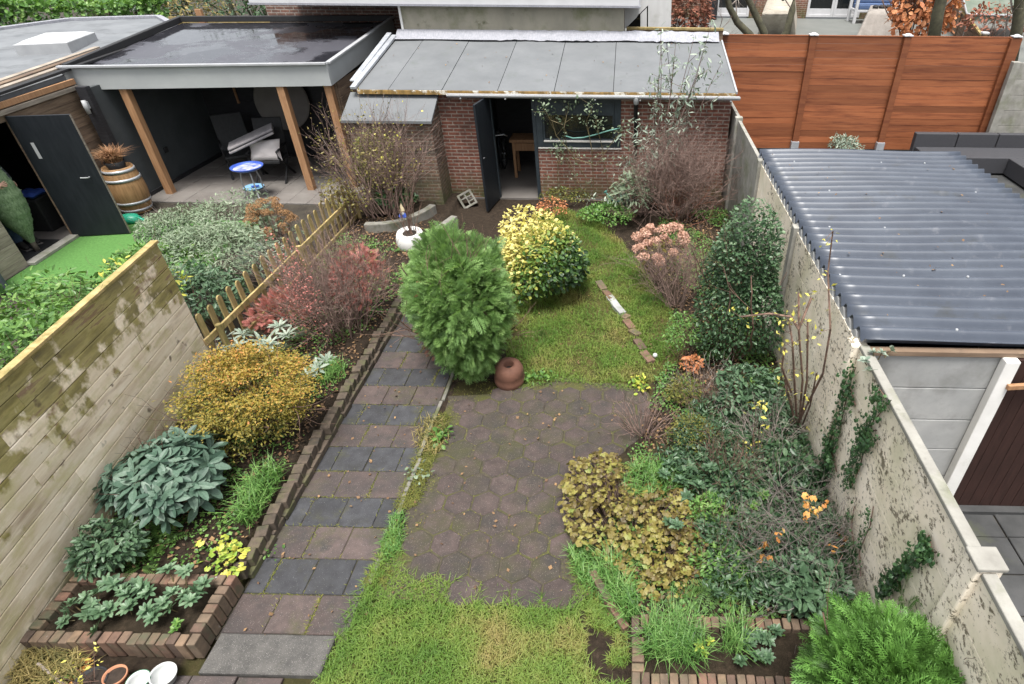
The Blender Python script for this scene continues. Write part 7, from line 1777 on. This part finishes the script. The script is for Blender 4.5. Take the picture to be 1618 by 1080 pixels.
for sgn in (-1, 1): mb = MB(); mb.tube([c + [sgn*.05, 0, .11], c + [sgn*.068, -.03, .075], c + [sgn*.03, -.055, .06]], [.016, .015, .011], 8); mb.build('arm', M['blue'], t, smooth=True)
# blue-green watering can by the drainpipe, hose on the window
q = G(985, 332, .05); q[1] = 11.1; t = thing('watering_can', 'dull green watering can half hidden under the silvery shrub', 'watering can', q)
M['can'] = noisy('dull_green_plastic', (.03, .10, .085), (.05, .15, .12), 4, rough=.5)
mb = MB(); mb.lathe([(0, 0), (.13, 0), (.14, .2), (.11, .26), (.10, .26), (.1, .2), (0, .2)], q, 20); mb.build('body', M['can'], t, smooth=True)
mb = MB(); mb.tube([q + [-.12, 0, .06], q + [-.26, 0, .2], q + [-.34, 0, .3]], [.03, .02, .018], 8); mb.lathe([(.018, 0), (.045, .04), (0, .045)], q + [-.34, 0, .3], 12, axis=(-.6, 0, .8)); mb.build('spout', M['can'], t, smooth=True)
mb = MB(); mb.tube([q + [.1, 0, .25], q + [.16, 0, .36], q + [0, 0, .38], q + [-.1, 0, .26]], .012, 8); mb.build('handle', M['can'], t, smooth=True)
mb = MB(); pts = [OY(u, v, 11.42) for u, v in ((892, 214), (905, 218), (922, 217), (942, 212), (962, 206), (980, 202))]; mb.tube(pts, .013, 8)
tag(mb.build('garden_hose', noisy('teal_hose', (.10, .24, .20), (.15, .32, .27), 4, rough=.5), None, smooth=True), 'thin teal hose sagging across the shed window', 'hose')

# ------------------------------------------------------------------ person carrying a netted tree in the doorway
M['skin'] = noisy('skin', (.42, .24, .18), (.50, .30, .23), 6, rough=.5, bump=.1)
M['jeans'] = noisy('blue_jeans', (.035, .06, .12), (.065, .10, .18), 12, rough=.9, bump=.3)
M['jacket'] = noisy('dark_jacket', (.03, .035, .045), (.05, .055, .07), 8, rough=.85, bump=.3)
M['boot'] = noisy('dark_boot', (.02, .018, .017), (.04, .036, .034), 8, rough=.6, bump=.3)
def skin_mesh(name, verts, edges, rad, m, parent, root=0, sub=2):
    off = np.array(parent.location); p = parent.parent
    while p is not None: off = off + np.array(p.location); p = p.parent
    me = bpy.data.meshes.new(name); me.from_pydata([tuple(np.asarray(v, float) - off) for v in verts], edges, []); me.materials.append(m)
    o = bpy.data.objects.new(name, me); COL.objects.link(o); o.parent = parent
    o.modifiers.new('skin', 'SKIN'); sv = me.skin_vertices[0].data
    for i, r in enumerate(rad): sv[i].radius = (r, r) if not isinstance(r, tuple) else r
    sv[root].use_root = True
    s = o.modifiers.new('sub', 'SUBSURF'); s.levels = s.render_levels = sub
    for pl in me.polygons: pl.use_smooth = True
    return o
foot = G(50, 388, .02)
B = np.array([foot[0] - .12, foot[1] + .02, .02])     # between the feet
per = thing('person', 'person in jeans and dark boots in the shed doorway, holding a netted tree', 'person', B)
fx = np.array([.94, -.34, 0]); lx = np.array([.34, .94, 0])       # facing, own left
def Q(f, l, z): return B + fx*f + lx*l + UP*z
body_v = [Q(0, 0, .92), Q(0, 0, 1.08), Q(.01, 0, 1.25), Q(0, 0, 1.42), Q(0, 0, 1.50), Q(.02, 0, 1.58), Q(.03, 0, 1.68), Q(.02, 0, 1.76),
          Q(0, .10, .86), Q(.02, .11, .48), Q(0, .11, .09), Q(.16, .12, .04),
          Q(0, -.10, .86), Q(.09, -.11, .48), Q(.10, -.11, .09), Q(.26, -.12, .04),
          Q(0, .19, 1.41), Q(.06, .25, 1.14), Q(.30, .16, 1.17), Q(.36, .12, 1.20),
          Q(0, -.19, 1.41), Q(.07, -.26, 1.14), Q(.31, -.12, 1.26), Q(.37, -.06, 1.27)]
body_e = [(0, 1), (1, 2), (2, 3), (3, 4), (4, 5), (5, 6), (6, 7), (0, 8), (8, 9), (9, 10), (10, 11), (0, 12), (12, 13), (13, 14), (14, 15), (3, 16), (16, 17), (17, 18), (18, 19), (3, 20), (20, 21), (21, 22), (22, 23)]
body_r = [.15, .135, .15, .13, .055, .075, .092, .06, .095, .065, .045, .035, .095, .065, .045, .035, .065, .05, .036, .03, .065, .05, .036, .03]
skin_mesh('body', body_v, body_e, body_r, M['skin'], per)
skin_mesh('jacket', [body_v[i] + [0, 0, 0] for i in (0, 1, 2, 3, 16, 17, 18, 20, 21, 22)], [(0, 1), (1, 2), (2, 3), (3, 4), (4, 5), (5, 6), (3, 7), (7, 8), (8, 9)], [.185, .175, .19, .165, .09, .075, .06, .09, .075, .06], M['jacket'], per)
skin_mesh('jeans', [body_v[i] for i in (0, 8, 9, 10, 12, 13, 14)], [(0, 1), (1, 2), (2, 3), (0, 4), (4, 5), (5, 6)], [.175, .125, .095, .08, .125, .095, .08], M['jeans'], per)
for l, f0 in ((.115, 0), (-.115, .10)):
    bt = skin_mesh('boot', [Q(f0 - .04, l, .06), Q(f0 + .03, l, .06), Q(f0 + .12, l, .045), Q(f0 + .20, l, .04), Q(f0, l, .16)], [(0, 1), (1, 2), (2, 3), (1, 4)], [.05, .055, .05, .042, .06], M['boot'], per, 1)
    mb = MB(); mb.obox(Q(f0 + .07, l, .01), fx*.155, lx*.045, UP*.012); mb.build('sole', M['floor_tile'], bt, bevel=.01)
hair = [Q(-.03, 0, 1.66), Q(-.02, 0, 1.76), Q(.02, 0, 1.80), Q(.07, 0, 1.77)]
skin_mesh('hair', hair, [(0, 1), (1, 2), (2, 3)], [.075, .085, .08, .05], noisy('dark_hair', (.03, .02, .014), (.06, .04, .03), 20, rough=.7), per)
mb = MB(); mb.tube([Q(.115, 0, 1.685), Q(.145, 0, 1.66), Q(.12, 0, 1.645)], [.012, .016, .012], 8)
for s_ in (-1, 1):
    mb.lathe([(0, -.03), (.018, -.015), (.02, .01), (0, .03)], Q(.03, s_*.095, 1.675), 10); 
mb.build('nose_and_ears', M['skin'], per, smooth=True)
mb = MB()
for s_ in (-1, 1): mb.lathe([(0, -.009), (.013, -.004), (.013, .004), (0, .009)], Q(.108, s_*.033, 1.70), 12, axis=fx)
mb.build('eyes', M['black'], per, smooth=True)
mb = MB(); mb.tube([Q(.105, -.025, 1.625), Q(.118, 0, 1.622), Q(.105, .025, 1.625)], .006, 6); mb.build('mouth', noisy('lips', (.3, .12, .1), (.36, .16, .13), 6, rough=.5), per, smooth=True)
# the netted tree stands on its butt end in front of the person
hand = OY(12, 268, 9.0)
tc = np.array([-10.10, 8.96, .05])
tr = thing('netted_christmas_tree', 'conifer wrapped tight in pale green netting, held upright by the person in the doorway', 'tree', tc)
prof = [(.0, .0), (.045, 0), (.05, .16), (.09, .3), (.17, .48), (.235, .72), (.255, .95), (.225, 1.2), (.16, 1.5), (.10, 1.85), (.06, 2.15), (.0, 2.3)]
M['netting'] = noisy('netted_needles', (.07, .12, .055), (.21, .29, .16), 45, stretch=(1, 1, .35), rough=.85, bump=.9, bscale=50, bdist=.02, stains=[((.26, .33, .21), 30, .6, .66)])
zz = np.linspace(0, 2.3, 50); rr = np.interp(zz, [p[1] for p in prof], [p[0] for p in prof])
tilt = (-.03, -.01, 1)
mb = MB(); mb.lathe(np.c_[np.where(zz < .16, .04, rr*(1 + .03*np.sin(zz*40))), zz], tc, 40, axis=tilt); mb.build('bundle', M['netting'], tr, smooth=True)
mb = MB(); mb.lathe([(0, -.03), (.042, -.03), (.042, .2), (0, .2)], tc, 16, axis=tilt); mb.build('trunk', M['bark'], tr, smooth=True)
zz = np.linspace(.2, 2.2, 260); rr = np.interp(zz, [p[1] for p in prof], [p[0] for p in prof])
k = 700; z1 = rng.uniform(.2, 2.1, k); a = rng.uniform(0, 6.28, k); r1 = np.interp(z1, [p[1] for p in prof], [p[0] for p in prof])*.97
az = nrm(tilt); ax = nrm(np.cross((0, 1, .01), az)); ay = np.cross(az, ax); od = np.cos(a)[:, None]*ax + np.sin(a)[:, None]*ay
mb = MB(); sprays(mb, T_SPRIG, tc + od*r1[:, None] + z1[:, None]*az, od, .045, 1.8, .35); mb.build('needles', L_['silver'], tr)
# right hand on the bundle: palm, four bent fingers and a thumb
def hand_at(P, fwd, side, up_, wrist):
    f, s, u = nrm(fwd), nrm(side), nrm(up_)
    v = [wrist, P - f*.03, P + f*.02]; e = [(0, 1), (1, 2)]; r = [.03, (.036, .022), (.036, .02)]
    for i, (o_, L) in enumerate(((-.03, .062), (-.010, .072), (.011, .068), (.031, .054))):
        b = len(v); v += [P + f*.035 + s*o_, P + f*(.035 + L*.5) + s*o_*1.15 - u*.004, P + f*(.035 + L*.85) + s*o_*1.2 - u*.022, P + f*(.035 + L) + s*o_*1.2 - u*.042]
        e += [(2, b), (b, b + 1), (b + 1, b + 2), (b + 2, b + 3)]; r += [.0105, .0098, .0088, .0075]
    b = len(v); v += [P - f*.012 - s*.036, P + f*.016 - s*.062 - u*.008, P + f*.042 - s*.066 - u*.026]; e += [(1, b), (b, b + 1), (b + 1, b + 2)]; r += [.014, .012, .009]
    return v, e, r
hp = tc + az*1.18 + nrm(np.array([.9, -.45, 0]))*.235
for (P_, w_) in ((hp, body_v[22]), (tc + az*1.08 + nrm(np.array([.1, .95, 0]))*.26, body_v[18])):
    toc = nrm((P_ - (tc + az*((P_ - tc) @ az)))); fw = nrm(np.cross(az, toc))*(1 if P_ is hp else -1)
    v, e, r = hand_at(P_, fw, az, toc, P_ - fw*.10 + toc*.015)
    v.append(np.asarray(w_, float)); e.append((0, len(v) - 1)); r.append(.04)
    skin_mesh('hand', v, e, r, M['skin'], per, 1, 1)

# fallen leaves on paving, lawn and roofs
Q1 = scatter([(-3.2, 2.4), (-3.2, 8.5), (.6, 8.0), (.3, 2.6)], 420); P1 = np.c_[Q1, np.full(len(Q1), .012)]
Q2 = scatter([(2.05, 4.1), (4.9, 4.1), (4.9, 8.9), (2.05, 8.9)], 90); P2 = np.c_[Q2, np.full(len(Q2), GZ + .02)]
Q3 = scatter([(-4.9, EY + .05), (1.9, EY + .05), (1.9, RY - .1), (-4.9, RY - .1)], 60); P3 = np.c_[Q3, EZ + (Q3[:, 1] - EY)*(RZ - EZ)/(RY - EY) + .012]
P1 = np.concatenate([P1, P2, P3]); mb = MB(); leaves(mb, T_ROUND, P1, np.tile(UP, (len(P1), 1)), .035, None, .2, 1, .3); tag(mb.build('fallen_leaves', L_['litter'], None), kind='stuff')

# repeats share a group
GRP = {'spurge_plant': 'spurge plants in the beds', 'grass_tuft': 'grass tufts round the paving', 'ivy': 'ivy on the white wall', 'fern': 'ferns in the beds', 'weed': 'weeds in the paving and lawn', 'white_ball': 'small white balls', 'flower_pot': 'flower pots in the bottom left corner', 'lambs_ear': 'silver lamb\'s-ear plants', 'edging_kerb': 'kerb stones by the right bed', 'hedge_tree': 'trees behind the ivy hedge', 'evergreen_tree': 'dark evergreens behind the plank fence', 'honeysuckle_hedge': 'climbers over the board fence'}
for o in COL.objects:
    b = o.name.split('.')[0]
    if o.parent is None and b in GRP and 'group' not in o: o['group'] = GRP[b]
